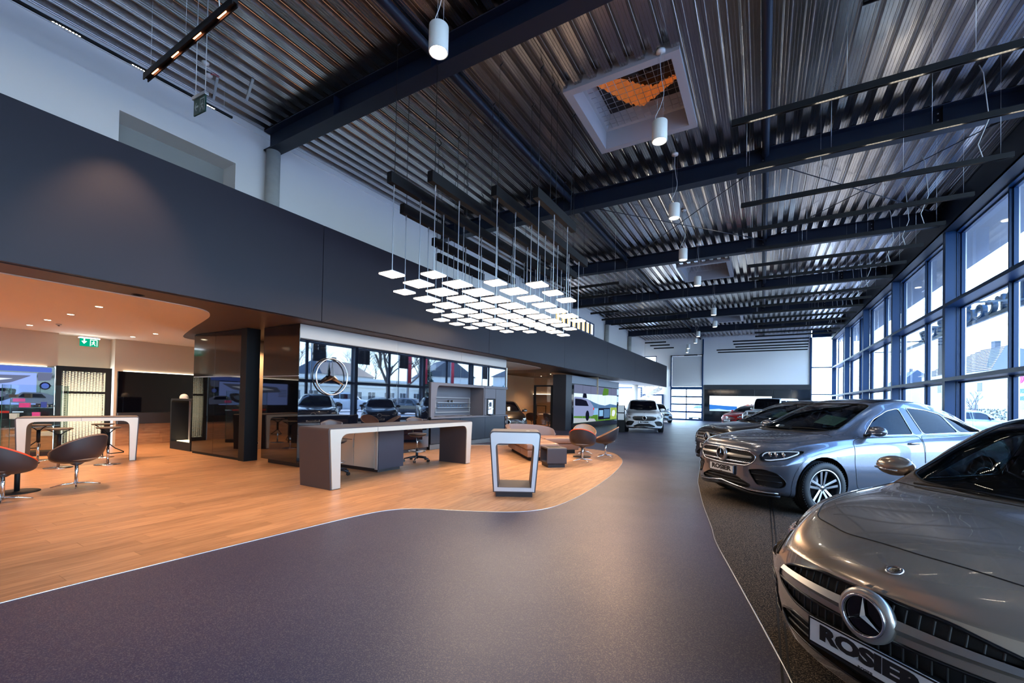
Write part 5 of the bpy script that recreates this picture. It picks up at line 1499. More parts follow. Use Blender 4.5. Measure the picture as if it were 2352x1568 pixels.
# ------------------------------------------------------------------ exterior
ASPH = mat('asphalt', (0.33, 0.35, 0.39), 0.9, noise=(0.6, 0.3, (0.40, 0.41, 0.43)))
o = MB().box((5.2, -60, -0.30), (260, 320, -0.06)).build('ground_asphalt', ASPH); o['kind'] = 'structure'
o = MB().box((-60, 42.0, -0.30), (5.19, 320, -0.06)).build('ground_yard', ASPH); o['kind'] = 'structure'
o = MB().box((-14, 42.2, -.06), (5.0, 50, 0.0)).build('ground_apron', mat('concrete_apron', (0.5, 0.49, 0.46), 0.9)); o['kind'] = 'structure'
cn = empty('entrance_canopy'); tag(cn, 'white overhanging canopy outside above the window wall', 'canopy', kind='structure')
MB().box((5.16, -8, 6.86), (6.72, 44, 7.5)).build('soffit', mat('canopy_white', (0.42, 0.44, 0.47), 0.7), cn)
for k in range(9):
    MB().cyl((5.9, -6.6 + 4.0 * k + 4, 6.859), (5.9, -6.6 + 4.0 * k + 4, 6.84), .11, 20).build('canopy_lamp', emission('canopy_led', (1, .98, .95), 2), cn)
# facade sign
try:
    BF = bpy.data.fonts.load('<builtin>')
except Exception:
    BF = None
def text_mesh(txt, size, depth, mat_, parent, M, name='lettering', bold=0.0, sx=1.0, align='CENTER'):
    cu = bpy.data.curves.new(name, 'FONT'); cu.body = txt; cu.size = size; cu.extrude = depth / 2; cu.offset = bold; cu.align_x = align; cu.align_y = 'CENTER'; cu.resolution_u = 3
    to = bpy.data.objects.new(name, cu); COL.objects.link(to)
    dg = bpy.context.evaluated_depsgraph_get(); dg.update()
    me = bpy.data.meshes.new_from_object(to.evaluated_get(dg))
    bpy.data.objects.remove(to)
    me.name = name
    me.transform(M @ Matrix.Diagonal((sx, 1, 1, 1)))
    me.materials.clear(); me.materials.append(mat_)
    return link(name, me, parent)
fs = empty('facade_sign', (7.0, 24.0, 4.9)); tag(fs, 'big facade letters on a rail outside, seen from behind through the windows', 'sign')
LETM = mat('facade_letters', (0.02, 0.05, 0.09), 0.4)
MB().box((-0.05, -11, -0.14), (0.05, 11, 0.0)).build('rail', mat('sign_rail', (0.08, 0.12, 0.15), 0.4), fs)
MB().box((-0.05, -11, 0.72), (0.05, 11, 0.76)).build('rail', MATS['sign_rail'], fs)
text_mesh('Mercedes-Benz', 1.15, 0.14, LETM, fs, Matrix(((0, 0, 1, 0), (1, 0, 0, 0), (0, 1, 0, .34), (0, 0, 0, 1))), sx=1.6)
for k in range(5):
    MB().box((-1.8, -10 + 5 * k, -.05), (-.05, -9.94 + 5 * k, 0.0)).build('bracket', MATS['sign_rail'], fs)
BARK = mat('bark', (0.13, 0.10, 0.085), 0.9)
def bare_tree(x, y, h, label, seed, spread=1.0, trunk=0.16, group='bare trees outside', levels=4):
    rnd = random.Random(seed)
    r = empty('bare_tree', (x, y, -.06)); tag(r, label, 'tree', group)
    tk = MB(); br = MB()
    def grow(p, d, L, rad, lev, mb):
        q = p + d * L
        mid = p.lerp(q, .5) + Vector((rnd.uniform(-.06, .06), rnd.uniform(-.06, .06), 0)) * L
        mb.tube([p, mid, q], [rad, rad * .82, rad * .62], 5 if lev > 1 else 8)
        if lev >= levels: return
        for k in range(3 if lev < 2 else 4):
            nd = (d + Vector((rnd.uniform(-1, 1) * .75 * spread, rnd.uniform(-1, 1) * .75 * spread, rnd.uniform(-.1, .55)))).normalized()
            grow(p.lerp(q, rnd.uniform(.55, 1.0)), nd, L * rnd.uniform(.55, .8), rad * .55, lev + 1, br)
    grow(Vector((0, 0, 0)), Vector((0, 0, 1)), h * .36, trunk, 0, tk)
    tk.build('trunk', BARK, r, fix=False); o = br.build('branches', BARK, r, fix=False); o['kind'] = 'stuff'
    return r
bare_tree(14.5, 29.3, 11.5, 'large bare street tree, reflected right of the chrome star', 3, 1.1, .24)
bare_tree(27, 45, 12, 'bare tree before the gabled house in the reflection', 9, 1.1, .22)
k = 0
NT = ['first', 'second', 'third', 'fourth', 'fifth', 'sixth', 'seventh', 'eighth', 'ninth', 'tenth']
base_t = None
for k in range(9):
    y = 56 + k * 8.4
    x = 80 + 4 * ((k * 7) % 3)
    if k < 2:
        t_ = bare_tree(x, y, 19, '%s bare tree of the distant row behind the low white building' % NT[k], 20 + k, 1.2, .22, 'distant bare tree row'); base_t = t_ if k == 0 else base_t
    else:
        t_ = copy_tree(base_t); t_.location = (x, y, -.06); t_.rotation_euler.z = k * 1.3; t_.scale = (1, 1, .85 + .05 * (k % 4)); t_['label'] = '%s bare tree of the distant row behind the low white building' % NT[k]
bare_tree(20.0, 66.0, 4.6, 'small bare tree before the tiled-roof house outside', 31, 1.2, .10)
CW = mat('house_render', (0.62, 0.62, 0.60), 0.85); ROOFT = mat('roof_tiles', (0.10, 0.085, 0.085), 0.7); ROOFD = mat('slate_roof', (0.04, 0.05, 0.07), 0.6); WIN = mat('house_window', (0.03, 0.04, 0.05), 0.15)
def house(x, y, rz, L, D, h, rh, label, hip=0.0, roofm=ROOFT, win=((.2, 1.0), (.5, 1.0), (.8, 1.0)), tiles=False, wallm=CW, chimney=True):
    r = empty('house', (x, y, -.06), rz); tag(r, label, 'house', 'houses across the street')
    MB().box((-L / 2, -D / 2, 0), (L / 2, D / 2, h)).build('walls', wallm, r)
    hw = L / 2 * hip
    e = .35
    v = [(-L / 2 - e, -D / 2 - e, h - .1), (L / 2 + e, -D / 2 - e, h - .1), (L / 2 + e, D / 2 + e, h - .1), (-L / 2 - e, D / 2 + e, h - .1), (-L / 2 + hw, 0, h + rh), (L / 2 - hw, 0, h + rh)]
    MB().add(v, [(0, 1, 5, 4), (2, 3, 4, 5), (1, 2, 5), (3, 0, 4), (3, 2, 1, 0)]).build('roof', roofm, r)
    if tiles:
        # rows of tiles, each row a proud lath of its own, nested inside the slope
        for sgn in (-1, 1):
            for k in range(14):
                t0, t1 = k / 14, (k + .96) / 14
                def P3(t, u):
                    y_ = sgn * (D / 2 + e) * (1 - t); z_ = h - .1 + (rh + .1) * t; xl = (-L / 2 - e) + (hw + e) * t; xr = (L / 2 + e) - (hw + e) * t
                    return Vector((xl + (xr - xl) * u, y_, z_))
                n_ = Vector((0, sgn * rh, D / 2)).normalized() * .06
                a, b, c_, d_ = P3(t0, 0), P3(t0, 1), P3(t1, 1), P3(t1, 0)
                MB().add([a + n_ * 1.4, b + n_ * 1.4, c_ + n_ * .3, d_ + n_ * .3, a, b, c_, d_], [(0, 1, 2, 3), (0, 4, 5, 1), (1, 5, 6, 2), (2, 6, 7, 3), (3, 7, 4, 0)]).build('tile_row', roofm, r)
    if hip < .05:
        for sx in (-1, 1):
            MB().add([(sx * L / 2, -D / 2, h), (sx * L / 2, D / 2, h), (sx * L / 2, 0, h + rh - .15), (sx * (L / 2 - .1), -D / 2, h), (sx * (L / 2 - .1), D / 2, h), (sx * (L / 2 - .1), 0, h + rh - .15)], [(0, 1, 2), (3, 5, 4)]).build('gable', wallm, r)
    if chimney: MB().box((-.4, -.3, h + rh - .8), (.4, .3, h + rh + .8)).build('chimney', ROOFD, r)
    for u, zc in win:
        for sgn in (-1, 1):
            w_ = MB().box((-L / 2 + L * u - .55, sgn * (D / 2) - .04, zc), (-L / 2 + L * u + .55, sgn * (D / 2) + .04, zc + 1.3)).build('window', WHITE, r)
            MB().box((-L / 2 + L * u - .47, sgn * (D / 2 + .02) - .04, zc + .08), (-L / 2 + L * u + .47, sgn * (D / 2 + .02) + .04, zc + 1.22)).build('pane', WIN, w_)
    return r
house(27.5, 84, math.radians(100), 16, 9, 6.6, 3.6, 'white house with hipped tiled roof and chimney, outside right window', .75, ROOFT, ((.15, 3.8), (.38, 3.8), (.7, 3.8), (.2, 1.0), (.5, 1.0), (.85, 1.0)), tiles=True)
house(60, 92, math.radians(35), 17, 13, 7.4, 4.8, 'pale gabled house with dark roof reflected above the coffee bar', 0, ROOFD, ((.25, 3.4), (.7, 3.4)))
house(50, 116, math.radians(70), 26, 10, 5.4, 3.4, 'long house with slate roof at the right end of the reflection', .1, ROOFD)
house(38, 170, math.radians(90), 16, 10, 8, 4.6, 'distant grey-roofed house through the middle windows', .2, ROOFD)
house(66, 62, math.radians(80), 16, 9, 6.4, 3.2, 'dark-roofed house beyond the low white building', .3, ROOFD)
lb_ = empty('workshop_building', (0, 0, 0)); tag(lb_, 'long low white workshop building reflected in the mirror wall', 'building')
MB().box((45, 28, -.06), (55, 80, 4.4)).build('walls', mat('cream_render', (0.68, 0.64, 0.54), .85), lb_)
MB().box((44.6, 27.6, 4.4), (55.4, 80.4, 4.9)).build('roof_edge', mat('roof_edge', (0.72, 0.70, 0.64), .8), lb_)
MB().box((44.8, 28, 3.3), (45, 80, 3.5)).build('cornice', MATS['roof_edge'], lb_)
for k in range(13):
    y = 30 + k * 3.9
    w_ = MB().box((44.93, y, 1.0), (45.02, y + (2.6 if k % 3 else 1.4), 2.6)).build('window', WHITE, lb_)
    for j_ in range(3 if k % 3 else 2):
        MB().box((44.90, y + .1 + j_ * .84, 1.1), (44.94, y + .82 + j_ * .84, 2.5)).build('pane', WIN, w_)
# conifer
cf = empty('conifer', (34.5, 57.5, -.06)); tag(cf, 'dark green conifer beside the gabled house in the reflection', 'tree')
NEED = mat('needles', (0.010, 0.035, 0.022), .9)
MB().cyl((0, 0, 0), (0, 0, 8.6), .16, 8, .04).build('trunk', BARK, cf)
rn = random.Random(5); mb = MB()
for L in range(24):
    z = .8 + L * .33; R_ = 2.5 * (1 - (z / 9.2)) + .15
    for k in range(13):
        a = rn.uniform(0, 6.283); q = R_ * rn.uniform(.75, 1.1); w_ = .30 + .12 * q
        c_, s_ = math.cos(a), math.sin(a)
        p0 = Vector((0, 0, z + .25)); p1 = Vector((c_ * q, s_ * q, z - .25 * q + rn.uniform(-.1, .1))); sd = Vector((-s_, c_, 0)) * w_ * .5
        m_ = p0.lerp(p1, .55)
        mb.add([p0, m_ + sd + Vector((0, 0, -.1)), p1, m_ - sd + Vector((0, 0, -.1)), m_ + Vector((0, 0, .12))], [(0, 1, 4), (1, 2, 4), (2, 3, 4), (3, 0, 4)])
o = mb.build('foliage', NEED, cf, fix=False); o['kind'] = 'stuff'
def flag(x, y, z0, z1, w, m_, label, pole_h, banner=None, grp='flags before the building'):
    r = empty('flag', (x, y, -.06)); tag(r, label, 'flag', grp)
    MB().cyl((0, 0, 0), (0, 0, pole_h), .06, 8, .04).build('pole', mat('pole_grey', (.25, .27, .3), .5), r)
    v = []; f = []
    n = 8
    for i in range(n + 1):
        for k in (0, 1): v.append((0.06 * math.sin(i * 1.3), .08 + w * i / n, z0 if k == 0 else z1))
    for i in range(n): f.append((2 * i, 2 * i + 2, 2 * i + 3, 2 * i + 1))
    o = MB().add(v, f, True).build('cloth', m_, r, fix=False); md = o.modifiers.new('t', 'SOLIDIFY'); md.thickness = .01
    return r
FB = mat('flag_black', (.006, .008, .014), .7); FR = mat('flag_red', (.55, .02, .04), .6)
flag(10, 18.2, 4.0, 7.2, 1.0, FB, 'black flag reflected above the chrome star', 7.6)
flag(10, 22.0, 4.1, 7.2, 1.1, FB, 'black flag reflected right of the chrome star', 7.6)
flag(10, 26.3, 4.1, 7.2, 1.0, FB, 'black flag reflected in front of the big tree', 7.6)
flag(10.5, 39.5, 3.9, 7.0, .9, FB, 'black flag at the right end of the reflection', 7.4)
for k, (y, lab) in enumerate(((33.5, 'first'), (36.0, 'second'), (40.8, 'third'))):
    flag(16, y, 3.2, 6.6, .5, FR, '%s narrow red banner from the left in the reflection' % lab, 6.8, grp='red banners in the reflection')
# car-dealer sign board outside the nearest window
bs = empty('billboard', (24.6, 69.0, 0)); tag(bs, 'pale blue billboard with red oval ring sign outside the rightmost window', 'billboard')
Mb = Matrix(((0, 0, -1, -.06), (-1, 0, 0, 0), (0, 1, 0, 0), (0, 0, 0, 1)))
MB().box((0, -2.0, 1.6), (.12, 2.6, 4.2)).build('board', mat('board_pale', (.35, .62, .80), .5), bs)
MB().box((0, -2.0, 0), (.12, -1.9, 4.2)).build('post', FRAME, bs); MB().box((0, 2.5, 0), (.12, 2.6, 4.2)).build('post', FRAME, bs)
text_mesh('MOTOR', .7, .03, mat('sign_blue', (.02, .12, .5), .5), bs, Mb @ Matrix.Translation((-.2, 3.6, 0)))
text_mesh('CENTER', .62, .03, MATS['sign_blue'], bs, Mb @ Matrix.Translation((-.2, 2.8, 0)))
rg = MB()
rg.tube([Mb @ Vector((-.3 + .75 * math.cos(t / 32 * 6.283), 4.95 + .42 * math.sin(t / 32 * 6.283), 0)) for t in range(32)], .08, 6, closed=True)
rg.tube([Mb @ Vector((-.3 + .28 * math.cos(t / 24 * 6.283), 4.95 + .42 * math.sin(t / 24 * 6.283), 0)) for t in range(24)], .06, 6, closed=True)
rg.build('oval_rings', mat('sign_red', (.7, .05, .15), .4), bs)
# low hedge and wall before house
hd = MB()
rn = random.Random(8)
for i in range(900):
    p = Vector((22.2 + rn.uniform(-.6, .6), 66 + rn.uniform(0, 14), rn.uniform(.1, 1.5))); a = rn.uniform(0, 6.28); s_ = .16
    hd.add([p, p + Vector((math.cos(a) * s_, math.sin(a) * s_, .05)), p + Vector((math.cos(a + .8) * s_, math.sin(a + .8) * s_, .16))], [(0, 1, 2)])
o = hd.build('hedge', mat('hedge_brown', (.10, .075, .04), .9), None, fix=False); tag(o, 'brown clipped hedge before the tiled-roof house', 'hedge')
# ------------------------------------------------------------------ cars
from mathutils.bvhtree import BVHTree
def paint(name, col, rough=0.28, metal=0.65, coat=1.0):
    return mat(name, col, rough, metal=metal, coat=coat)
P_BROWN = paint('paint_silver_brown', (0.44, 0.355, 0.275), 0.24)
P_GREY = paint('paint_selenite', (0.150, 0.165, 0.205), 0.24)
P_DARK = paint('paint_dark_grey', (0.035, 0.033, 0.034))
P_BLK = paint('paint_black', (0.008, 0.009, 0.011), metal=0.3)
P_WHITE = paint('paint_white', (0.75, 0.75, 0.75), 0.35, 0.0)
P_RED = paint('paint_red', (0.62, 0.012, 0.014), 0.3, 0.2)
P_SILV = paint('paint_pale_blue', (0.42, 0.52, 0.60))
P_YELLOW = paint('paint_yellow', (0.70, 0.48, 0.06), 0.4, 0.0)
CGLASS = glass('car_glass', (0.20, 0.29, 0.28), 1.0)
CGLASS_D = glass('car_glass_dark', (0.045, 0.055, 0.065), 0.35)
LENS = glass('lamp_lens', (0.92, 0.94, 0.96), 1.0)
TRIMB = mat('gloss_black_trim', (0.010, 0.010, 0.012), 0.15)
CABIN = mat('cabin_dark', (0.020, 0.020, 0.022), 0.7)
SEATM = mat('seat_leather', (0.050, 0.047, 0.045), 0.5)
PAPER = mat('price_paper', (0.62, 0.66, 0.55), 0.8)
MESHB = mat('intake_black', (0.006, 0.006, 0.007), 0.6)
SEAM = mat('panel_gap', (0.006, 0.006, 0.006), 0.8)

def pchip(tab):
    xs = np.array([t[0] for t in tab], float); ys = np.array([t[1] for t in tab], float)
    n = len(xs)
    h_ = np.diff(xs); d = np.diff(ys) / h_
    m = np.zeros(n)
    for i in range(1, n - 1):
        if d[i - 1] * d[i] > 0:
            w1 = 2 * h_[i] + h_[i - 1]; w2 = h_[i] + 2 * h_[i - 1]
            m[i] = (w1 + w2) / (w1 / d[i - 1] + w2 / d[i])
    m[0] = d[0]; m[-1] = d[-1]
    def f(x):
        x = min(max(x, xs[0]), xs[-1])
        i = int(min(max(np.searchsorted(xs, x) - 1, 0), n - 2))
        t = (x - xs[i]) / h_[i]
        return float((1 + 2 * t) * (1 - t) ** 2 * ys[i] + t * (1 - t) ** 2 * h_[i] * m[i] + t * t * (3 - 2 * t) * ys[i + 1] + t * t * (t - 1) * h_[i] * m[i + 1])
    return f

def chaikin(P, k):
    P = [Vector(p) for p in P]
    for _ in range(k):
        Q = [P[0]]
        for a, b in zip(P[:-1], P[1:]):
            Q.append(a * .75 + b * .25); Q.append(a * .25 + b * .75)
        Q.append(P[-1]); P = Q
    return P

def rpc(poly, k, r):
    # pull centre-line points past the centre before rounding
    q = [tuple((-.2 if (i == k and abs(c) < .021) else c) for i, c in enumerate(p)) for p in poly]
    return round_poly(q, r, 4)
def in_poly(x, y, poly):
    c = False
    j = len(poly) - 1
    for i in range(len(poly)):
        if (poly[i][1] > y) != (poly[j][1] > y) and x < (poly[j][0] - poly[i][0]) * (y - poly[i][1]) / (poly[j][1] - poly[i][1]) + poly[i][0]: c = not c
        j = i
    return c

class Body:
    def __init__(self, sp):
        self.sp = sp
        self.L = L = sp['L']
        C = {k: pchip(sp[k]) for k in ('ztop', 'zre', 'wre', 'zbelt', 'wbelt', 'hw', 'zb')}
        self.C = C
        zm = sp.get('zmid', 0.60)
        r = sp.get('fillet', 0.10)
        kf, kr = sp.get('bow', 0.28), sp.get('bow_r', 0.16)
        pf = sp.get('bowp', 2.2)
        dn = pchip(sp['nose'])
        def sec(s):
            hw = C['hw'](s); zb = C['zb'](s); zt = C['ztop'](s); zr = C['zre'](s); wr_ = C['wre'](s); zbe = C['zbelt'](s); wbe = C['wbelt'](s)
            zr = min(zr, zt - 0.004); zbe = min(zbe, zr - 0.01) if wr_ < wbe else zbe
            e = min(s, L - s)
            f = 1.0
            if e < r: f = 1 - (r * .75 / hw) * (1 - math.sqrt(max(0, 1 - (1 - e / r) ** 2)))
            P = [(0, zb), (hw * .55, zb), (hw * .86, zb), (hw * .965, zb + .05), (hw * .985, zb + .16), (hw, zm - .06), (hw, zm + .06), (hw * .992, zbe - .12), (wbe * 1.0, zbe - .02), (wbe * .985, zbe), (wbe * .975, zbe + .005)]
            # greenhouse or hood shoulder
            P += [((wbe * .975) * .62 + wr_ * .38, zbe * .60 + zr * .40), ((wbe * .975) * .25 + wr_ * .75, zbe * .18 + zr * .82), (wr_, zr), (wr_ * .90, zr * .35 + zt * .65 if zt - zr > .03 else zr * .5 + zt * .5), (wr_ * .6, zt - .006), (wr_ * .25, zt - .001), (0, zt)]
            Q = chaikin(P, 2)
            return [(p.x * f, p.y) for p in Q]
        def deform(s, y, z):
            hw = 0.93
            q = min(1.3, abs(y) / hw)
            ds = kf * q ** pf * math.exp(-(s / .55) ** 1.6) + dn(z) * math.exp(-(s / .30) ** 1.5)
            e = L - s
            ds -= kr * q ** 2.2 * math.exp(-(e / .5) ** 1.6)
            return (s + ds, y, z)
        ss = list(np.linspace(0.012, r, 4)) + list(np.linspace(r + .03, 1.0, 16)) + list(np.linspace(1.04, 2.2, 22)) + list(np.linspace(2.27, L - .75, 20)) + list(np.linspace(L - .68, L - r, 12)) + list(np.linspace(L - r * .6, L - .012, 3))
        if sp.get('low'): ss = ss[::2] + ([ss[-1]] if len(ss) % 2 == 0 else [])
        rows = []
        s0 = sec(0.0)
        ncap = 6 if sp.get('low') else 14
        for k in range(ncap):
            t = k / ncap
            rows.append([deform(0.0, y * t, z) for y, z in s0])
        rows.append([deform(0.0, y, z) for y, z in s0])
        for s in ss: rows.append([deform(s, y, z) for y, z in sec(s)])
        s1 = sec(L)
        rows.append([deform(L, y, z) for y, z in s1])
        for k in range(5, -1, -1):
            t = k / 6
            rows.append([deform(L, y * t, z) for y, z in s1])
        n = len(rows[0])
        bm = bmesh.new()
        V = [[bm.verts.new(p) for p in row] for row in rows]
        for i in range(len(V) - 1):
            for j in range(n - 1):
                bm.faces.new((V[i][j], V[i][j + 1], V[i + 1][j + 1], V[i + 1][j]))
        bmesh.ops.remove_doubles(bm, verts=bm.verts, dist=2e-4)
        bmesh.ops.dissolve_degenerate(bm, edges=bm.edges, dist=1e-5)
        bm.normal_update()
        # orient outwards
        tot = sum((f.calc_center_median() - Vector((L / 2, 0, .7))).dot(f.normal) * f.calc_area() for f in bm.faces)
        if tot < 0: bmesh.ops.reverse_faces(bm, faces=bm.faces)
        bm.normal_update()
        self.bm = bm
        self.lay = bm.faces.layers.int.new('pid')
        self.tree = BVHTree.FromBMesh(bm)
        self.n_id = 0
        self.names = {0: 'body_shell'}
    def side(self, s, z):
        h = self.tree.ray_cast(Vector((s, 3, z)), Vector((0, -1, 0))); return (h[0], h[1]) if h[0] else (Vector((s, .8, z)), Vector((0, 1, 0)))
    def front(self, y, z):
        h = self.tree.ray_cast(Vector((-2, max(y, 1e-3), z)), Vector((1, 0, 0))); return (h[0], h[1]) if h[0] else (Vector((0, y, z)), Vector((-1, 0, 0)))
    def top(self, s, y):
        h = self.tree.ray_cast(Vector((s, max(y, 1e-3), 3)), Vector((0, 0, -1))); return (h[0], h[1]) if h[0] else (Vector((s, y, 1)), Vector((0, 0, 1)))
    def cut(self, name, proj, poly, flt=None, on=(0,)):
        if proj == 'top' or proj == 'front':
            k_ = 1 if proj == 'top' else 0
            poly = [tuple((-.12 if (i == k_ and abs(c) < .021) else c) for i, c in enumerate(p)) for p in poly]
        bm, lay = self.bm, self.lay
        a, b = {'side': (0, 2), 'front': (1, 2), 'top': (0, 1)}[proj]
        self.n_id += 1
        pid = self.n_id
        self.names[pid] = name
        if flt is None:
            flt = {'side': lambda c, n: n.y > 0.25, 'front': lambda c, n: c.x < 0.95, 'top': lambda c, n: n.z > .1}[proj]
        x0, x1 = min(p[0] for p in poly), max(p[0] for p in poly); y0, y1 = min(p[1] for p in poly), max(p[1] for p in poly)
        def bb(f):
            xs = [v.co[a] for v in f.verts]; ys = [v.co[b] for v in f.verts]
            return min(xs), max(xs), min(ys), max(ys)
        cand = set()
        for f in bm.faces:
            if f[lay] in on and flt(f.calc_center_median(), f.normal):
                q = bb(f)
                if q[1] >= x0 and q[0] <= x1 and q[3] >= y0 and q[2] <= y1: cand.add(f)
        for i in range(len(poly)):
            p, q = poly[i - 1], poly[i]
            dx, dy = q[0] - p[0], q[1] - p[1]
            if abs(dx) + abs(dy) < 1e-6: continue
            no = [0, 0, 0]; no[a] = -dy; no[b] = dx
            co = [0, 0, 0]; co[a] = p[0]; co[b] = p[1]
            sx0, sx1, sy0, sy1 = min(p[0], q[0]) - 1e-4, max(p[0], q[0]) + 1e-4, min(p[1], q[1]) - 1e-4, max(p[1], q[1]) + 1e-4
            fs_ = []
            for f in cand:
                t = bb(f)
                if t[1] >= sx0 and t[0] <= sx1 and t[3] >= sy0 and t[2] <= sy1: fs_.append(f)
            if not fs_: continue
            geom = set(fs_)
            for f in fs_: geom.update(f.edges); geom.update(f.verts)
            r = bmesh.ops.bisect_plane(bm, geom=list(geom), dist=1e-5, plane_co=co, plane_no=no)
            cand = {f for f in cand if f.is_valid}
            cand.update(g for g in r['geom'] if isinstance(g, bmesh.types.BMFace))
        for f in cand:
            if f.is_valid and f[lay] in on:
                c = f.calc_center_median()
                if in_poly(c[a], c[b], poly): f[lay] = pid
        return pid
    def finish(self):
        self.bm.normal_update()
        for v in self.bm.verts:
            if abs(v.co.y) < 1e-3: v.normal = Vector((v.normal.x, 0, v.normal.z)).normalized()
        self.groups = {}
        for f in self.bm.faces: self.groups.setdefault(f[self.lay], []).append(f)
    def piece(self, pid, name, m, parent, off=0.0, mode='center', fmax=None):
        fs_ = self.groups.get(pid, [])
        if fmax: fs_ = [f for f in fs_ if fmax(f)]
        if not fs_: return []
        idx = {}; v = []; nn = []; fc = []
        for f in fs_:
            q = []
            for w in f.verts:
                if w not in idx:
                    idx[w] = len(v); v.append(w.co + w.normal * off); nn.append(w.normal.copy())
                q.append(idx[w])
            fc.append(q)
        mv = [Vector((p.x, -p.y, p.z)) for p in v]; mn = [Vector((p.x, -p.y, p.z)) for p in nn]
        mf = [list(reversed(q)) for q in fc]
        def mk(vv, ff, nrm):
            me = bpy.data.meshes.new(name); me.from_pydata(vv, [], ff); me.materials.append(m)
            me.polygons.foreach_set('use_smooth', [True] * len(ff)); me.update()
            try: me.normals_split_custom_set_from_vertices(nrm)
            except Exception: pass
            return link(name, me, parent)
        if mode == 'pair': return [mk(v, fc, nn), mk(mv, mf, mn)]
        k = len(v)
        return [mk(v + mv, fc + [[i + k for i in q] for q in mf], nn + mn)]
    def loops(self, pid):
        es = []
        for f in self.groups.get(pid, []):
            for e in f.edges:
                if sum(1 for g in e.link_faces if g[self.lay] == pid) == 1:
                    if all(abs(w.co.y) < 2e-3 for w in e.verts): continue
                    es.append(e)
        adj = {}
        for e in set(es):
            for w in e.verts: adj.setdefault(w, []).append(e)
        used = set(); res = []
        starts = [w for w in adj if len(adj[w]) == 1] + list(adj)
        for st in starts:
            for e0 in adj[st]:
                if e0 in used: continue
                line = [st.co + st.normal * .0]; w = st; e = e0
                while e and e not in used:
                    used.add(e); w = e.other_vert(w); line.append(w.co.copy())
                    e = next((x for x in adj[w] if x not in used), None)
                if len(line) > 2: res.append(line)
        return res
    def trim(self, pid, name, r, m, parent, off=0.0, mode='center', n=6):
        ls = self.loops(pid)
        def mk(flip):
            mb = MB()
            for l in ls:
                # drop near-duplicate points
                q = [l[0]]
                for p in l[1:]:
                    if (p - q[-1]).length > .006: q.append(p)
                if len(q) < 3: continue
                closed = (l[0] - l[-1]).length < .01
                if closed: q = q[:-1]
                q = [Vector((p.x, -p.y if flip else p.y, p.z)) for p in q]
                mb.tube(q, r, n, closed=closed and len(q) > 3)
            return mb
        if mode == 'pair': return [mk(0).build(name, m, parent, fix=False), mk(1).build(name, m, parent, fix=False)]
        a = mk(0); b = mk(1); a.add(b.v, b.f, True)
        return [a.build(name, m, parent, fix=False)]

def mirror_mb(mb):
    q = MB(); q.v = [(p[0], -p[1], p[2]) for p in mb.v]; q.f = [tuple(reversed(f)) for f in mb.f]; q.s = list(mb.s); return q

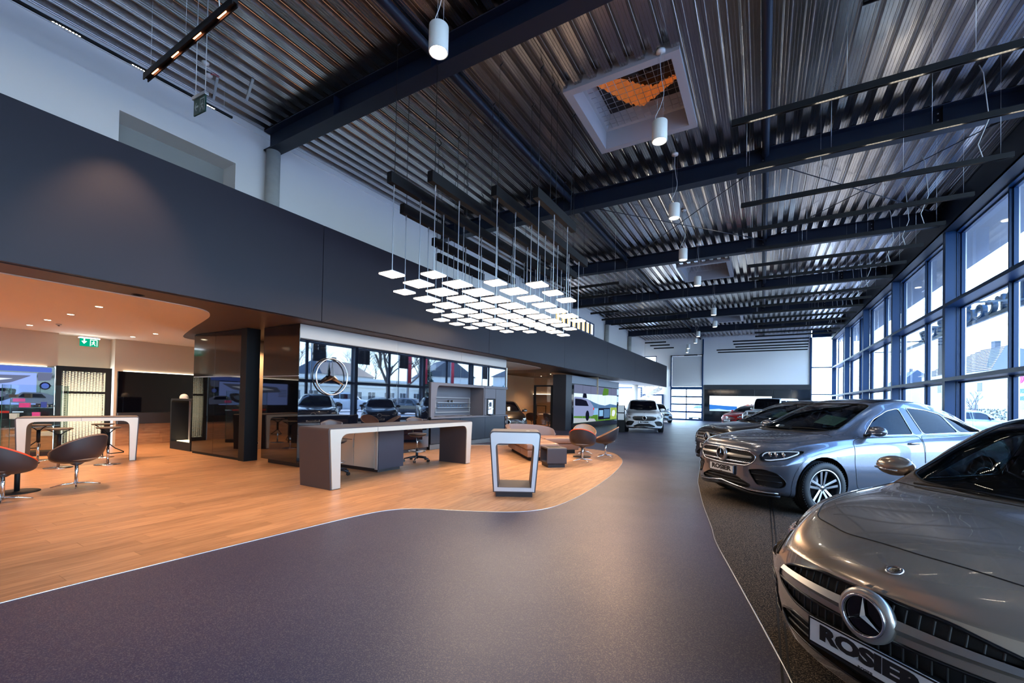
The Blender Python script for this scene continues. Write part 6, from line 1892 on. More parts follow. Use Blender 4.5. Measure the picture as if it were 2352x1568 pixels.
def wheel(parent, x, y, R, w=0.235, style=0, side=1, brand=True, nm='wheel'):
    r = empty(nm); r.parent = parent; r.location = (x, y, R); r.rotation_euler = (0, 0, 0)
    # axle along Y, outer face towards side*Y
    Mx = Matrix.Rotation(math.radians(-90 * side), 4, 'X')      # local z -> side*y
    hw = w / 2; rr = R * .70
    prof = [(rr, -hw * .86), (rr + .02, -hw), (R - .035, -hw), (R - .010, -hw * .86), (R, -hw * .62)]
    for g in (-.5, -.17, .17, .5):
        prof += [(R, hw * (g - .08)), (R - .009, hw * (g - .05)), (R - .009, hw * (g + .05)), (R, hw * (g + .08))]
    prof += [(R, hw * .62), (R - .010, hw * .86), (R - .035, hw), (rr + .035, hw * 1.02), (rr + .012, hw * .97), (rr, hw * .86)]
    MB().lathe(prof, 56, M=Mx).build('tyre', RUBBER, r, fix=False)
    tb = MB()
    for k in range(64):
        a = 2 * math.pi * k / 64
        for sg in (-1, 1):
            c = Matrix.Rotation(a, 4, 'Z')
            tb.box((R - .028, -.003, sg * hw * .66), (R + .0005, .005, sg * hw * .88), M=Mx @ c)
    tb.build('tread_blocks', mat('tread_dark', (0.006, 0.006, 0.007), .7), r, fix=False)
    rim = MB().lathe([(rr, -hw * .8), (rr - .02, -hw * .75), (rr - .035, 0), (rr - .03, hw * .70), (rr - .012, hw * .90), (rr + .004, hw * .92), (rr + .004, hw * .85)], 48, M=Mx)
    rim.build('rim_barrel', STEELB if style else mat('rim_dark', (0.05, 0.055, 0.06), .35, metal=.6), r, fix=False)
    MB().lathe([(rr - .014, hw * .88), (rr + .006, hw * .95), (rr + .008, hw * .90)], 48, M=Mx).build('rim_lip', mat('rim_polished', (0.50, 0.51, 0.54), .30, metal=0.9), r, fix=False)
    MB().lathe([(0, -hw * .1), (rr * .8, -hw * .1), (rr * .82, -hw * .25)], 32, M=Mx).build('brake_disc', mat('brake_steel', (0.25, 0.25, 0.26), .4, metal=.8), r, fix=False)
    sp = MB(); sd = MB()
    for k in range(5):
        a = 2 * math.pi * k / 5 + math.pi / 2
        c = Matrix.Rotation(a, 4, 'Z')
        z0, z1 = hw * .50, hw * .80
        for sg in (-1, 1):
            pts = [(0.028, sg * .005), (0.045, sg * .034), (rr - .010, sg * .062), (rr - .010, sg * .026)]
            v = [(p[0], p[1], z0 - .02) for p in pts] + [(p[0], p[1] , z1 if i in (2, 3) else z0 + .012) for i, p in enumerate(pts)]
            fc = [(4, 5, 6, 7)]
            sp.add(v, fc, False, Mx @ c)
            sd.add(v, [(0, 1, 5, 4), (1, 2, 6, 5), (2, 3, 7, 6), (3, 0, 4, 7), (0, 3, 2, 1)], False, Mx @ c)
    sp.build('spoke_faces', mat('rim_polished', (0.50, 0.51, 0.54), .30, metal=0.9), r, fix=False)
    sd.build('spoke_sides', MATS.get('rim_dark') or mat('rim_dark', (0.05, 0.055, 0.06), .35, metal=.6), r, fix=False)
    MB().lathe([(0, hw * .62), (.030, hw * .62), (.036, hw * .55), (.036, hw * .3)], 20, M=Mx).build('hub_cap', CHROME, r, fix=False)
    st = MB(); st.v = []
    v = [(0, 0, hw * .64)]
    for k in range(3):
        a = math.radians(90 + 120 * k); v.append((.027 * math.cos(a), .027 * math.sin(a), hw * .625)); a2 = a + math.radians(60); v.append((.005 * math.cos(a2), .005 * math.sin(a2), hw * .625))
    st.add(v, [(0, 1 + k, 1 + (k + 1) % 6) for k in range(6)], False, Mx)
    st.build('hub_star', BLACK, r, fix=False)
    return r

def make_car(sp, label, group, pt, name='car'):
    L = sp['L']; low = sp.get('low')
    r = empty(name); tag(r, label, 'car', group)
    B = Body(sp)
    R = sp['R']; sf, sr = sp['sf'], sp['sr']
    ids = {}
    def circ(cx, cz, rad, n=28): return [(cx + rad * math.cos(2 * math.pi * k / n), cz + rad * math.sin(2 * math.pi * k / n)) for k in range(n)]
    sideflt = lambda c, n: c.y > .5
    arch_r = R + .055
    for nm_, s in (('wf', sf), ('wr', sr)):
        ids[nm_] = B.cut(nm_, 'side', circ(s, R + .01, arch_r, 20 if low else 30), sideflt)
        if sp.get('clad'): ids[nm_ + 'c'] = B.cut(nm_ + 'c', 'side', circ(s, R + .01, arch_r + .055, 20 if low else 30), lambda c, n: c.y > .62)
    for key, nm_, poly in sp['side_glass']:
        ids[key] = B.cut(key, 'side', round_poly(poly, sp.get('glass_r', .05), 4), lambda c, n: n.y > .30 and c.z > .75)
    ids['ws'] = B.cut('windshield', 'top', rpc(sp['windshield'], 1, .05), lambda c, n: n.z > .12 and n.x < .2 and c.z > .8)
    if 'rear_glass' in sp: ids['rg'] = B.cut('rear_window', 'top', rpc(sp['rear_glass'], 1, .05), lambda c, n: n.z > .1 and c.z > .8)
    if 'roof_glass' in sp: ids['rf'] = B.cut('roof', 'top', rpc(sp['roof_glass'], 1, .04), lambda c, n: n.z > .7 and c.z > 1.2)
    for key, nm_, poly, rad in sp['front']:
        ids[key] = B.cut(key, 'front', rpc(poly, 0, rad), lambda c, n: c.x < sp['sf'] - .02 and (n.x < .15 or c.y > .6))
    if not low or True:
        ids['hood'] = B.cut('hood', 'top', rpc(sp['hood'], 1, .06), lambda c, n: n.z > .45 and c.z > .6)
        for key, poly in sp['doors']:
            ids[key] = B.cut(key, 'side', round_poly(poly, .07, 4), lambda c, n: c.y > .5 and n.z < .75)
    B.finish()
    dark = sp.get('clad_m', PLASTIC)
    B.piece(0, 'body_shell', pt, r)
    bt = B.piece(ids['hood'], 'hood', pt, r); B.trim(ids['hood'], 'hood_seam', .0035, SEAM, bt[0])
    for key, poly in sp['doors']:
        o = B.piece(ids[key], 'door', pt, r, mode='pair'); t = B.trim(ids[key], 'door_seam', .0035, SEAM, r, mode='pair')
        for a, b in zip(o, t): b.parent = a
    gm = CGLASS if not low else CGLASS_D
    o = B.piece(ids['ws'], 'windshield', BLACKG if low else CGLASS, r, off=-.002); B.trim(ids['ws'], 'windshield_seal', .008, BLACK, o[0])
    if 'rg' in ids: o = B.piece(ids['rg'], 'rear_window', BLACKG if low else CGLASS_D, r, off=-.002); B.trim(ids['rg'], 'window_seal', .007, BLACK, o[0])
    if 'rf' in ids: B.piece(ids['rf'], 'glass_roof', TRIMB, r, off=.001)
    for key, nm_, poly in sp['side_glass']:
        g_ = {'side_window': BLACKG if low else CGLASS_D, 'pillar_trim': TRIMB}[nm_]
        o = B.piece(ids[key], nm_, g_, r, off=-.002, mode='pair')
        if nm_ == 'side_window':
            t = B.trim(ids[key], 'window_trim', .0065, CHROME if sp.get('chrome', True) else TRIMB, r, mode='pair')
            for a, b in zip(o, t): b.parent = a
    for nm_ in ('wf', 'wr'):
        if nm_ + 'c' in ids: B.piece(ids[nm_ + 'c'], 'wheel_arch_trim', sp.get('clad_m', PLASTIC), r, off=.004, mode='pair')
        # wheel well from the arch edge inwards
        ls = B.loops(ids[nm_])
        for flip in (0, 1):
            mb = MB()
            for l in ls:
                q = [Vector((p.x, (-p.y if flip else p.y), p.z)) for p in l]
                n = len(q)
                inn = [Vector((p.x, (-.50 if flip else .50), p.z)) for p in q]
                mb.add(q + inn, [(i, i + 1, n + i + 1, n + i) for i in range(n - 1)])
                c = Vector((sum(p.x for p in inn) / n, inn[0].y, sum(p.z for p in inn) / n))
                mb.add(inn + [c], [(i, i + 1, n) for i in range(n - 1)])
            mb.build('wheel_well', MESHB, r, fix=False)
    # interior liner
    if not low:
        lin = MB()
        for pid, fs_ in B.groups.items():
            if B.names[pid] in ('windshield', 'rear_window') or pid in [ids[k[0]] for k in sp['side_glass'] if k[1] == 'side_window'] or pid in (ids['wf'], ids['wr']): continue
            for f in fs_:
                c = f.calc_center_median()
                if c.z > .62 and 1.05 < c.x < L - .3:
                    q = [w.co - w.normal * .03 for w in f.verts]
                    lin.add(q, [tuple(range(len(q)))], True); lin.add([Vector((p.x, -p.y, p.z)) for p in q], [tuple(reversed(range(len(q))))], True)
        lin.build('cabin_lining', CABIN, r, fix=False)
        zc = B.top(sp['cowl'], .1)[0].z
        MB().box((sp['cowl'] - .02, -.70, .62), (sp['cowl'] + .62, .70, zc - .06), bev=.05).build('dashboard', CABIN, r)
        MB().box((sp['cowl'] + .1, -.72, .3), (L - .9, .72, .62)).build('cabin_floor', CABIN, r)
        sx = sp['cowl'] + 1.15
        for row, x0 in enumerate((sx, sx + .95)):
            for y in (-.38, .38):
                s_ = empty('seat'); s_.parent = r
                zt = sp['ztop'][0][1]
                MB().box((x0 - .25, y - .25, .55), (x0 + .28, y + .25, .72), bev=.05).build('seat_base', SEATM, s_)
                MB().box((x0 + .20, y - .24, .66), (x0 + .36, y + .24, sp['seat_z']), bev=.06).build('seat_back', SEATM, s_)
                MB().box((x0 + .26, y - .12, sp['seat_z'] + .03), (x0 + .36, y + .12, sp['seat_z'] + .20), bev=.04).build('headrest', SEATM, s_)
        Ms = Matrix.Translation((sp['cowl'] + .78, -.38, zc - .12)) @ Matrix.Rotation(math.radians(-68), 4, 'Y')
        sw = MB(); sw.tube([Ms @ Vector((.18 * math.cos(t / 28 * 6.283), .18 * math.sin(t / 28 * 6.283), 0)) for t in range(28)], .015, 8, closed=True)
        for a in (0, 180, 270): sw.tube([Ms @ Vector((0, 0, 0)), Ms @ Vector((.18 * math.cos(math.radians(a)), .18 * math.sin(math.radians(a)), 0))], .018, 6)
        sw.build('steering_wheel', PLASTIC, r)
        # rear-view mirror + price sheet lying behind the windshield
        hs = sp['header']; tp = B.top(hs + .1, .01)[0]
        MB().box((hs + .02, -.12, tp.z - .16), (hs + .05, .12, tp.z - .09), bev=.012).build('cabin_mirror', PLASTIC, r)
        if sp.get('sheet'):
            (sa, ya), (sb, yb) = sp['sheet']
            c = [B.top(sa, abs(ya))[0], B.top(sa, abs(yb))[0], B.top(sb, abs(yb))[0], B.top(sb, abs(ya))[0]]
            c = [Vector((p.x + .012, math.copysign(p.y, yy), p.z - .014)) for p, yy in zip(c, (ya, yb, yb, ya))]
            o = MB().add(c + [p + Vector((.001, 0, -.001)) for p in c], [(0, 1, 2, 3), (7, 6, 5, 4)]).build('price_sheet', PAPER, r, fix=False)
            o['label'] = 'pale price sheet behind the windshield'
            lines = MB()
            for k in range(9):
                t0 = .12 + k * .085
                a = c[0].lerp(c[3], t0); b = c[1].lerp(c[2], t0); a2 = c[0].lerp(c[3], t0 + .02); b2 = c[1].lerp(c[2], t0 + .02)
                e_ = Vector((-.002, 0, .002))
                lines.add([a.lerp(b, .1) + e_, a.lerp(b, .62 if k % 3 else .9) + e_, a2.lerp(b2, .62 if k % 3 else .9) + e_, a2.lerp(b2, .1) + e_], [(0, 1, 2, 3)])
            lines.build('sheet_print', mat('print_grey', (.25, .26, .24), .8), o, fix=False)
    # wipers
    for y0_, y1_ in ((-.62, -.02), (.02, .60)):
        a = B.top(sp['cowl'] + .045 + .12 * abs(y0_), abs(y0_))[0]; b = B.top(sp['cowl'] + .07, abs(y1_))[0]
        MB().tube([(a.x, y0_, a.z + .012), ((a.x + b.x) / 2, (y0_ + y1_) / 2, (a.z + b.z) / 2 + .02), (b.x, y1_, b.z + .012)], .007, 6).build('wiper', BLACK, r)
    # grille
    if 'gr' in ids:
        B.piece(ids['gr'], 'grille', MESHB, r, off=-.018); B.trim(ids['gr'], 'grille_frame', sp.get('grille_trim', .009), sp.get('grille_m', CHROME), r)
        gp_ = round_poly(dict((k[0], k[2]) for k in sp['front'])['gr'], .05, 4)
        zs = [p[1] for p in gp_]
        gsty = sp.get('gstyle', 'pins')
        gz0, gz1 = min(zs), max(zs); gc = sp['star_z']
        if gsty == 'pins':
            pb = MB(); st = .030 if not low else .05
            iz = 0; z = gz0 + .02
            while z < gz1 - .01:
                y = (.5 if iz % 2 else 0) * st
                while y < .62:
                    if in_poly(y, z, gp_) and abs(z - gc) > .045 and (y > .14 or abs(z - gc) > .12):
                        p = B.front(y, z)[0]
                        for sg in (-1, 1):
                            q = Vector((p.x + .004, sg * p.y, z))
                            e_ = .0062
                            pb.add([q + Vector((-.007, 0, 0)), q + Vector((0, e_, 0)), q + Vector((0, 0, e_)), q + Vector((0, -e_, 0)), q + Vector((0, 0, -e_))], [(0, 2, 1), (0, 3, 2), (0, 4, 3), (0, 1, 4)])
                    y += st
                z += st * .55; iz += 1
            o = pb.build('grille_pins', sp.get('pin_m', CHROME), r, fix=False); o['kind'] = 'stuff'
        else:
            pb = MB(); y = .03
            while y < .58:
                zz = [z for z in np.linspace(gz0, gz1, 14) if in_poly(y, z, gp_)]
                if len(zz) > 1:
                    for sg in (-1, 1): pb.tube([Vector((B.front(y, z)[0].x + .006, sg * y, z)) for z in zz], .005, 5)
                y += .045
            o = pb.build('grille_slats', CHROME if gsty == 'bars' else PLASTIC, r, fix=False); o['kind'] = 'stuff'
        # wings either side of the star
        wy = [y for y in np.linspace(.09, .62, 12) if in_poly(y, gc + sp.get('wing_dz', 0) , gp_)]
        for sg in (-1, 1):
            if len(wy) < 2: continue
            wings = sp.get('wings', 1)
            for wz in ((0,) if wings == 1 else (-.035, .035)):
                pts = []; 
                for i, y in enumerate(wy):
                    p = B.front(y, gc + wz)[0]; pts.append((p, y, i / (len(wy) - 1)))
                v = []; f = []
                for (p, y, t) in pts:
                    hh = (.030 - .014 * t) if wings == 1 else .014
                    for (dx, dz) in ((-.012, hh), (-.034, 0), (-.012, -hh), (.004, 0)):
                        v.append((p.x + dx, sg * y, gc + wz + dz))
                n = len(pts)
                for i in range(n - 1):
                    for k in range(4): f.append((4 * i + k, 4 * i + (k + 1) % 4, 4 * (i + 1) + (k + 1) % 4, 4 * (i + 1) + k))
                f.append((4 * n - 4, 4 * n - 3, 4 * n - 2, 4 * n - 1))
                o = MB().add(v, f).build('grille_louvre', sp.get('wing_m', mat('louvre_satin', (.55, .52, .48), .3, metal=.85)), r); smooth_angle(o, 40)
        sx_ = B.front(0, gc)[0].x
        SR = sp.get('star_r', .095)
        Me = Matrix(((0, 0, -1, sx_ - .045), (-1, 0, 0, 0), (0, 1, 0, gc), (0, 0, 0, 1)))
        MB().lathe([(SR * .80, -.006), (SR * .98, -.002), (SR * 1.14, -.012), (SR * 1.16, -.03), (SR * 1.05, -.05)], 40, M=Me).build('emblem_housing', sp.get('wing_m', MATS['louvre_satin']) if 'louvre_satin' in MATS else CHROME, r, fix=False)
        MB().lathe([(0, -.010), (SR * .9, -.010)], 32, M=Me).build('emblem_disc', BLACKG, r, fix=False)
        star_parts(SR * .86, r, Me, ring_r=.07, depth=.20)
    for key, nm_, poly, rad in sp['front']:
        if key.startswith('in'):
            B.piece(ids[key], 'air_intake', MESHB, r, off=-.03, mode='pair' if key != 'inc' else 'center'); B.trim(ids[key], 'intake_edge', .006, TRIMB, r, mode='pair' if key != 'inc' else 'center')
            ys_p = [p[0] for p in poly]; zs_p = [p[1] for p in poly]
            for zz in np.linspace(min(zs_p), max(zs_p), 4)[1:-1]:
                yy = [y for y in np.linspace(min(ys_p), max(ys_p), 12) if in_poly(y, zz, poly)]
                if len(yy) > 2:
                    for sg in (-1, 1):
                        MB().tube([Vector((B.front(y, zz)[0].x + .012, sg * y, zz)) for y in yy], .007, 5).build('intake_fin', PLASTIC, r)
        if key == 'hl':
            hlp = poly
            o = B.piece(ids['hl'], 'headlamp', mat('lamp_inside', (.03, .035, .045), .2, metal=.4), r, off=-.02, mode='pair')
            c1 = B.piece(ids['hl'], 'lamp_cover', LENS, r, off=.0, mode='pair'); t1 = B.trim(ids['hl'], 'lamp_edge', .006, BLACK, r, mode='pair')
            ls = B.loops(ids['hl'])
            l = max(ls, key=len) if ls else []
            if l:
                c = sum(l, Vector()) / len(l)
                q = [c + (p - c) * .82 + Vector((.008, -.006, 0)) for p in l]
                qq = [q[0]]
                for p in q[1:]:
                    if (p - qq[-1]).length > .012: qq.append(p)
                for k, sg in enumerate((1, -1)):
                    dr_ = MB().tube([Vector((p.x, sg * p.y, p.z)) for p in qq], .0085, 6, closed=True)
                    dr_.build('light_guide', mat('drl_white', (.80, .82, .86), .2, emit=(.8, .9, 1), estr=.15), o[k], fix=False)
                    lo = min(p[0] for p in hlp); hi = max(p[0] for p in hlp); zc_ = sum(p[1] for p in hlp) / len(hlp)
                    for u in (.28, .45, .62):
                        y = lo + (hi - lo) * u; p, nrm = B.front(y, zc_ + .01)
                        Ml = Matrix.Translation((p.x + .02, sg * p.y, p.z)) @ Matrix.Rotation(math.radians(-90), 4, 'Y')
                        MB().lathe([(0, .004), (.018, .002), (.026, -.006), (.034, .0), (.036, -.012)], 20, M=Ml).build('projector_lens', CHROME, o[k], fix=False)
            for k in (0, 1): c1[k].parent = o[k]; t1[k].parent = o[k]
    # chrome sweep below the bumper
    if 'lip' in sp:
        lz, lw = sp['lip']
        pts = []
        for y in np.linspace(-lw, lw, 31):
            z = lz + .05 * max(0, 1 - abs(y) / (lw * .55)) * 0 + (.06 * max(0, (1 - abs(y) / (lw * .62)))) ** 1 - 0.0
            p = B.front(abs(y), z)[0]; pts.append(Vector((p.x - .008, y, z)))
        MB().tube(pts, .013, 8).build('bumper_chrome', CHROME, r)
        MB().tube([p + Vector((.03, 0, -.045)) for p in pts], .022, 8).build('bumper_lip', PLASTIC, r)
    # licence plate
    pz = sp['plate_z']; px_ = min(B.front(y, pz)[0].x for y in (0, .13)) - .022
    pl = MB().box((px_ - .006, -.262, pz - .06), (px_ + .004, .262, pz + .06), bev=.003).build('licence_plate', mat('plate_white', (.88, .89, .90), .35), r)
    MB().ring(rect(-.262, -.06, .262, .06), rect(-.255, -.053, .255, .053), .002, M=Matrix(((0, 0, -1, px_ - .0055), (-1, 0, 0, 0), (0, 1, 0, pz), (0, 0, 0, 1)))).build('plate_border', BLACK, pl)
    MB().box((px_ + .004, -.26, pz - .075), (B.front(0, pz)[0].x + .03, .26, pz + .055)).build('plate_holder', PLASTIC, r)
    text_mesh('ROSIER', .088, .002, mat('plate_black', (.01, .01, .012), .5), pl, Matrix(((0, 0, -1, px_ - .0075), (-1, 0, 0, 0), (0, 1, 0, pz + .006), (0, 0, 0, 1))), name='plate_text', bold=.0052, sx=1.45)
    if not low:
        text_mesh('ROSIER', .016, .001, MATS['plate_black'], pl, Matrix(((0, 0, -1, px_ - .0065), (-1, 0, 0, 0), (0, 1, 0, pz - .0505), (0, 0, 0, 1))), name='holder_text', bold=.0004, sx=1.2)
    # hood badge
    bs_ = sp.get('badge_s', .16); p, nrm = B.top(bs_, .002)
    Mq = Matrix.Translation(p + Vector(nrm) * .003) @ Vector((nrm.x, 0, nrm.z)).to_track_quat('Z', 'Y').to_matrix().to_4x4()
    Mq = Mq @ Matrix.Rotation(math.radians(sp.get('badge_rot', 90)), 4, 'Z')
    MB().lathe([(0, .001), (.020, .001), (.022, .005), (.030, .006), (.033, .0)], 28, M=Mq).build('hood_badge', CHROME, r, fix=False)
    MB().lathe([(0, .0018), (.020, .0018)], 24, M=Mq).build('badge_disc', BLACKG, r, fix=False)
    star_parts(.019, r, Mq @ Matrix.Translation((0, 0, .003)), ring_r=.03, depth=.08)
    # door mirrors
    ms, mz = sp['mirror']
    for sg in (-1, 1):
        yb = B.side(ms, mz - .06)[0].y
        mr = empty('wing_mirror'); mr.parent = r
        mb = MB(); mb.sphere((ms + .05, sg * (yb + .14), mz + .02), 1.0, 20, (.085, .125, .075))
        o = mb.build('mirror_shell', pt, mr)
        for v_ in o.data.vertices:
            if v_.co.x > ms + .075: v_.co.x = ms + .075
        MB().box((ms + .076, sg * (yb + .05), mz - .03), (ms + .080, sg * (yb + .23), mz + .07), bev=.002).build('mirror_glass', CHROME, mr)
        MB().tube([(ms - .02, sg * (yb + .08), mz - .01), (ms - .033, sg * (yb + .16), mz - .005), (ms - .0, sg * (yb + .245), mz)], .008, 6).build('indicator_strip', CHROME, mr)
        MB().tube([(ms + .03, sg * (yb - .03), mz - .05), (ms + .04, sg * (yb + .06), mz - .035)], .022, 8).build('mirror_foot', TRIMB, mr)
    # door handles
    for hs_, hz_ in sp['handles']:
        y = B.side(hs_, hz_)[0].y
        for sg in (-1, 1):
            MB().tube([(hs_ - .09, sg * (y - .004), hz_), (hs_ - .06, sg * (y + .028), hz_ + .004), (hs_ + .06, sg * (y + .030), hz_ + .006), (hs_ + .09, sg * (y - .002), hz_ + .004)], [.010, .015, .015, .010], 8).build('door_handle', CHROME, r)
    if sp.get('rails'):
        for sg in (-1, 1):
            pts = [Vector((s, sg * (B.C['wre'](s) - .01), B.C['zre'](s) + .05)) for s in np.linspace(*sp['rails'], 10)]
            pts[0].z -= .05; pts[-1].z -= .05
            MB().tube(pts, .014, 8).build('roof_rail', ALU, r)
    # tail lamps
    for sg in (-1, 1):
        tz = sp['tail_z']; p = Vector((L - .16, 0, tz)); y = B.side(L - .2, tz)[0].y
        MB().box((L - .28, sg * (y - .10), tz - .05), (L - .06, sg * (y - .005), tz + .05), bev=.02).build('tail_lamp', mat('tail_red', (.35, .01, .01), .15), r)
    for s, nm_ in ((sf, 'f'), (sr, 'r')):
        yo = .5 * sp['track'] 
        for sg in (-1, 1): wheel(r, s, sg * yo, R, side=sg, w=sp.get('tw', .235))
    B.bm.free()
    return r

def place(car, x, y, deg):
    car.location = (x, y, sp_z); car.rotation_euler = (0, 0, math.radians(deg + 180))
sp_z = 0.006

GLC = dict(L=4.68, R=.362, sf=.84, sr=3.71, track=1.69, clad=True, star_z=.735, plate_z=.520, seat_z=1.10, cowl=1.16, header=2.05, star_r=.098, tail_z=.98,
    ztop=[(0, .855), (.03, .90), (.10, .94), (.3, .985), (.65, 1.035), (1.0, 1.075), (1.15, 1.09), (1.35, 1.205), (1.7, 1.385), (2.0, 1.505), (2.35, 1.60), (2.75, 1.618), (3.2, 1.585), (3.7, 1.46), (4.15, 1.27), (4.4, 1.165), (4.55, 1.12), (4.65, 1.08), (4.68, 1.0)],
    zre=[(0, .835), (.1, .895), (.3, .950), (.65, 1.0), (1.0, 1.04), (1.25, 1.06), (1.5, 1.145), (1.9, 1.345), (2.3, 1.485), (2.7, 1.53), (3.2, 1.49), (3.7, 1.37), (4.2, 1.18), (4.45, 1.09), (4.68, .97)],
    wre=[(0, .60), (.3, .66), (1.0, .70), (1.3, .71), (1.6, .67), (2.0, .61), (2.5, .575), (3.2, .56), (4.0, .54), (4.4, .58), (4.68, .60)],
    zbelt=[(0, .76), (.2, .85), (.5, .925), (.9, .975), (1.3, 1.015), (1.6, 1.035), (3.0, 1.065), (4.0, 1.10), (4.4, 1.06), (4.68, .92)],
    wbelt=[(0, .74), (.3, .80), (.9, .86), (1.5, .87), (2.5, .875), (3.6, .87), (4.2, .82), (4.68, .74)],
    hw=[(0, .84), (.1, .885), (.4, .925), (.89, .945), (1.5, .930), (2.8, .930), (3.76, .945), (4.3, .91), (4.68, .80)],
    zb=[(0, .27), (.15, .22), (.6, .20), (4.2, .22), (4.68, .34)], nose=[(.2, .06), (.32, .0), (.6, .0), (.85, .02), (1.0, .03)], bow=.27, bowp=2.9, fillet=.12,
    windshield=[(1.13, 0), (1.15, .3), (1.25, .58), (1.36, .665), (1.62, .625), (1.95, .565), (2.12, .53), (2.08, .3), (2.05, 0)],
    hood=[(.13, 0), (.15, .35), (.30, .62), (.55, .72), (.9, .76), (1.22, .745), (1.12, .5), (1.08, 0)],
    roof_glass=[(2.16, 0), (2.2, .50), (3.1, .47), (3.1, 0)],
    rear_glass=[(3.55, 0), (3.6, .46), (4.30, .48), (4.36, 0)],
    side_glass=[('g1', 'side_window', [(1.66, 1.075), (1.98, 1.30), (2.28, 1.425), (2.52, 1.470), (2.52, 1.09)]), ('gp', 'pillar_trim', [(2.53, 1.09), (2.53, 1.47), (2.66, 1.478), (2.70, 1.095)]),
                ('g2', 'side_window', [(2.71, 1.095), (2.67, 1.483), (3.05, 1.45), (3.32, 1.385), (3.40, 1.12)]), ('g3', 'side_window', [(3.42, 1.12), (3.34, 1.375), (3.68, 1.28), (3.95, 1.165), (3.90, 1.13)])],
    front=[('gr', 'grille', [(-.02, .832), (.48, .818), (.575, .765), (.57, .685), (.46, .612), (-.02, .592)], .05),
           ('hl', 'headlamp', [(.615, .775), (.645, .832), (.78, .858), (.872, .862), (.885, .815), (.85, .745), (.72, .700), (.640, .708)], .03),
           ('inc', 'intake', [(-.02, .435), (.30, .435), (.52, .345), (.48, .30), (-.02, .30)], .03),
           ('in2', 'intake', [(.47, .565), (.68, .590), (.82, .555), (.875, .44), (.85, .355), (.60, .365)], .05)],
    doors=[('d1', [(1.42, .34), (1.36, .70), (1.38, 1.0), (1.55, 1.045), (2.60, 1.075), (2.62, .34)]), ('d2', [(2.63, .34), (2.62, 1.078), (3.62, 1.095), (3.55, .80), (3.28, .60), (3.20, .34)])],
    lip=(.275, .80), mirror=(1.64, 1.12), handles=[(2.42, .965), (3.42, .99)], sheet=((1.42, -.56), (1.66, -.22)), clad_m=P_GREY, badge_s=.15)

CLA = dict(L=4.69, R=.335, sf=.93, sr=3.66, track=1.62, star_z=.575, plate_z=.388, seat_z=.98, cowl=1.18, header=2.04, star_r=.098, tail_z=.82,
    ztop=[(0, .680), (.03, .712), (.08, .738), (.15, .762), (.3, .805), (.5, .855), (.9, .928), (1.15, .965), (1.25, .99), (1.45, 1.10), (1.75, 1.27), (2.05, 1.40), (2.35, 1.458), (2.7, 1.465), (3.2, 1.42), (3.8, 1.255), (4.2, 1.09), (4.5, 1.03), (4.69, .93)],
    zre=[(0, .665), (.1, .725), (.3, .795), (.6, .862), (.9, .905), (1.1, .928), (1.3, .955), (1.5, 1.04), (1.75, 1.195), (2.05, 1.345), (2.3, 1.398), (2.7, 1.402), (3.2, 1.355), (3.7, 1.21), (4.1, 1.05), (4.4, .98), (4.69, .88)],
    wre=[(0, .62), (.3, .68), (.8, .735), (1.3, .775), (1.5, .755), (1.8, .695), (2.1, .64), (2.5, .60), (3.2, .575), (4.0, .55), (4.69, .58)],
    zbelt=[(0, .60), (.2, .70), (.5, .808), (.9, .882), (1.3, .918), (1.6, .925), (3.0, .955), (4.0, .97), (4.4, .95), (4.69, .82)],
    wbelt=[(0, .74), (.3, .80), (.9, .855), (1.5, .865), (2.5, .86), (3.6, .85), (4.2, .80), (4.69, .72)],
    hw=[(0, .83), (.1, .87), (.4, .905), (.93, .920), (1.5, .905), (2.8, .905), (3.66, .915), (4.3, .88), (4.69, .78)],
    zb=[(0, .17), (.15, .15), (.6, .15), (4.2, .18), (4.69, .30)], nose=[(.15, .08), (.3, .03), (.42, .0), (.55, .0), (.68, .03), (.8, .06)], bow=.44, bowp=2.3, fillet=.12, zmid=.55,
    windshield=[(1.22, 0), (1.24, .3), (1.31, .59), (1.41, .705), (1.75, .615), (2.02, .555), (2.14, .52), (2.10, .3), (2.07, 0)],
    hood=[(.31, 0), (.34, .35), (.46, .62), (.70, .76), (1.0, .785), (1.30, .775), (1.20, .5), (1.16, 0)],
    roof_glass=[(2.24, 0), (2.28, .50), (3.0, .48), (3.0, 0)],
    rear_glass=[(3.40, 0), (3.45, .46), (4.10, .47), (4.16, 0)],
    side_glass=[('g1', 'side_window', [(1.66, .965), (1.95, 1.13), (2.25, 1.275), (2.55, 1.325), (2.55, .975)]), ('gp', 'pillar_trim', [(2.56, .975), (2.56, 1.345), (2.68, 1.35), (2.72, .98)]),
                ('g2', 'side_window', [(2.73, .98), (2.69, 1.35), (3.1, 1.31), (3.5, 1.19), (3.78, 1.03), (3.6, .995)])],
    front=[('gr', 'grille', [(-.02, .668), (.25, .660), (.47, .612), (.585, .545), (.57, .485), (.42, .435), (-.02, .412)], .045),
           ('hl', 'headlamp', [(.635, .60), (.65, .66), (.74, .715), (.855, .762), (.895, .755), (.865, .675), (.76, .605)], .025),
           ('inc', 'intake', [(-.02, .375), (.45, .375), (.60, .32), (.56, .235), (-.02, .225)], .04),
           ('in2', 'intake', [(.63, .46), (.76, .50), (.86, .44), (.85, .28), (.64, .25)], .04)],
    doors=[('d1', [(1.50, .28), (1.44, .6), (1.46, .88), (1.62, .935), (2.60, .96), (2.64, .28)]), ('d2', [(2.65, .28), (2.62, .962), (3.55, .98), (3.45, .70), (3.20, .50), (3.12, .28)])],
    mirror=(1.60, 1.02), handles=[(2.45, .84), (3.40, .86)], sheet=None, wing_m=None, badge_s=.15, grille_trim=.008, grille_m=TRIMB, gstyle='slats')
CLA['wing_m'] = mat('louvre_satin', (.55, .52, .48), .3, metal=.85)

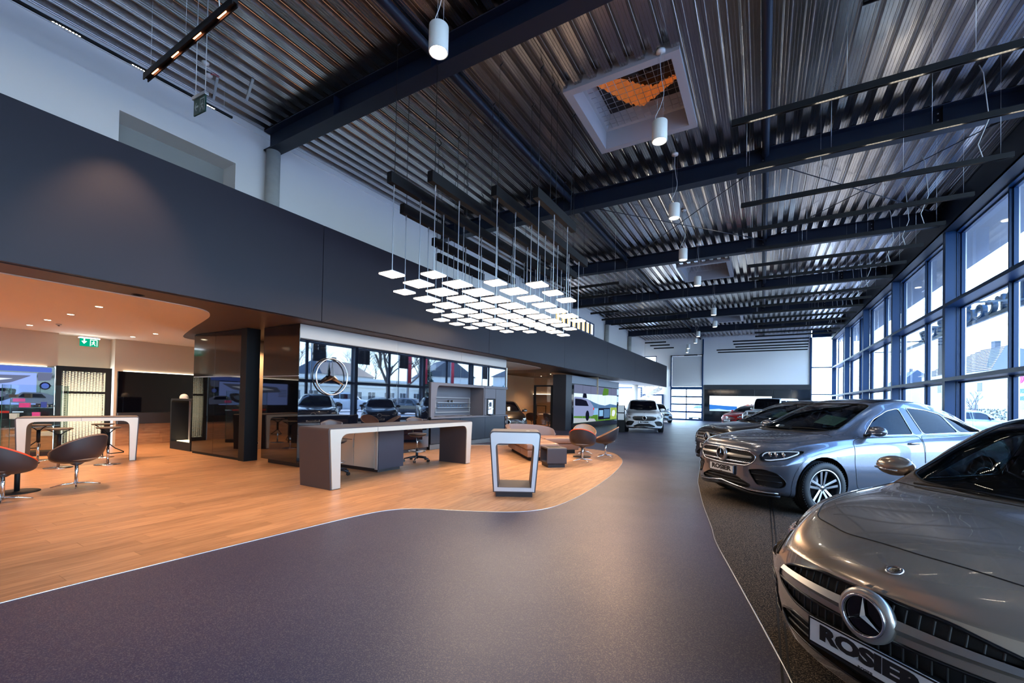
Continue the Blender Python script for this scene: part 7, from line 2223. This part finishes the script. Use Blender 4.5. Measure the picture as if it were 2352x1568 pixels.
SUV = dict(GLC)
SUV.update(L=4.63, R=.36, sr=3.72, tail_z=.95,
    ztop=[(0, .90), (.03, .95), (.10, .98), (.3, 1.01), (.65, 1.05), (1.0, 1.09), (1.15, 1.11), (1.35, 1.26), (1.6, 1.46), (1.85, 1.60), (2.15, 1.655), (2.8, 1.665), (3.6, 1.65), (4.2, 1.59), (4.42, 1.45), (4.55, 1.15), (4.63, 1.0)],
    zre=[(0, .88), (.1, .93), (.3, .975), (.65, 1.015), (1.0, 1.055), (1.25, 1.08), (1.5, 1.30), (1.8, 1.50), (2.2, 1.585), (2.8, 1.60), (3.6, 1.58), (4.15, 1.51), (4.40, 1.36), (4.55, 1.08), (4.63, .96)],
    wre=[(0, .62), (.3, .68), (1.0, .72), (1.3, .73), (1.6, .70), (2.0, .66), (2.5, .64), (3.6, .63), (4.2, .62), (4.63, .64)],
    zbelt=[(0, .82), (.2, .89), (.5, .94), (.9, .99), (1.3, 1.03), (1.6, 1.04), (3.0, 1.06), (4.2, 1.08), (4.45, 1.0), (4.63, .88)],
    windshield=[(1.13, 0), (1.15, .3), (1.23, .58), (1.30, .68), (1.5, .655), (1.75, .63), (1.88, .60), (1.84, .3), (1.82, 0)],
    roof_glass=[(2.0, 0), (2.02, .55), (3.1, .54), (3.1, 0)], rear_glass=[(4.27, 0), (4.27, .54), (4.50, .56), (4.52, 0)], header=1.84,
    side_glass=[('g1', 'side_window', [(1.56, 1.075), (1.80, 1.42), (2.05, 1.52), (2.48, 1.535), (2.50, 1.09)]), ('gp', 'pillar_trim', [(2.51, 1.09), (2.49, 1.535), (2.60, 1.535), (2.62, 1.09)]),
                ('g2', 'side_window', [(2.63, 1.09), (2.61, 1.535), (3.40, 1.525), (3.48, 1.10)]), ('g3', 'side_window', [(3.50, 1.10), (3.43, 1.52), (4.0, 1.49), (4.15, 1.14)])],
    rails=(2.0, 4.1), clad_m=PLASTIC, wings=2, gstyle='slats', sheet=None, nose=[(.2, .06), (.32, .0), (.6, .0), (.85, .0), (1.0, .02)], bow=.26, low=True)

GBOX = dict(SUV)
GBOX.update(L=4.6, R=.38, sf=.80, sr=3.65, track=1.58, bow=.03, bow_r=.03, star_z=.98, star_r=.085, plate_z=.66, cowl=1.22, header=1.62, wings=2, zmid=.8,
    ztop=[(0, 1.10), (.03, 1.14), (.1, 1.155), (1.2, 1.20), (1.30, 1.24), (1.45, 1.62), (1.58, 1.88), (1.75, 1.94), (4.3, 1.96), (4.52, 1.92), (4.6, 1.86)],
    zre=[(0, 1.08), (.1, 1.13), (1.2, 1.17), (1.32, 1.26), (1.5, 1.72), (1.62, 1.88), (1.8, 1.91), (4.4, 1.92), (4.6, 1.84)],
    wre=[(0, .66), (1.2, .70), (1.4, .72), (2.0, .70), (4.6, .70)], zbelt=[(0, 1.0), (.5, 1.06), (1.3, 1.14), (4.6, 1.16)], wbelt=[(0, .80), (1.3, .82), (4.6, .82)],
    hw=[(0, .86), (.3, .92), (4.2, .92), (4.6, .86)], zb=[(0, .38), (.3, .32), (4.6, .38)], nose=[(.3, .04), (.6, 0), (1.0, 0), (1.2, 0)],
    windshield=[(1.27, 0), (1.28, .6), (1.31, .70), (1.5, .70), (1.60, .66), (1.61, 0)], hood=[(.1, 0), (.1, .62), (1.22, .66), (1.22, 0)], roof_glass=[(2.0, 0), (2.0, .5), (3.0, .5), (3.0, 0)], rear_glass=[(4.57, 0), (4.57, .1), (4.58, .1), (4.58, 0)],
    side_glass=[('g1', 'side_window', [(1.52, 1.2), (1.66, 1.78), (2.4, 1.80), (2.4, 1.2)]), ('g2', 'side_window', [(2.48, 1.2), (2.48, 1.80), (3.3, 1.80), (3.3, 1.2)]), ('g3', 'side_window', [(3.4, 1.2), (3.4, 1.80), (4.35, 1.80), (4.4, 1.2)])],
    front=[('gr', 'grille', [(-.02, 1.07), (.50, 1.07), (.50, .90), (-.02, .90)], .03), ('hl', 'headlamp', [(.69 + .105 * math.cos(t / 12 * 6.283), .98 + .105 * math.sin(t / 12 * 6.283)) for t in range(12)], .02),
           ('inc', 'intake', [(-.02, .56), (.45, .56), (.45, .46), (-.02, .46)], .02)],
    doors=[('d1', [(1.42, .5), (1.42, 1.13), (2.44, 1.14), (2.44, .5)]), ('d2', [(2.46, .5), (2.46, 1.14), (3.35, 1.14), (3.2, .5)])], mirror=(1.62, 1.24), handles=[(2.3, 1.02), (3.25, 1.02)], lip=(.42, .7), rails=None)
GBOX.pop('rails'); GBOX.pop('roof_glass')
LOWC = dict(CLA); LOWC.update(low=True, gstyle='bars', grille_m=TRIMB)
GLCD = dict(GLC)
cars = 'cars on the display carpet'
def repaint(root, a, b):
    for o in [root] + list(root.children_recursive):
        if o.type == 'MESH':
            for sl in o.material_slots:
                if sl.material == a: sl.link = 'OBJECT'; sl.material = b
c_front = make_car(CLA, 'bronze-silver low coupe in the right foreground, cut by the picture edge', cars, P_BROWN); place(c_front, .41, 2.41, -134.2)
c_glc = make_car(GLC, 'silver-grey coupe SUV with fully visible front wheel, right of the aisle', cars, P_GREY); place(c_glc, -.523, 7.314, -137.8)
c3 = make_car(dict(GLC, clad_m=PLASTIC), 'dark grey SUV mostly hidden behind the silver-grey coupe SUV', cars, P_DARK); place(c3, -1.09, 10.75, -142.5)
low = make_car(LOWC, 'black low coupe hidden behind the dark SUV, seen in the mirror wall', cars, P_BLK); place(low, .35, 15.5, -137)
c5 = copy_tree(c3); c5['label'] = 'dark SUV farthest along the window row, seen only in the mirror wall'; place(c5, .25, 19.8, -137)
glb = make_car(SUV, 'white compact SUV facing the camera beside the black info stand', 'cars at the far end', P_WHITE); place(glb, -5.05, 21.6, -74)
red = copy_tree(low); repaint(red, P_BLK, P_RED); tag(red, 'red low car before the light box on the end wall', 'car', 'cars at the far end'); place(red, -2.15, 33.6, -128); red.scale = (.95, .98, .99)
gb = make_car(GBOX, 'white boxy off-roader between the red car and the dark SUV', 'cars at the far end', P_WHITE); place(gb, -.33, 29.6, -112)
dk_ = copy_tree(low); repaint(dk_, P_BLK, paint('paint_dark_brown', (.045, .032, .026))); tag(dk_, 'dark brown car partly hidden right of the coffee bar unit', 'car', 'cars at the far end'); place(dk_, -9.15, 15.3, -52)
ht = copy_tree(glb); repaint(ht, P_WHITE, P_SILV); tag(ht, 'pale hatchback half hidden behind the white compact SUV', 'car', 'cars at the far end'); place(ht, -6.55, 33.8, -62); ht.scale = (.9, .92, .88)
OUT = 'cars parked outside'
for k, (src, a, b, x, y, deg, lab, sc_) in enumerate([(glb, P_WHITE, P_SILV, 12.6, 36.5, 20, 'pale blue car parked outside the right window', (1, 1, .9)), (glb, P_WHITE, P_DARK, 10.6, 31.5, 165, 'dark car parked outside close to the right window', (1, 1, .95)),
        (low, P_BLK, P_YELLOW, 20.5, 28.2, 95, 'small yellow car parked outside, reflected below the chrome star', (.85, .9, 1)), (glb, P_WHITE, P_WHITE, 22, 33.5, 95, 'white van-like car parked outside, reflected right of the star', (1.15, 1.0, 1.25)),
        (glb, P_WHITE, P_BLK, 24, 41.0, 95, 'black car parked outside before the workshop, in the reflection', (1, 1, 1)), (low, P_BLK, P_SILV, 22, 49, 95, 'silver car parked outside, far in the reflection', (1, 1, 1)), (low, P_BLK, P_WHITE, -4.5, 47.5, 80, 'white car standing outside behind the glazed garage door', (1, 1, 1))]):
    o = copy_tree(src)
    if a != b: repaint(o, a, b)
    tag(o, lab, 'car', OUT); place(o, x, y, deg); o.location.z = -.06 if y < 42 or x > 5 else 0.0; o.scale = sc_
